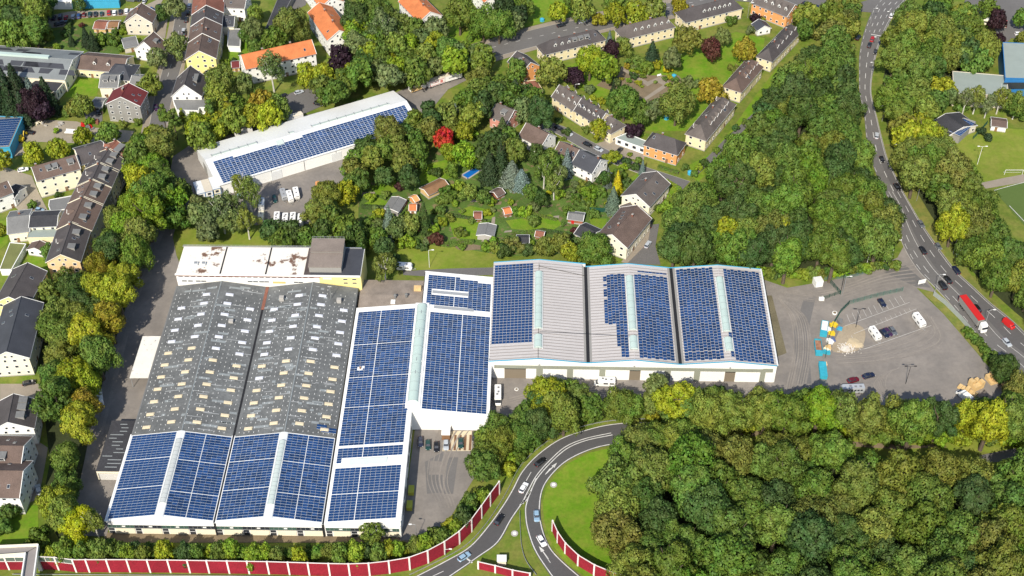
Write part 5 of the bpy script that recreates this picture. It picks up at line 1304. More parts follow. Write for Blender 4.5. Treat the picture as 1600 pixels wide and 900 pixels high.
TS('near the works entrance at the left', '''
274 315 9 lime round 14
275 340 9 bright round 12
278 298 9 mid
312 335 9 grey tall 15
325 355 9 grey tall 14
345 330 11 grey sparse 18
362 345 8 grey tall 14
388 300 9 olive sparse 20
400 318 8 grey sparse 18
375 285 7 olive sparse 15
360 320 9 grey sparse
385 345 8 olive sparse 15
310 318 7 grey tall
440 375 8 mid
425 360 8 dark
455 365 9 dark
480 372 8 mid
505 360 8 dark
475 300 8 olive tall 16
470 335 9 olive sparse 16
497 330 10 oliveb tall 15
510 300 10 olive tall 16
525 265 11 olive tall
540 300 8 yg
540 355 9 mid
515 340 9 mid
530 370 8 dark bush
555 370 9 dark
545 400 6 dark bush
600 412 9 olive sparse
612 408 6 dark bush
''')
TS('in the gardens behind the works', '''
638 275 10 dark tall
630 255 9 olive tall
650 240 9 mid
662 340 8 dark conifer
620 355 9 grey
608 348 7 blue conifer
640 350 9 olive
590 370 8 mid
576 350 6 mid bush
600 385 8 dark
617 365 8 mid bush
634 377 8 lime bush
668 378 5 grey bush
680 375 8 wine bush
720 362 6 olive bush
712 318 4 lime bush
748 248 9 dark bush
758 238 10 dark
765 262 10 conif conifer 15
782 250 8 conif conifer
733 300 7.5 olive
755 308 6 mid
790 240 8.5 olive
800 270 11 blue conifer 12
815 280 9 blue conifer 10
850 265 10 mid sparse
866 285 9 olive sparse
875 270 8 grey sparse
830 300 7 mid
845 310 6 dark
886 255 6 blue conifer
895 245 5 dark conifer
862 250 8 mid
840 240 7 dark
820 330 7 lime bush
833 345 7 mid bush
888 330 5 blue conifer
900 310 6 mid bush
920 300 8 lime bush
910 320 7 mid bush
875 305 6 lime bush
958 312 7 blue conifer 13
965 285 6 yellow conifer 12
950 278 4 blue conifer
935 270 6 mid
945 278 6 dark
970 270 6 mid bush
982 285 6 dark bush
987 300 4 dark bush
1004 262 3 blue conifer
958 245 6 yg tall 9
940 300 6 mid bush
1030 310 6 dark bush
1042 325 8 lime bush
1028 325 5 dark bush
928 388 12 mid round 12
905 400 7 olive bush
890 393 8 yg
875 380 9 oliveb
850 385 8 oliveb
825 390 7 dark bush
805 382 9 oliveb bush
790 392 8 dark bush
775 385 7 olive bush
700 310 6 mid bush
688 328 6 mid bush
716 290 6 lime bush
655 315 5 dark bush
700 300 8 mid bush
680 270 6 dark bush
705 265 6 mid
725 240 9 lime
700 236 6 yg
693 217 8 red round 13
712 205 6 oliveb
650 220 8 mid
712 185 6 blue conifer
735 180 10 olive tall
700 180 10 olive
725 205 7 yg
740 210 4 lime bush
753 215 4 dark bush
785 205 9 dark conifer 14
775 215 8 dark tall
795 215 8 mid
845 175 11 dark tall 18
820 170 9 grey
835 155 9 mid
845 225 8 mid
858 212 5 grey bush
860 240 6 lime bush
805 235 9 olive
900 375 4 grey bush
760 350 3 mid bush
738 345 4 mid bush
''')
rb = random.Random(77)
for k in range(170):
    x = rb.uniform(562, 985); y = rb.uniform(285, 400)
    if any(inside(x, y, q) for q in ([(750, 335), (870, 330), (880, 368), (700, 378), (700, 340)], [(940, 330), (1000, 310), (1015, 380), (950, 412)], [(600, 385), (800, 390), (790, 420), (600, 420)])): continue
    if near(G(x, y, 1), .8): continue
    T(x, y, rb.uniform(2.2, 4.6), rb.choice(['mid', 'lime', 'dark', 'olive', 'yg', 'bright', 'grey', 'mid', 'wine']), 'bush', None, 'among the garden plots behind the works')
for k in range(80):
    x = rb.uniform(905, 1078); y = rb.uniform(95, 172)
    if inside(x, y, [(985, 85), (1080, 60), (1150, 60), (1140, 140), (1080, 130)]) or near(G(x, y, 1), .6): continue
    T(x, y, rb.uniform(1.6, 3.4), rb.choice(['mid', 'lime', 'olive', 'yg', 'bright', 'gold', 'grey']), 'bush', None, 'in the plots on the estate green')
CLEAR = [[(600, 146), (640, 180), (705, 165), (742, 118), (728, 98), (640, 118)], [(400, 262), (400, 352), (480, 352), (515, 290), (556, 226)]]
fill([(528, 250), (548, 228), (600, 195), (640, 180), (690, 150), (745, 112), (800, 120), (838, 150), (815, 170), (760, 180), (725, 180), (690, 200), (665, 225), (610, 280), (560, 300), (520, 320), (508, 290)], 8.5, 12, ['dark', 'mid', 'dark', 'olive', 'mid', 'oliveb'], 'in the belt right of the detached hall', kinds=('round', 'tall', 'tall'), seed=21, dens=.72)
fill([(545, 40), (600, 8), (640, 40), (690, 70), (740, 75), (765, 92), (700, 112), (640, 128), (560, 145), (510, 160), (480, 165), (500, 120), (540, 110)], 8, 11.5, ['mid', 'yg', 'olive', 'dark', 'lime', 'mid', 'grey'], 'in the park belt above the detached hall', kinds=('round', 'tall'), seed=22, dens=.74)
fill([(285, 190), (360, 150), (400, 148), (440, 160), (470, 178), (400, 195), (310, 225), (290, 215)], 7, 10.5, ['yg', 'olive', 'yg', 'mid', 'gold'], 'on the slope left of the detached hall', seed=23, dens=.72)
fill([(205, 215), (262, 200), (272, 240), (256, 285), (245, 330), (226, 395), (205, 445), (180, 530), (160, 590), (152, 640), (135, 710), (122, 780), (118, 825), (92, 825), (68, 780), (80, 710), (72, 640), (62, 560), (64, 505), (92, 455), (155, 400), (158, 345), (194, 285)], 9, 13, ['mid', 'olive', 'yg', 'mid', 'olive', 'yg', 'dark', 'lime', 'gold'], 'in the belt left of the works', kinds=('round', 'tall'), seed=24, dens=.70)
TS('beside the solar hall corner', '''
122 818 11 yellow tall 13
98 800 10 olive
145 815 7 olive sparse
60 840 7 mid bush
''')
SPEC[-4]['col'] = 'yg2'; TCOL['yg2'] = (.42, .42, .012); TWORD['yg2'] = 'glowing yellow-green'
fill([(70, 858), (150, 840), (180, 854), (350, 854), (500, 858), (645, 850), (700, 815), (720, 790), (745, 770), (762, 772), (700, 842), (640, 862), (560, 872), (400, 870), (180, 869), (80, 870)], 4, 5.8, ['mid', 'dark', 'lime', 'mid', 'olive', 'yg'], 'in the hedge row behind the red barrier', kinds=('bush', 'round'), seed=25, dens=.55, noun='shrub', inset_=.3)
fill([(745, 700), (765, 665), (800, 650), (845, 618), (880, 602), (935, 618), (955, 640), (900, 652), (850, 665), (800, 695), (770, 740), (735, 785), (712, 805), (705, 790), (735, 740)], 7, 10.5, ['mid', 'lime', 'yg', 'mid', 'olive', 'dark'], 'beside the forecourt above the loop road', seed=26, dens=.58, inset_=.3)
T(582, 832, 8, 'olive', 'sparse', 11, 'in front of the solar hall corner'); T(853, 612, 12, 'yg', 'round', 13, 'beside the forecourt above the loop road')
fill([(965, 642), (985, 626), (1055, 614), (1090, 622), (1150, 622), (1240, 622), (1330, 636), (1450, 643), (1500, 646), (1560, 634), (1590, 610), (1640, 600), (1640, 672), (1500, 668), (1400, 664), (1250, 652), (1100, 655), (1000, 648)], 8.5, 12, ['mid', 'yg', 'yg', 'mid', 'olive', 'lime', 'mid', 'olive', 'dark'], 'in the tree row below the lorry yard', kinds=('round', 'tall'), seed=27, dens=.55, inset_=.25)
T(1024, 605, 8, 'grey', 'tall', 15, 'in the tree row below the lorry yard')
T(966, 632, 10, 'olive', 'round', 12, 'in the tree row below the lorry yard'); T(986, 634, 9, 'mid', 'round', 11, 'in the tree row below the lorry yard')
for q in ((1000, 694, 12, 'olive'), (1022, 686, 11, 'mid'), (1048, 690, 12, 'olive'), (1072, 686, 11, 'mid')): T(q[0], q[1], q[2], q[3], 'round', 13, 'in the lower right wood')
fill(WOODS['lower right wood'], 10.5, 15, ['mid', 'olive', 'dark', 'olive', 'mid', 'mid', 'bright', 'olive', 'dark', 'oliveb', 'mid'], 'in the lower right wood', kinds=('round', 'round', 'tall'), seed=28, dens=.66, inset_=.45)
fill(WOODS['middle wood'], 9.5, 14, ['mid', 'dark', 'mid', 'dark', 'mid', 'olive', 'mid', 'bright', 'dark'], 'in the middle wood', kinds=('round', 'round', 'tall'), seed=29, dens=.64, inset_=.35)
T(1225, 358, 11, 'yg', 'sparse', 17, 'at the lower edge of the middle wood'); T(1135, 355, 9, 'yg', 'tall', 16, 'at the lower edge of the middle wood')
fill(WOODS['right wood'], 9, 13, ['olive', 'olive', 'mid', 'mid', 'oliveb', 'mid', 'olive', 'yg', 'dark', 'mid'], 'in the right wood', kinds=('round', 'round', 'tall'), seed=30, dens=.62, inset_=.35)
fill([(1285, 5), (1340, 0), (1342, 50), (1330, 60), (1285, 60)], 8, 11, ['olive', 'mid', 'oliveb', 'dark'], 'left of the main road at the top', seed=31, dens=.68)
TS('at the top right', '''
1262 25 11 olive
1258 45 8 mid
1508 20 9 mid tall
1545 12 8 mid
1470 5 10 mid
1600 28 8 mid
1560 30 8 purple
1500 85 11 olive
1540 75 12 olive
1548 90 8 red bush
1525 95 11 mid
1558 65 7 purple
1600 60 6 oliveb
''')
TS('in front of the school wing', '''
1510 155 7 grey sparse 14
1528 150 8 olive sparse 15
1545 160 7 grey sparse 13
1565 150 8 olive sparse 15
1590 160 9 olive sparse 14
1485 150 6 grey tall
1590 165 8 mid
1500 165 7 mid bush
1555 165 5 mid bush
1600 180 6 mid bush
1545 215 4 conif bush
1535 205 4 conif bush
1525 218 3 conif bush
''')
TS('at the lorry yard corner', '''
1570 575 9 dark
1558 565 6 dark bush
1595 610 10 oliveb
1540 548 4 mid bush
1530 535 4 mid bush
1520 525 4 mid bush
1512 517 3.5 mid bush
1548 556 5 mid bush
''')
for k in range(26):
    x = 1190+k*8.5+rb.uniform(-3, 3); T(x, 427-(max(0, x-1300)*.12)+rb.uniform(-4, 2), rb.uniform(3, 5.5), rb.choice(['mid', 'dark', 'olive', 'lime']), 'bush', None, 'along the lower edge of the middle wood')
for (x, y) in ((1085, 272), (1070, 262), (1100, 255), (1120, 235), (1138, 215), (1150, 200), (1165, 190), (1185, 165), (1200, 145), (1215, 128), (1092, 262)):
    T(x, y, rb.uniform(3, 5), rb.choice(['mid', 'lime', 'dark']), 'bush', None, 'along the lane by the middle wood')
for k in range(60):
    x, y = rb.choice([(rb.uniform(60, 200), rb.uniform(35, 85)), (rb.uniform(350, 410), rb.uniform(40, 110)), (rb.uniform(60, 230), rb.uniform(185, 210)), (rb.uniform(380, 560), rb.uniform(140, 165)), (rb.uniform(870, 960), rb.uniform(180, 225)), (rb.uniform(960, 1010), rb.uniform(240, 262))])
    if near(G(x, y, 1), 1) or inside(x, y, [(440, 130), (515, 130), (510, 180), (400, 190)]): continue
    T(x, y, rb.uniform(2, 4), rb.choice(['mid', 'lime', 'dark', 'olive']), 'bush', None, 'in the small front gardens')
fill([(950, 645), (1040, 640), (1300, 660), (1600, 672), (1600, 692), (1450, 688), (1250, 676), (1080, 664), (960, 660)], 4.5, 7, ['yg', 'lime', 'mid', 'olive', 'yg'], 'under the tree row below the lorry yard', kinds=('bush',), seed=41, dens=.6, inset_=.2)
fill([(820, 655), (900, 645), (940, 650), (880, 668), (840, 690), (800, 735), (780, 750), (790, 710)], 4, 6, ['lime', 'mid', 'yg'], 'on the bank above the slip road', kinds=('bush',), seed=42, dens=.7, inset_=.3)
# blocks: nothing grows through a building or on a road
BUILT = []
for o in list(bpy.data.objects):
    if o.type == 'EMPTY' and 'category' in o and o['category'] not in ('swimming pool',):
        xs = []; 
        for ch in bpy.data.objects:
            pass
def footprint_index():
    import collections
    kids = collections.defaultdict(list)
    for o in bpy.data.objects:
        if o.parent and o.type == 'MESH' and o.name.split('.')[0] == 'wall': kids[o.parent.name].append(o)
    for pn, L in kids.items():
        p = bpy.data.objects[pn]; pts = [v.co for o in L for v in o.data.vertices]
        BUILT.append((p.location.xy.copy(), p.rotation_euler.z, min(v.x for v in pts), max(v.x for v in pts), min(v.y for v in pts), max(v.y for v in pts), pn))
footprint_index()
def blocked(p, r):
    for c, rz, x0, x1, y0, y1, pn in BUILT:
        d = p.xy-c; x = d.x*math.cos(rz)+d.y*math.sin(rz); y = -d.x*math.sin(rz)+d.y*math.cos(rz)
        if pn.startswith('factory_hall'):
            if x0-r*.3 < x < x1+r*.3 and y0-r*.5 < y < y1+r*.3 and not (x > 57.5 and y < 42 and 'factory_hall.002' in pn): return True
        elif x0-r < x < x1+r and y0-r < y < y1+r: return True
    return False
ok = []
NOROAD = [[(a-3, y) for y, a, b in yl]+[(b+2, y) for y, a, b in yl[::-1]], o1+d1[::-1], l2+r2[::-1]]
for s in SPEC:
    if blocked(s['p'], min(1.2, s['d']*.2)): continue
    x, y = PX((s['p'].x, s['p'].y, 0))
    if any(inside(x, y, q) for q in NOROAD): continue
    if s['d'] > 7.6 and any(inside(s['px'], s['py'], q) for q in CLEAR): continue
    ok.append(s)
print('trees', len(ok), 'of', len(SPEC))
def sc(p): return FOC/math.hypot(p.y, CAMH)
ok.sort(key=lambda s: -s['d']*sc(s['p']))
NB = [0, 0]; rest = {0: [], 1: []}
names = {'round': 'broadleaf_tree', 'tall': 'broadleaf_tree', 'sparse': 'light_crowned_tree', 'poplar': 'poplar_tree', 'conifer': 'conifer_tree', 'bush': 'shrub'}
nouns = {'round': 'round-crowned tree', 'tall': 'tall-crowned tree', 'sparse': 'light-crowned tree', 'poplar': 'slender poplar', 'conifer': 'conifer', 'bush': 'shrub'}
rt = random.Random(5)
def jit(c): 
    k = rt.uniform(.82, 1.2); return (c[0]*k*rt.uniform(.9, 1.1), c[1]*k, c[2]*k*rt.uniform(.8, 1.2))
for s in ok:
    kd = s['kind']; grp = 1 if kd == 'bush' else (0 if kd in ('round', 'tall') else 2)
    inview = -60 < s['px'] < 1660 and -60 < s['py'] < 960
    if not inview: continue
    if grp < 2:
        NB[grp] += 1
        if NB[grp] > 300: rest[grp].append(s); continue
    p = s['p']; d = s['d']; h = s['h']; col = jit(TCOL[s['col']])
    t = thing(names[kd], 'x', 'shrub' if kd == 'bush' else 'tree', (p.x, p.y, 0), 0)
    t['group'] = {'shrub': 'shrubs', 'tree': 'trees'}[t['category']]+' '+s['pl']
    auto(t, TWORD[s['col']], s['noun'] or nouns[kd], s['pl'])
    nv = {'round': 7, 'tall': 6, 'sparse': 3, 'poplar': 3, 'conifer': 3, 'bush': 4}[kd]
    me = crown(kd, rt.randrange(nv)); R = d/2
    if kd == 'conifer': M = Matrix.Translation((0, 0, h*.08)) @ Matrix.Diagonal((R, R, h*.46, 1))
    else:
        cz = {'round': .82, 'sparse': 1.05, 'poplar': 3.0, 'bush': .75, 'tall': 1.25}[kd]
        half = h*({'round': .42, 'tall': .43, 'sparse': .42, 'poplar': .47, 'bush': .52}[kd]); M = Matrix.Translation((0, 0, h-half)) @ Matrix.Diagonal((R*1.12, R*1.12, half/cz*1.05, 1))
    o = place('crown', me, t, M @ Matrix.Rotation(rt.uniform(0, 2*PI), 4, 'Z')); o.color = (*col, 1)
    tm = TRUNK[kd == 'sparse'][rt.randrange(3)]
    k_ = place('trunk' if kd != 'bush' else 'stem', tm, t, Matrix.Diagonal((h*(.62 if kd not in ('conifer', 'poplar') else .3),)*2+(h*.95, 1)) @ Matrix.Rotation(rt.uniform(0, 6), 4, 'Z'))
def joined(specs, name, label, cat):
    VS, TC = [], []
    mesh_cache = {}
    for s in specs:
        kd = s['kind']; key = (kd, rt.randrange(3))
        if key not in mesh_cache:
            m = crown(kd, key[1], True); a = np.empty(len(m.vertices)*3, 'f'); m.vertices.foreach_get('co', a); mesh_cache[key] = a.reshape(-1, 3)
        v = mesh_cache[key]; a = rt.uniform(0, 6.28); R = s['d']/2*1.12; h = s['h']; cz = {'round': .82, 'bush': .75, 'tall': 1.25}[kd]; half = h*.42
        x = v[:, 0]*math.cos(a)-v[:, 1]*math.sin(a); y = v[:, 0]*math.sin(a)+v[:, 1]*math.cos(a)
        VS.append(np.stack([x*R+s['p'].x, y*R+s['p'].y, v[:, 2]*half/cz+h-half], 1)); c = jit(TCOL[s['col']]); TC.append(np.tile(np.array([*c, 1], 'f'), (len(v), 1)))
    if not VS: return
    v = np.concatenate(VS); c = np.concatenate(TC); n = len(v)//4
    me = bpy.data.meshes.new(name); me.vertices.add(len(v)); me.vertices.foreach_set('co', v.ravel().astype('f')); me.loops.add(len(v)); me.loops.foreach_set('vertex_index', np.arange(len(v), dtype='i'))
    me.polygons.add(n); me.polygons.foreach_set('loop_start', np.arange(0, 4*n, 4, dtype='i')); me.update(calc_edges=True); me.materials.append(LEAFT)
    at_ = me.color_attributes.new('tint', 'FLOAT_COLOR', 'POINT'); at_.data.foreach_set('color', c.ravel().astype('f'))
    o = bpy.data.objects.new(name, me); COL.objects.link(o); tag(o, label, cat); o['kind'] = 'stuff'
joined(rest[0], 'distant_woodland', 'remaining smaller tree crowns of the far woods and belts', 'woodland')
joined(rest[1], 'small_shrubs', 'many small garden shrubs and bushes between the plots', 'shrubs')
# ------------------------------------------------------------------ vehicles
def ringbox(mb, rings, m):
    n = len(rings[0]); i0 = len(mb.v)
    for r in rings: mb.v += [tuple(p) for p in r]
    for k in range(len(rings)-1):
        for i in range(n):
            j = (i+1) % n; a = i0+k*n; mb.f.append((a+i, a+j, a+n+j, a+n+i)); mb.mi.append(mb.mid(m))
    mb.f.append(tuple(i0+(len(rings)-1)*n+i for i in range(n))); mb.mi.append(mb.mid(m)); mb.f.append(tuple(i0+n-1-i for i in range(n))); mb.mi.append(mb.mid(m))
def ring(x0, x1, w_, z, c=.25):
    h = w_/2; return [(x0+c, -h, z), (x1-c, -h, z), (x1, -h+c, z), (x1, h-c, z), (x1-c, h, z), (x0+c, h, z), (x0, h-c, z), (x0, -h+c, z)]
def wheel():
    mb = MB(); mb.tube((0, -.11, 0), (0, .11, 0), .33, .33, tyre, 12); mb.tube((0, -.12, 0), (0, .12, 0), .18, .18, alu, 8); return mb.mesh('wheel')
WHE = wheel()
def lampm(m, nm): mb = MB(); mb.box((0, 0, 0), (.14, .34, .16), m); return mb.mesh(nm)
HL, TL = lampm(mat('headlamp', (.8, .8, .78), .15), 'headlight'), lampm(mat('tail_lamp', (.35, .01, .01), .3), 'tail_light')
CARS = {}
def carparts(kind):
    if kind in CARS: return CARS[kind]
    L, W, cab = {'car': (4.4, 1.8, ((-2.0, .95), (-1.45, .35))), 'sedan': (4.6, 1.8, ((-1.6, .95), (-1.05, .3))), 'estate': (4.6, 1.8, ((-2.2, .95), (-1.95, .35))), 'mini': (3.7, 1.65, ((-1.75, .8), (-1.35, .25))), 'suv': (4.7, 1.9, ((-2.2, 1.0), (-1.9, .4)))}[kind]
    a = L/2; hz = {'suv': .25}.get(kind, 0)
    b = MB(); ringbox(b, [ring(-a+.1, a-.1, W-.1, .22, .3), ring(-a, a, W, .5, .3), ring(-a+.02, a-.04, W, .78+hz, .3), ring(-a+.15, a-.3, W-.16, .92+hz, .35)], paint)
    g = MB(); (g0, g1), (t0, t1) = cab
    ringbox(g, [ring(g0, g1, W-.2, .9+hz, .12), ring(t0, t1, W-.5, 1.40+hz, .12)], glassd)
    r = MB(); ringbox(r, [ring(t0-.02, t1+.02, W-.46, 1.39+hz, .14), ring(t0+.1, t1-.1, W-.6, 1.46+hz, .14)], paint)
    for sx in ((g0+t0)/2-.0, (g1+t1)/2, (t0+t1)/2):
        for sy in (-1, 1): r.box((sx, sy*(W/2-.17), .93+hz), (.09, .06, .42), paint)
    CARS[kind] = (b.mesh('body'), g.mesh('windows'), r.mesh('roof'), L, W); return CARS[kind]
def heading(x, y, dx, dy):
    a = G(x-dx/2, y-dy/2); b = G(x+dx/2, y+dy/2); return math.atan2(b.y-a.y, b.x-a.x)
VC = {'black': (.012, .012, .014), 'navy': (.012, .018, .045), 'blue': (.02, .06, .18), 'grey': (.12, .13, .14), 'silver': (.42, .45, .48), 'white': (.82, .82, .82), 'red': (.38, .012, .012), 'darkred': (.12, .008, .015), 'green': (.012, .05, .045), 'lightblue': (.25, .38, .5), 'brown': (.05, .03, .025), 'purple': (.05, .02, .06)}
VW = {'navy': 'dark blue', 'darkred': 'dark red', 'green': 'dark green', 'lightblue': 'light blue'}
def car(x, y, dx, dy, col, kind='car', pl='', label=None, group=None):
    p = G(x, y, .7); p.z = 0; t = thing('car', 'x', 'car', p, heading(x, y, dx, dy), group)
    t.location.z = .12 if True else 0
    b, g, r, L, W = carparts(kind); c = VC[col]
    for n_, me in (('body', b), ('windows', g), ('roof', r)): o = place(n_, me, t); o.color = (*c, 1)
    for sx in (-L*.31, L*.3):
        for sy in (-1, 1): place('wheel', WHE, t, Matrix.Translation((sx, sy*(W/2-.1), .33)))
    for sy in (-1, 1): place('headlight', HL, t, Matrix.Translation((L/2-.1, sy*.6, .6))); place('tail_light', TL, t, Matrix.Translation((-L/2+.06, sy*.62, .62)))
    nn = {'car': 'hatchback', 'sedan': 'saloon car', 'estate': 'estate car', 'mini': 'small car', 'suv': 'off-road car'}[kind]
    if label: t['label'] = label
    else: auto(t, VW.get(col, col), nn, pl)
    return t
def CS(pl, group, s):
    for L in s.strip().split('\n'):
        f = L.split(); car(float(f[0]), float(f[1]), float(f[2]), float(f[3]), f[4], f[5] if len(f) > 5 else 'car', pl, group=group)
CS('in the gravel car park at the top left', 'cars in the gravel car park', '''
76 28 3 -8 silver estate
84 27.5 2 -8 navy
94 26.5 1 -8 navy suv
103 27 3 -8 red mini
114 26 1 -8 silver
123 25 1 -8 blue
131 23 1 -8 darkred mini
140 22.5 1 -8 green estate
149 22 0 -8 black
158.5 21.5 0 -8 green mini
170 19.5 0 -8 red
178.5 20 0 -8 white
188 18.5 0 -8 black
197.5 17.5 0 -8 white estate
206 17 0 -8 silver
92 37.5 9 -2 black estate
99 34.5 9 -2 navy
57 51 4 -6 silver
66 51 4 -6 silver mini
204 0 8 1 grey
213 0 8 1 black
238 15 6 3 blue
250 9 6 -2 black
226 1 3 -6 silver
''')
CS('on the upper main street', 'cars on the upper main street', '''
291 31 1 -10 black
296 9 1 -8 silver
294 20 1 -8 black mini
287 48 1 -9 silver
288 52 1 -9 black
243.5 168 1 10 purple
''')
CS('in the old quarter at the left', 'cars in the old quarter', '''
153 174 3 8 black
46 207 -12 -1 black
36 265 14 -3 white
62 328 10 2 lightblue mini
45 766 -2 -12 silver
60 765 -3 -12 silver
45 598 10 -2 black
''')
CS('in the car park by the orange-roofed block', 'cars by the orange-roofed blocks', '''
442 150 8 -5 black
467 144 9 -3 silver
498 162 9 2 black estate
519 129 9 2 black
''')
CS('on the diagonal street', 'cars on the diagonal street', '''
749 70.5 12 -4 navy estate
877 39.5 12 -3 black estate
910 33.5 12 -3 silver
955 23.5 10 -3 black
966 20 10 -3 black suv
980 18 10 -3 black
1055 3 10 -3 green
1000 12 10 -3 black mini
1260 6 9 4 navy
1279 12 9 3 navy
1290 52 8 6 silver
1341 59 5 -6 black
''')
CS('on the residential street', 'cars on the residential street', '''
873 200 9 4 black
888 208 9 5 silver
918 225.5 9 4 black
935 233 10 5 silver
968 235 7 -8 black
996 258.5 11 4 black
1012 382 6 -9 silver
1016 350 3 -8 black
''')
CS('on the curving main road', 'cars on the curving main road', '''
1393 24.5 4 -8 white
1363 61 3 -8 red
1358.5 70.5 3 -8 black
1368 81 -2 9 black mini
1370 212 1 -9 silver
1402 292 6 8 black
1439 350 6 9 grey
1378 249 3 7 black mini
1442 391 -7 -11 black estate
1466 385 5 7 grey mini
1494 422 -8 -11 navy estate
1481 437 -8 -11 black
1473 446 -8 -11 black suv
1527 482 -7 -11 black
1573 535 10 11 silver
''')
CS('on the loop road', 'cars on the loop road', '''
844 722 15 -12 black
818 762 8 -13 white
838.5 806 1 15 lightblue
846 845 8 13 white
780 812 10 -15 black
725 870 17 -11 lightblue
''')
CS('in front of the white hall end', 'staff cars by the hall', '''
657 690 0 14 navy
669 695 0 14 green
682 698 0 14 black
697 695 0 14 silver
720 692 0 14 green
742 682 0 14 black
''')
CS('in the lorry yard', 'cars in the lorry yard', '''
1378 473 7 9 navy
1382 521 8 8 navy
1387 519 8 8 purple
1395 517 7 9 grey
1333 594 16 -4 darkred
1357 587 16 -4 navy sedan
''')
CS('beside the long white hall front', None, '''
845 600 -13 2 grey
''')
CS('in the car park at the top right corner', 'cars at the top right', '''
1593 53 10 0 white estate
''')
car(1225, 65, 10, 2, 'blue', 'mini', label='bright blue small car on the estate path beside the uppermost wood-side house')
def vbox(nm, label, cat, x, y, dx, dy, L, W, Hh, m=white, group=None, z0=.45):
    p = G(x, y, Hh/2); p.z = .12; t = thing(nm, label, cat, p, heading(x, y, dx, dy), group); return t
def caravan(x, y, dx, dy, label, m=white, L=6.2):
    t = vbox('caravan', label, 'caravan', x, y, dx, dy, L, 2.3, 2.6, group='caravans'); a = L/2
    b = MB(); ringbox(b, [ring(-a+.3, a-.4, 2.1, .45, .15), ring(-a, a-.1, 2.25, 1.2, .2), ring(-a+.05, a, 2.25, 1.7, .2), ring(-a+.25, a-.5, 2.1, 2.6, .25)], m); b.build('body', t)
    for x0 in (-a*.5, a*.3): MB().box((x0, 0, 2.58), (.7, .6, .12), mat('hatch_grey', (.2, .2, .21), .4)).build('roof_hatch', t)
    for x0 in (-a*.45, a*.35):
        for sy in (-1, 1): MB().box((x0, sy*1.1, 1.35), (1.3, .08, .6), glassd).build('window', t)
    MB().box((a-.14, 0, 1.45), (.12, 1.5, .7), glassd).build('front_window', t)
    MB().tube((a-.5, -.7, .5), (a+1.2, 0, .5), .06, .06, steel).tube((a-.5, .7, .5), (a+1.2, 0, .5), .06, .06, steel).build('drawbar', t)
    for sy in (-1, 1): place('wheel', WHE, t, Matrix.Translation((0, sy*1.0, .33)))
    return t
def motorhome(x, y, dx, dy, label, L=7.2, m=white, w_=2.3, bus=False, rail=False):
    Hh = 2.9 if not bus else 2.7
    t = vbox('minibus' if bus else 'motorhome', label, 'minibus' if bus else 'motorhome', x, y, dx, dy, L, w_, Hh, group=None if bus else 'motorhomes'); a = L/2
    b = MB(); ringbox(b, [ring(-a, a-1.6, w_-.1, .4, .12), ring(-a, a-1.5, w_, 1.4, .12), ring(-a, a-1.1 if not bus else a-.6, w_, 2.2, .15), ring(-a+.12, a-1.3 if not bus else a-.9, w_-.15, Hh, .2)], m); b.build('body', t)
    c = MB(); ringbox(c, [ring(a-1.9, a, 2.0, .35, .2), ring(a-1.9, a-.02, 2.0, .95, .25), ring(a-1.9, a-.5, 1.9, 1.2, .25)], m); c.build('bonnet', t)
    g = MB(); ringbox(g, [ring(a-1.9, a-.45, 1.85, 1.18, .15), ring(a-1.9, a-1.0, 1.7, 2.0, .15)], glassd); g.build('windscreen', t)
    for x0 in ((-a*.6, -a*.1, a*.2) if not bus else (-a*.65, -a*.25, a*.15)): MB().box((x0, .2 if x0 < 0 else -.2, Hh-.02), (.8, .7, .12), mat('hatch_grey', (.2, .2, .21), .4)).build('roof_hatch', t)
    n = 2 if not bus else 5
    for k in range(n):
        for sy in (-1, 1): MB().box((-a+.9+k*(L-3)/n*1.0+.3, sy*(w_/2-.02), 1.4), ((L-3)/n*.7, .08, .65), glassd).build('window', t)
    for sx in (-L*.28, L*.33):
        for sy in (-1, 1): place('wheel', WHE, t, Matrix.Translation((sx, sy*(w_/2-.12), .33)))
    return t
caravan(632, 417, 18, 1, 'white caravan on the meadow beside the light-crowned tree')
caravan(1367, 522, 8, 11, 'white caravan beside the dark cars in the lorry yard')
caravan(1436, 501, 9, 12, 'white caravan standing alone right in the marked lot', L=6.6)
caravan(443, 305, 4, 13, 'long grey-roofed trailer caravan behind the detached hall, beside a dark green car', m=mat('grey_caravan', (.33, .34, .35), .5))
caravan(453, 308, 4, 12, 'short white caravan right of the grey-roofed one')
caravan(463, 303, 3, 13, 'white caravan at the right end of the upper caravan row')
for k, (x, y) in enumerate([(433, 340), (446, 342), (458, 341), (470, 343)]): motorhome(x, y, 1, -12, ['leftmost white motorhome in the lower row behind the office wing', 'second white motorhome from left in the lower row', 'third white motorhome from left in the lower row', 'rightmost white motorhome in the lower row, partly under trees'][k], L=6.5)
motorhome(409, 318, 1, -12, 'pale blue-white motorhome under trees left of the caravans', L=6.2)
caravan(408, 340, 1, -11, 'old cream caravan under trees left of the lower motorhomes', m=cream2)
car(429, 311, 3, 13, 'green', 'estate', label='dark green estate car left of the grey-roofed caravan')
car(374, 300, 2, 10, 'lightblue', 'suv', label='light blue off-road car under the trees by the containers')
t = vbox('van', 'small orange van parked below the detached hall wall', 'van', 498, 291, 4, 8, 4.6, 1.8, 2); 
b = MB(); ringbox(b, [ring(-2.3, 2.3, 1.8, .3), ring(-2.3, 2.3, 1.8, 1.0), ring(-2.2, 1.2, 1.6, 1.9)], orange_r); b.build('body', t); MB().box((1.5, 0, 1.1), (.5, 1.5, .5), glassd).build('windscreen', t)
motorhome(945, 597, -30, -1, 'white motorhome parked sideways in front of the long white hall')
motorhome(778, 618, 0, 26, 'long white motorhome parked end-on left of the tree row', L=7.6)
motorhome(155, 619, -3, -20, 'white motorhome under the tree belt on the left works road')
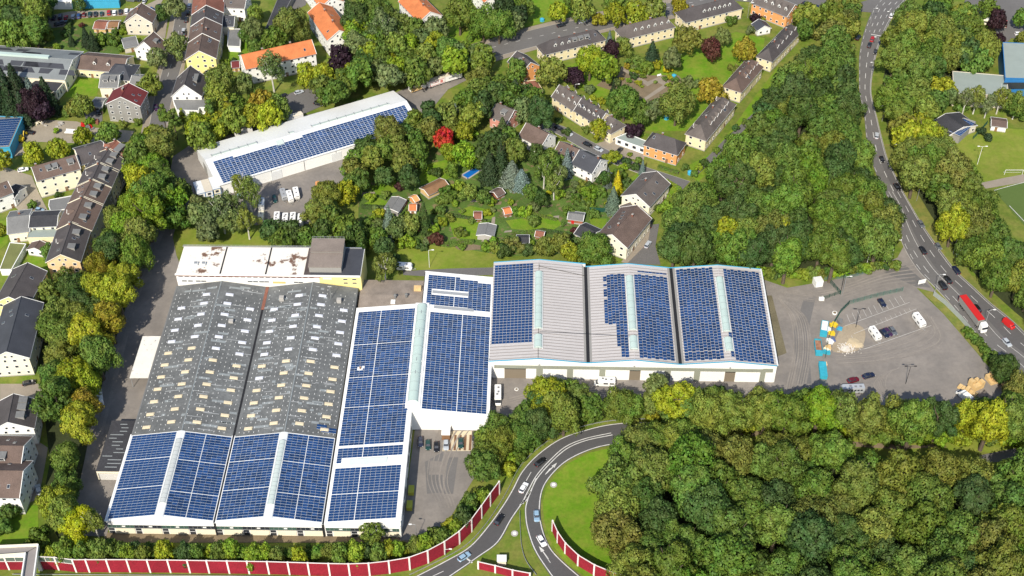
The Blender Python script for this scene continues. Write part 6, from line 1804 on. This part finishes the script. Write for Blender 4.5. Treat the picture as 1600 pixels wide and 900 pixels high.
caravan(213, 436, 3, 10, 'white caravan at the edge of the left works road', L=5)
motorhome(1331, 608, -34, 1, 'silver minibus with dark windows at the bottom of the lorry yard', L=8.4, m=mat('silver_paint', (.5, .52, .53), .3, metal=.3), bus=True)
# white delivery van
t = vbox('delivery_van', 'white high-roofed delivery van beside the timber stacks', 'van', 1507, 618, -17, -14, 6.2, 2.1, 2.7); b = MB(); ringbox(b, [ring(-3.1, 3.1, 2.0, .35), ring(-3.1, 3.05, 2.05, 1.0), ring(-3.1, 1.9, 2.05, 1.7, .2), ring(-3.0, 1.2, 1.9, 2.6, .25)], white); b.build('body', t)
MB().box((2.0, 0, 1.15), (.9, 1.8, .6), glassd).build('windscreen', t); MB().box((.3, 0, 2.6), (.35, 1.9, .1), steel).build('roof_rib', t)
for sx in (-2, 2.1):
    for sy in (-1, 1): place('wheel', WHE, t, Matrix.Translation((sx, sy*.95, .33)))
# red lorry
t = vbox('articulated_lorry', 'articulated lorry with red tarpaulin roof and white cab on the main road', 'lorry', 1521, 492, 40, 52, 16.5, 2.55, 4)
t.location = G(1520, 499, .1); t.rotation_euler = (0, 0, heading(1521, 494, 44, 58))
MB().box((-2.2, 0, 1.1), (13.2, 2.5, 2.7), greyw).build('trailer_body', t); q = MB(); q.prism([(-8.9, -1.3, 4.0), (4.5, -1.3, 4.0), (4.5, 1.3, 4.0), (-8.9, 1.3, 4.0)], 3.78, redl); q.build('tarpaulin_roof', t)
MB().box((-8.85, 0, 1.1), (.1, 2.5, 2.8), redl).build('rear_door', t); MB().box((-2, 0, .8), (12.8, .9, .3), blacks).build('chassis', t)
b = MB(); ringbox(b, [ring(5.3, 7.6, 2.4, .5), ring(5.3, 7.6, 2.45, 2.0), ring(5.3, 7.3, 2.4, 3.3), ring(5.4, 6.8, 2.2, 3.8)], white); b.build('cab', t); MB().box((7.35, 0, 2.0), (.5, 2.2, .9), glassd).build('windscreen', t)
for sx in (-7.6, -6.3, -5, 3.9, 6.6):
    for sy in (-1, 1): place('wheel', WHE, t, Matrix.Translation((sx, sy*1.1, .5)) @ Matrix.Diagonal((1.5, 1.5, 1.5, 1)))
t = vbox('van', 'red van on the main road near the right edge', 'van', 1576, 506, 11, 9, 5, 1.9, 2); b = MB(); ringbox(b, [ring(-2.5, 2.5, 1.9, .3), ring(-2.5, 2.5, 1.9, 1.0), ring(-2.45, 1.5, 1.8, 1.9)], redl); b.build('body', t); MB().box((1.8, 0, 1.05), (.6, 1.6, .55), glassd).build('windscreen', t)
for sx in (-1.6, 1.6):
    for sy in (-1, 1): place('wheel', WHE, t, Matrix.Translation((sx, sy*.88, .33)))
# parked box trailers behind the detached hall
def trailer(x, y, label, kind, L=8.2, ang=(27, -9), face='red'):
    t = vbox('box_trailer', label, 'trailer', x, y, *ang, L, 2.5, 3.6, group='box trailers'); a = L/2; top = mat('dirty_white', (.68, .62, .5), .8, var=.15, scale=.8)
    if kind == 'open':
        MB().box((a-.9, 0, .9), (1.8, 2.5, 2.7), white).build('body', t); MB().box((0, 1.2, .9), (L, .12, 2.7), white).box((-a+.06, 0, .9), (.12, 2.5, 2.7), white).build('side_wall', t)
        MB().box((0, 0, .8), (L, 2.5, .15), timber).build('floor', t); MB().box((0, 0, 3.6), (L, 2.5, .15), feltg).build('roof', t)
    else:
        MB().box((0, 0, .9), (L, 2.5, 2.7), white).build('body', t); MB().box((0, 0, 3.6), (L+.05, 2.55, .12), top).build('roof', t)
        s_ = MB(); 
        if kind == 'striped':
            s_.box((.2, -1.27, 3.15), (L-.8, .04, .18), redl); s_.box((.2, -1.27, 1.2), (L-.8, .04, .15), redl); s_.box((-a+.9, -1.27, 1.2), (.15, .04, 2.1), redl)
            for k in range(6): s_.box((-1.8+k*.55, -1.27, 2.2), (.3, .04, .35), redl)
            s_.box((2.4, -1.27, 1.6), (1.3, .04, 1.2), mat('pink_print', (.6, .2, .18), .6))
        else:
            for k in range(5): s_.box((-2.2+k*.55, -1.27, 2.1), (.32, .04, .45), mat('dark_print', (.06, .07, .12), .6))
        s_.build('side_print', t)
        if kind == 'rusty': MB().box((-1.7, .1, 3.72), (.9, .7, .06), brown).box((2.1, .3, 3.72), (.9, .9, .06), brown).build('rust_patch', t)
    for sy in (-1, 1): place('wheel', WHE, t, Matrix.Translation((-a*.5, sy*1.0, .35))); place('wheel', WHE, t, Matrix.Translation((a*.5, sy*1.0, .35)))
trailer(652, 136, 'open-sided white box trailer, left of three behind the detached hall', 'open', 7.6)
trailer(680.5, 128.5, 'white box trailer with red striped lettering, middle of three', 'striped')
trailer(707, 120, 'white box trailer with rusty roof and dark lettering, right of three', 'rusty', ang=(27, -8))
trailer(460, 186, 'white box trailer at the far wall of the detached hall', 'plain', 7.5, (27, -9))
trailer(380, 206, 'rust-flecked white box trailer at the left far corner of the detached hall', 'rusty', 7.5, (27, -9))
t = vbox('flatbed_lorry', 'white flatbed lorry body in the builders yard', 'lorry', 112, 206, 17, 1, 5.5, 2.3, 2); MB().box((0, 0, .8), (5.4, 2.3, .2), white).box((0, -1.1, 1), (5.4, .12, .5), white).box((0, 1.1, 1), (5.4, .12, .5), white).build('flatbed', t); MB().box((3.4, 0, .5), (1.4, 2.1, 1.9), rt_slate).build('cab', t)
t = vbox('excavator', 'yellow excavator beside the blue workshop', 'excavator', 34, 216, 6, -10, 4, 2, 3); MB().box((0, -.9, 0), (3.2, .5, .8), blacks).box((0, .9, 0), (3.2, .5, .8), blacks).build('tracks', t); MB().box((-.6, 0, .8), (1.8, 2, 1.1), yelp).box((.3, .5, .8), (1.2, .9, 1.9), yelp).build('body', t)
MB().tube((.8, -.3, 1.3), (2.6, -.3, 3.2), .2, .18, yelp).tube((2.6, -.3, 3.2), (4.2, -.3, 1.2), .17, .13, yelp).build('boom', t); MB().box((4.3, -.3, .6), (.8, .9, .7), yelp).build('bucket', t)
t = vbox('coach', 'cream bus with red end at the top right car park', 'bus', 1554, 36, 20, 3, 11, 2.5, 3); MB().box((0, 0, .5), (10.5, 2.5, 2.4), cream2).build('body', t); MB().box((5.2, 0, .5), (.5, 2.5, 2.5), redl).build('front', t); MB().box((-.5, -1.27, 1.5), (9, .06, .8), glassd).build('windows', t); MB().box((0, 0, 2.9), (10, 2.3, .12), white).build('roof', t)
# ------------------------------------------------------------------ noise barriers
postm = mat('white_post', (.74, .68, .64), .7, var=.05, scale=1)
def barrier(pts, hgt, label, glazed=0):
    P = [G(x, y) for x, y in pts]; c = sum(P, V((0, 0, 0)))/len(P); t = thing('noise_barrier', label, 'noise barrier', c)
    for i, p in enumerate(P):
        q = p-c; a = P[max(0, i-1)]; b = P[min(len(P)-1, i+1)]; an = math.atan2(b.y-a.y, b.x-a.x)
        MB().box((q.x, q.y, 0), (.5, .45, hgt+.15), postm, an).build('post', t)
        if i == len(P)-1: break
        d = P[i+1]-p; L = d.length-.5; m_ = (P[i]+P[i+1])/2-c; an = math.atan2(d.y, d.x); hh = hgt if not (i < glazed) else hgt*.66
        mb = MB(); mb.box((m_.x, m_.y, 0), (L, .16, hh), redp, an)
        n = int(L/.45); dd = d.normalized()
        for k in range(n):
            s = m_+dd*(-L/2+.22+k*.45); nn = V((dd.y, -dd.x, 0))*.1; mb.box((s.x+nn.x, s.y+nn.y, .05), (.12, .06, hh-.1), redp, an)
        mb.build('red_panel', t); MB().box((m_.x, m_.y, hgt-.02 if hh == hgt else hh), (L, .26, .12), postm, an).build('coping', t)
        if hh < hgt:
            MB().box((m_.x, m_.y, hh+.12), (L, .05, hgt-hh-.15), mat('smoked_glazing', (.10, .13, .12), .15, spec=.6), an).build('glazing', t); MB().box((m_.x, m_.y, hgt), (L, .26, .12), postm, an).box((m_.x, m_.y, hh), (.14, .3, hgt-hh), postm, an).build('glazing_frame', t)
    return t
b1 = [(62, 889), (92.5, 890.5), (120, 894), (140.5, 894), (172.5, 894), (204, 894), (235.5, 894.5), (267, 894.5), (297.5, 895), (327.5, 895.5), (359, 896), (390, 896.5), (421, 897), (453, 898), (484, 899), (516, 900), (547, 900.5), (578, 899.5), (609, 896), (640.5, 890.5), (669, 880), (695, 866), (718, 850), (737, 831), (752.5, 810), (766, 791), (780, 772)]
barrier(b1, 6.2, 'long curved red noise barrier with white posts between hall hedge and slip road', 2)
barrier([(-48, 890), (-17, 890), (15, 890), (46, 890)], 6.2, 'short red noise barrier left of the footbridge with glazed top', 3)
barrier([(863, 830), (871, 848), (883, 865), (903, 884), (928, 899), (957, 911), (990, 921)], 5.2, 'red noise barrier curving inside the loop road lawn')
barrier([(747.5, 889), (774, 895), (801, 902), (828, 907)], 3.6, 'short low red noise barrier on the gore between the two roads')
# footbridge
t = thing('footbridge', 'grey L-shaped footbridge with pale parapets at the bottom left corner', 'footbridge', G(30, 880))
z = 6.6; c = t.location; wp = lambda x, y, zz=z: V((G(x, y, z).x-c.x, G(x, y, z).y-c.y, zz))
dk = mat('bridge_deck', (.24, .22, .21), .9, var=.08, scale=.5)
MB().prism([wp(-30, 872), wp(-30, 857), wp(60, 853), wp(61, 862), wp(41, 862)][0:1]+[wp(38, 864), wp(58, 853), wp(-30, 857)], z-.6, dk).build('deck', t)
MB().prism([wp(35, 908), wp(53, 908), wp(60.5, 853), wp(43, 863)], z-.62, dk).build('deck', t)
def par(p, q, m=cream2, h=1.0): 
    a, b = wp(*p), wp(*q); m_ = (a+b)/2; d = b-a; MB().box((m_.x, m_.y, z-.55), (d.length, .35, .55+h), m, math.atan2(d.y, d.x)).build('parapet', t)
par((-30, 857), (60, 853)); par((-30, 872), (39, 867)); par((60.5, 853), (53, 908), white); par((40.5, 866), (34, 908), white)
for x, y in ((56, 870), (20, 865)): a = wp(x, y, 0); MB().box((a.x, a.y, 0), (1.2, .8, z-.6), concrete).build('pier', t)
# guard rails
def rail(pts, label, hgt=.75):
    W = [G(p.x, p.y) for p in cr(pts, 4)]; c = W[0].copy(); t = thing('guard_rail', label, 'guard rail', c)
    mb = MB(); ps = MB()
    for a, b in zip(W, W[1:]):
        m_ = (a+b)/2-c; d = b-a; mb.box((m_.x, m_.y, hgt-.3), (d.length+.05, .1, .3), steel, math.atan2(d.y, d.x)); ps.box((m_.x, m_.y, 0), (.1, .1, hgt-.2), steel)
    mb.build('rail', t); ps.build('posts', t, kind='stuff')
rail([(640, 900), (695, 873), (730, 852), (758, 822), (780, 790), (796, 762), (811, 733), (836, 706), (872, 681), (910, 668), (955, 659), (1010, 656)], 'steel guard rail along the outer edge of the slip road')
rail([(812, 800), (813, 830), (815, 855), (822, 878), (838, 900)], 'pale guard rail on the gore left of the loop road')
rail([(20, 899), (300, 901), (500, 904)], 'guard rail in front of the long red barrier')
# fences
def fence(pts, hgt, m, label, sp=2.5, nm='fence', slats=False):
    W = [G(*p) for p in pts]; c = W[0].copy(); t = thing(nm, label, 'fence', c)
    for a, b in zip(W, W[1:]):
        n = max(1, round((b-a).length/sp)); d = b-a; an = math.atan2(d.y, d.x)
        for k in range(n):
            p = a+d*(k/n)-c; MB().box((p.x, p.y, 0), (.12, .12, hgt+.1), m).build('fence_post', t)
            q = MB(); m_ = a+d*((k+.5)/n)-c; L = d.length/n-.14
            for z in (.1, hgt*.5, hgt-.1): q.box((m_.x, m_.y, z), (L, .05, .06), m, an)
            nb = int(L/(.22 if not slats else .14)); dd = d.normalized()
            for j in range(nb): s = m_+dd*(-L/2+(j+.5)*L/nb); q.box((s.x, s.y, .1), (.05 if not slats else .11, .03, hgt-.15), m, an)
            q.build('mesh_panel', t)
    p = W[-1]-c; MB().box((p.x, p.y, 0), (.12, .12, hgt+.1), m).build('fence_post', t)
gm = mat('green_fence', (.10, .19, .15), .6); gd = mat('dark_green_fence', (.015, .07, .05), .6); gy = mat('grey_fence', (.33, .36, .34), .6)
fence([(1326, 476), (1340, 472), (1370, 464), (1410, 455)], 2.0, gm, 'grey-green mesh fence along the top of the marked parking bays')
fence([(1326, 476), (1313, 489), (1303, 506), (1298, 520), (1292, 540), (1289, 560)], 2.0, gd, 'dark green fence curving past the skips')
fence([(1292, 437), (1313, 461)], 2.0, gd, 'dark green sliding gate fence beside the white kiosk', nm='gate')
fence([(1287, 468), (1312, 460)], 1.8, gd, 'short dark green gate right of the white barrier post', nm='gate')
fence([(1458, 462), (1475, 475), (1500, 500), (1519, 522)], 2.2, gy, 'grey slatted fence between the yard and the lorry road', slats=True)
fence([(1288, 438), (1330, 434), (1365, 424), (1395, 412)], 1.6, gm, 'green mesh fence below the middle wood')
fence([(318, 205), (345, 198), (368, 192)], 2, gm, 'green fence at the far left corner of the detached hall')
fence([(1520, 218), (1530, 208), (1542, 194)], 2, gd, 'dark green fence beside the clubhouse lawn')
# goal and lamp posts
t = thing('football_goal', 'white football goal on the grass above the pitch', 'goal', G(1583, 273)); g = MB()
g.tube((-3.6, 0, 0), (-3.6, 0, 2.4), .08, .08, white).tube((3.6, 0, 0), (3.6, 0, 2.4), .08, .08, white).tube((-3.6, 0, 2.4), (3.6, 0, 2.4), .08, .08, white).tube((-3.6, 0, 2.4), (-3.6, 1.6, 0), .05, .05, white).tube((3.6, 0, 2.4), (3.6, 1.6, 0), .05, .05, white).tube((-3.6, 1.6, .05), (3.6, 1.6, .05), .05, .05, white); g.build('goal_frame', t)
def lamp(x, y, hgt, pl, heads=1, m=steel, dirx=1, noun='lamp post'):
    t = thing('street_lamp', 'x', 'street lamp', G(x, y), 0, 'street lamps'); MB().tube((0, 0, 0), (0, 0, hgt), .10, .07, m, 8).build('pole', t)
    for s_ in ([dirx] if heads == 1 else [-1, 1]):
        MB().tube((0, 0, hgt), (s_*1.3, 0, hgt+.25), .05, .05, m).build('arm', t); MB().box((s_*1.6, 0, hgt+.18), (.9, .35, .16), white if m is not blacks else blacks).build('lamp_head', t)
    auto(t, {steel: 'grey', blacks: 'dark', white: 'white'}[m], noun, pl)
for x, y, h, pl, hd, m, dx in ((1353, 418, 9, 'at the lower edge of the middle wood', 1, white, 1), (1393, 404, 9, 'at the lower edge of the middle wood', 1, white, 1), (1381, 411, 7, 'at the lower edge of the middle wood', 1, white, 1), (1316, 461, 9, 'at the yard gate', 1, steel, 1), (1314, 455, 8.5, 'by the yard gate', 1, blacks, 1), (1337, 512, 9, 'by the sand heap', 2, blacks, 1), (1415, 600, 8.5, 'in the middle of the lorry yard', 2, blacks, 1), (1527, 257, 9, 'beside the sports field', 2, white, 1),
    (671, 418, 8.5, 'on the meadow behind the low solar roof', 1, white, 1), (651, 842, 7, 'at the right corner of the south front', 1, steel, -1), (738, 742, 6, 'beside the forecourt trees', 1, steel, 1), (1489, 396, 8, 'on the right verge of the main road', 1, steel, -1), (1400, 248, 7, 'on the right verge of the main road', 1, steel, -1), (1432, 314, 7, 'on the right verge of the main road', 1, steel, -1), (1461, 455, 8, 'on the left verge of the main road', 1, steel, 1), (1538, 510, 8, 'on the left verge of the main road', 1, steel, 1),
    (1388, 42, 8, 'along the upper main road', 1, steel, -1), (1368, 82, 8, 'along the upper main road', 1, steel, -1), (1362, 122, 8, 'along the upper main road', 1, steel, -1), (1378, 190, 8, 'along the upper main road', 1, steel, -1), (1360, 37, 8, 'along the upper main road', 1, steel, 1), (696, 868, 3, 'on the verge of the slip road', 1, steel, 1), (915, 25, 8, 'on the diagonal street', 1, steel, 1), (1053, 25, 8, 'on the diagonal street', 1, steel, 1), (1168, 28, 8, 'on the diagonal street', 1, steel, 1), (898, 150, 6, 'by the long cream row', 1, steel, 1)):
    lamp(x, y, h, pl, hd, m, dx)
# billboards, kiosk, small buildings
def sign(x, y, w_, h, z, label, rz=0):
    t = thing('billboard', label, 'sign', G(x, y), rz); MB().box((0, 0, z), (w_, .2, h), white).build('panel', t)
    for s_ in (-1, 1): MB().tube((s_*w_*.35, 0, 0), (s_*w_*.35, 0, z+.2), .08, .08, steel).build('post', t)
sign(1500, 404, 4, 2.8, 1.5, 'white billboard on the right verge of the main road', -.4); sign(1439, 446, 3, 1.8, 1, 'low white sign at the road corner of the yard', .3)
t = thing('kiosk', 'small white cube-shaped kiosk at the works gate', 'kiosk', G(1277, 445), R_(12)); MB().box((0, 0, 0), (3.0, 2.8, 2.7), white).build('body', t); MB().box((0, 0, 2.7), (3.1, 2.9, .12), whiteroof).build('roof', t); MB().box((-1.4, -1.42, 0), (.12, .1, 2.7), steel).build('corner_trim', t)
t = thing('electrical_cabinet', 'white cabinet with pole at the left end of the gate', 'cabinet', G(1283, 469)); MB().box((0, 0, 0), (1.9, .9, 1.3), white).build('body', t); MB().tube((.1, 0, 1.3), (.1, 0, 2.1), .1, .1, white).build('post', t)
t = thing('planter_ring', 'white round concrete ring on the yard left of the fence', 'planter', G(1304, 490)); MB().tube((0, 0, 0), (0, 0, .5), .9, .9, white, 14).tube((0, 0, .45), (0, 0, .52), .6, .6, soil, 12).build('ring', t)
t = thing('planter_ring', 'white manhole ring on the forecourt beside the motorhome', 'planter', G(807, 609)); MB().tube((0, 0, 0), (0, 0, .3), .7, .7, white, 14).tube((0, 0, .28), (0, 0, .34), .45, .45, soil, 12).build('ring', t)
t = thing('switch_house', 'small white utility hut on the gore lawn', 'hut', G(784, 880)); MB().box((0, 0, 0), (2.6, 2.2, 2.4), cream2).build('body', t); MB().box((0, 0, 2.4), (2.9, 2.5, .15), whiteroof).build('roof', t)
for x, y in ((865, 758), (804, 834)):
    t = thing('manhole', 'round manhole ring on the lawn ' + ('inside the loop' if x > 850 else 'between the two roads'), 'manhole', G(x, y)); MB().tube((0, 0, 0), (0, 0, .25), 1.1, 1.1, concrete, 16).tube((0, 0, .2), (0, 0, .3), .6, .6, white, 12).build('ring', t)
# ramp bay with rails by the staff cars
t = thing('grating_bay', 'pale concrete bay with brown strips where staff cars park', 'parking bay', G(714, 690)); c = t.location
P = [G(*q) for q in ((691, 705), (737, 705), (737, 674), (694, 674))]; 
MB().prism([(p.x-c.x, p.y-c.y, .13) for p in P], .0, mat('pale_concrete', (.55, .47, .33), .9, var=.15, scale=1)).build('slab', t)
for k in range(6):
    a = G(694.5+k*7.9, 704)-c; b = G(696+k*7.9, 680)-c; m_ = (a+b)/2; d = b-a; MB().box((m_.x, m_.y, .13), (d.length, .75, .03), mat('rust_strip', (.17, .09, .05), .9, var=.2, scale=2), math.atan2(d.y, d.x)).build('strip', t)
t = thing('porch', 'white flat-roofed entrance porch with brown base below the white hall wall', 'porch', W2(XR+11.3, Y2-2.3), WR); MB().box((0, 0, 0), (2.6, 4.2, 2.6), brown).build('wall', t); MB().box((0, 0, 2.6), (2.8, 4.4, .25), white).build('roof', t)
# skips, debris, timber
cy = mat('cyan_paint', (.04, .34, .44), .6, var=.2, scale=1.5)
def skip(x, y, dx, dy, label, full, L=7):
    p = G(x, y); p.z = .1; t = thing('skip_container', label, 'skip', p, heading(x, y, dx, dy), 'skips along the yard fence'); a = L/2
    MB().box((0, 0, .2), (L, 2.3, .1), cy).build('floor', t)
    s_ = MB()
    for sy in (-1, 1): s_.box((0, sy*1.15, .2), (L, .1, 1.5), cy)
    for sx in (-1, 1): s_.box((sx*a, 0, .2), (.1, 2.3, 1.5), cy)
    for k in range(7):
        for sy in (-1, 1): s_.box((-a+.5+k*(L-1)/6, sy*1.22, .2), (.12, .08, 1.45), cy)
    s_.build('side_wall', t)
    if full == 'tarp': MB().box((0, 0, 1.65), (L+.1, 2.5, .12), cy).build('tarpaulin', t); [MB().box((-a+1+k*1.2, 0, 1.77), (.12, 2.5, .06), cy).build('tarpaulin_rib', t) for k in range(5)]
    if full == 'white': MB().box((-.8, 0, .3), (L-1.8, 2.1, 1.3), mat('rubble_fill', (.72, .7, .66), .9, var=.25, scale=2)).build('fill', t); MB().box((a-1, 0, .3), (1.9, 2.2, 1.45), cy).build('cover', t)
    if full == 'brown': MB().box((0, 0, .3), (L-.3, 2.1, .8), mat('scrap_fill', (.3, .15, .09), .9, var=.5, scale=2)).build('fill', t); MB().box((a-.8, 0, .3), (1.5, 2.2, 1.3), cy).build('cover', t)
skip(1287, 517, -3, 22, 'skip full of white rubble with cyan front end, topmost of three', 'white')
skip(1278, 546, 3, 24, 'open cyan skip with rusty scrap inside, middle of three', 'brown')
skip(1285, 582, 3, 24, 'skip covered by cyan tarpaulin, lowest of three', 'tarp')
def heap(nm, x, y, r, h, m, label, seed):
    rng = random.Random(seed); t = thing(nm, label, 'heap', G(x, y)); mb = MB(); mb.mid(m); n = 22; K = 6
    for k in range(K+1):
        f = k/K; 
        for i in range(n):
            a = 2*PI*i/n; rad = r*(1-f)*(1+.15*math.sin(3*a+seed)+.08*rng.uniform(-1, 1)); mb.v.append((rad*math.cos(a), rad*math.sin(a)*.85, h*(1-(1-f)**1.6)*(1+.1*rng.uniform(-1, 1)) if k else 0))
    for k in range(K):
        for i in range(n): j = (i+1) % n; mb.f.append((k*n+i, k*n+j, (k+1)*n+j, (k+1)*n+i)); mb.mi.append(0)
    mb.f.append(tuple(K*n+i for i in range(n))); mb.mi.append(0); mb.build('heap_body', t); return t
heap('sand_heap', 1334, 537, 3.6, .6, sand, 'round heap of yellow sand in the lorry yard', 3); t = heap('rubble_heap', 1321, 546, 2.6, .35, rubblem, 'low heap of white rubble left of the sand', 5)
rr = random.Random(12); q = MB()
for k in range(160): q.box((rr.gauss(0, 1.6), rr.gauss(0, 1.2), .3), (rr.uniform(.15, .4), rr.uniform(.15, .4), rr.uniform(.1, .4)), rubblem, rr.uniform(0, 3))
q.build('stones', t, kind='stuff')
sheet('sand_patch', [(1305, 530), (1318, 510), (1340, 508), (1352, 520), (1345, 545), (1320, 552), (1300, 548)], .02+.07, mat('sandy_asphalt', (.33, .27, .19), .95, var=.18, scale=.4), smooth=True)
items = [(1302, 509, yelp, 'yellow plastic sacks'), (1311, 514, bluep, 'bright blue sheet bundle'), (1300, 522, yelp, 'small yellow barrel stack'), (1296, 517, white, 'white bags'), (1310, 504, feltg, 'grey open crate'), (1297, 535, white, 'white boards'), (1301, 533, mat('slate_blue', (.1, .13, .25), .6), 'slate blue drum'), (1293, 545, timber, 'pale timber scraps'), (1290, 553, cy, 'small cyan bin'), (1294, 549, cream2, 'cream panel'), (1287, 570, peach, 'peach coloured box')]
for k, (x, y, m, nm_) in enumerate(items):
    t = thing('building_material', nm_+' beside the dark green fence in the lorry yard', 'building material', G(x, y), rr.uniform(0, 1.5)); t.location.z = .12
    for j in range(5): s_ = rr.uniform(.5, 1.2); MB().box((rr.uniform(-.9, .9), rr.uniform(-.8, .8), 0), (s_*1.3, s_, rr.uniform(.4, 1.1)), m, rr.uniform(0, 3)).build('piece', t)
def timber_stack(x, y, rz, nx, ny, hs, label):
    t = thing('timber_stack', label, 'timber stack', G(x, y), rz, 'timber stacks'); t.location.z = .12
    for i in range(nx):
        for j in range(ny):
            for k in range(hs[(i*ny+j) % len(hs)]):
                MB().box((i*1.35-(nx-1)*.67, j*1.9-(ny-1)*.95, k*1.0), (1.25, 1.8, .92), timber, rr.uniform(-.03, .03)).build('timber_pack', t)
timber_stack(1524, 604, .5, 3, 2, [2, 3, 2, 1, 3, 2], 'middle stack of pale timber packs, widest and tallest'); timber_stack(1553, 594, .35, 4, 2, [1, 2, 2, 3, 1, 2, 2, 1], 'right stack of pale timber packs by the dark tree'); timber_stack(1511, 612, -.75, 5, 1, [1, 1, 2, 1, 1], 'narrow low row of timber packs beside the white van')
timber_stack(1568, 603, .2, 1, 2, [2, 1], 'small brown pile of packs at the yard corner')
for k in range(9):
    x = rr.uniform(45, 100) if k < 5 else rr.uniform(130, 155); t = thing('building_material', 'x', 'building material', G(x, rr.uniform(190, 202)), rr.uniform(0, 3), 'materials in the builders yard'); m = rr.choice([rt_rust, concrete, cream2, yelp, feltg, redl])
    for j in range(6): MB().box((rr.uniform(-2, 2), rr.uniform(-1, 1), 0), (rr.uniform(.5, 2), rr.uniform(.4, 1), rr.uniform(.3, 1.2)), m, rr.uniform(0, 3)).build('piece', t)
    auto(t, {rt_rust: 'rusty', concrete: 'grey concrete', cream2: 'cream', yelp: 'yellow', feltg: 'dull grey', redl: 'red'}[m], 'building material pile', 'in the builders yard')
# awnings, pavilions and bits on the estate green and in gardens
for x, y, m, nm_ in ((1053, 121, bluep, 'blue round pavilion tent at the plots on the green'), (1041, 186, bluep, 'blue cloth tent on the lawn below the plots'), (946, 122, bluep, 'blue water barrel group left of the plots'), (847, 33, bluep, 'blue slide on the grass by the diagonal street'), (1078, 272, bluep, 'blue skip on the lane beside the hedge'), (766, 240, bluep, 'blue paddling tub in the garden above the pool'), (664, 361, bluep, 'light blue garden box beside the terrace'), (1164, 0, white, 'white tent at the top')):
    t = thing('garden_item', nm_, 'garden equipment', G(x, y), .5); MB().prism([(1.1, 0, 1.3), (.55, 1, 1.3), (-.55, 1, 1.3), (-1.1, 0, 1.3), (-.55, -1, 1.3), (.55, -1, 1.3)], 0, m).build('body', t); MB().tube((0, 0, 1.3), (0, 0, 1.9), 1.15, .05, m, 6).build('top', t)
for x, y in ((1014, 117), (1030, 119), (723, 363), (955, 117)):
    t = thing('garden_bench', 'x', 'bench', G(x, y), rr.uniform(-.5, .5), 'white garden benches'); MB().box((0, 0, .4), (2, .5, .08), white).build('seat', t); MB().box((0, .25, .45), (2, .08, .5), white).build('backrest', t)
    for s_ in (-.8, .8): MB().box((s_, 0, 0), (.1, .45, .4), white).build('leg', t)
    auto(t, 'white', 'garden bench', 'on the estate plots' if x > 900 else 'on the oblong lawn behind the works')
# hedges
def hedge(pts, wd, hgt, col, label):
    W = [G(*p) for p in pts]; c = W[0].copy(); t = thing('hedge', label, 'hedge', c); rng = np.random.default_rng(int(abs(c.x)*10)); C = []; Nn = []
    for a, b in zip(W, W[1:]):
        d = b-a; L = d.length; n = int(L*(wd+2*hgt)*22); u = rng.random(n); s_ = rng.random(n)*(wd+2*hgt)
        nx, ny = -d.y/L, d.x/L
        x = np.where(s_ < hgt, -wd/2, np.where(s_ < hgt+wd, s_-hgt-wd/2, wd/2)); z = np.where(s_ < hgt, s_, np.where(s_ < hgt+wd, hgt, 2*hgt+wd-s_)); sg_ = np.where(s_ < hgt, -1., np.where(s_ < hgt+wd, 0., 1.))
        C.append(np.stack([a.x-c.x+d.x*u+nx*x, a.y-c.y+d.y*u+ny*x, z], 1)+rng.normal(size=(n, 3))*.07); Nn.append(np.stack([nx*sg_, ny*sg_, np.where(sg_ == 0, 1., .2)], 1)+rng.normal(size=(n, 3))*.3)
    C = np.concatenate(C); Nn = np.concatenate(Nn); o = place('foliage', quads_mesh('foliage', C, Nn, .34*(.7+.6*rng.random(len(C))), rng, LEAF), t); o.color = (*TCOL[col], 1)
    mb = MB()
    for a, b in zip(W, W[1:]): m_ = (a+b)/2-c; d = b-a; mb.box((m_.x, m_.y, 0), (d.length, wd*.7, hgt*.85), BARK, math.atan2(d.y, d.x))
    mb.build('branches', t)
hedge([(102, 55), (112, 35)], 2, 2, 'dark', 'dark hedge at the left end of the parked cars'); hedge([(148, 62), (182, 58)], 1.5, 1.6, 'dark', 'dark garden hedge below the red-brown garden house'); hedge([(845, 362), (893, 370)], 1.5, 1.4, 'dark', 'dark clipped hedge left of the grey garden building'); hedge([(800, 368), (845, 362)], 1.2, 1.2, 'mid', 'green hedge below the playhouse lawn')
hedge([(700, 337), (760, 347)], .8, 1.2, 'dark', 'thin dark hedge above the oblong lawn'); hedge([(1030, 303), (1050, 309), (1063, 298), (1040, 284)], 1.2, 1.3, 'lime', 'bright clipped hedge round the corner garden by the residential street'); hedge([(970, 270), (985, 262)], 1, 1.2, 'mid', 'green hedge beside the yellow conifer'); hedge([(565, 325), (600, 327)], 1.5, 1.5, 'dark', 'dark hedge below the small oval lawn')
hedge([(1028, 262), (1060, 272)], 1.2, 1.3, 'mid', 'green hedge below the orange rendered house'); hedge([(640, 376), (700, 385), (740, 380)], 1.5, 1.6, 'mid', 'long low hedge between the gardens and the meadow'); hedge([(830, 335), (870, 345)], .9, 1, 'mid', 'short hedge left of the brick garden shed'); hedge([(165, 158), (160, 178)], 1.2, 1.6, 'mid', 'green hedge left of the grey gabled house')
t = thing('net_fence', 'dark green netting fence left of the big blue conifer', 'fence', G(913, 330)); MB().tube((0, 0, 0), (9, -.8, 0), .02, .02, gd).build('base_rail', t); MB().slab((0, 0, 2), (9, -.8, 2), (9, -.7, 2), (0, .1, 2), 2, gd).build('net', t)
finish_labels()
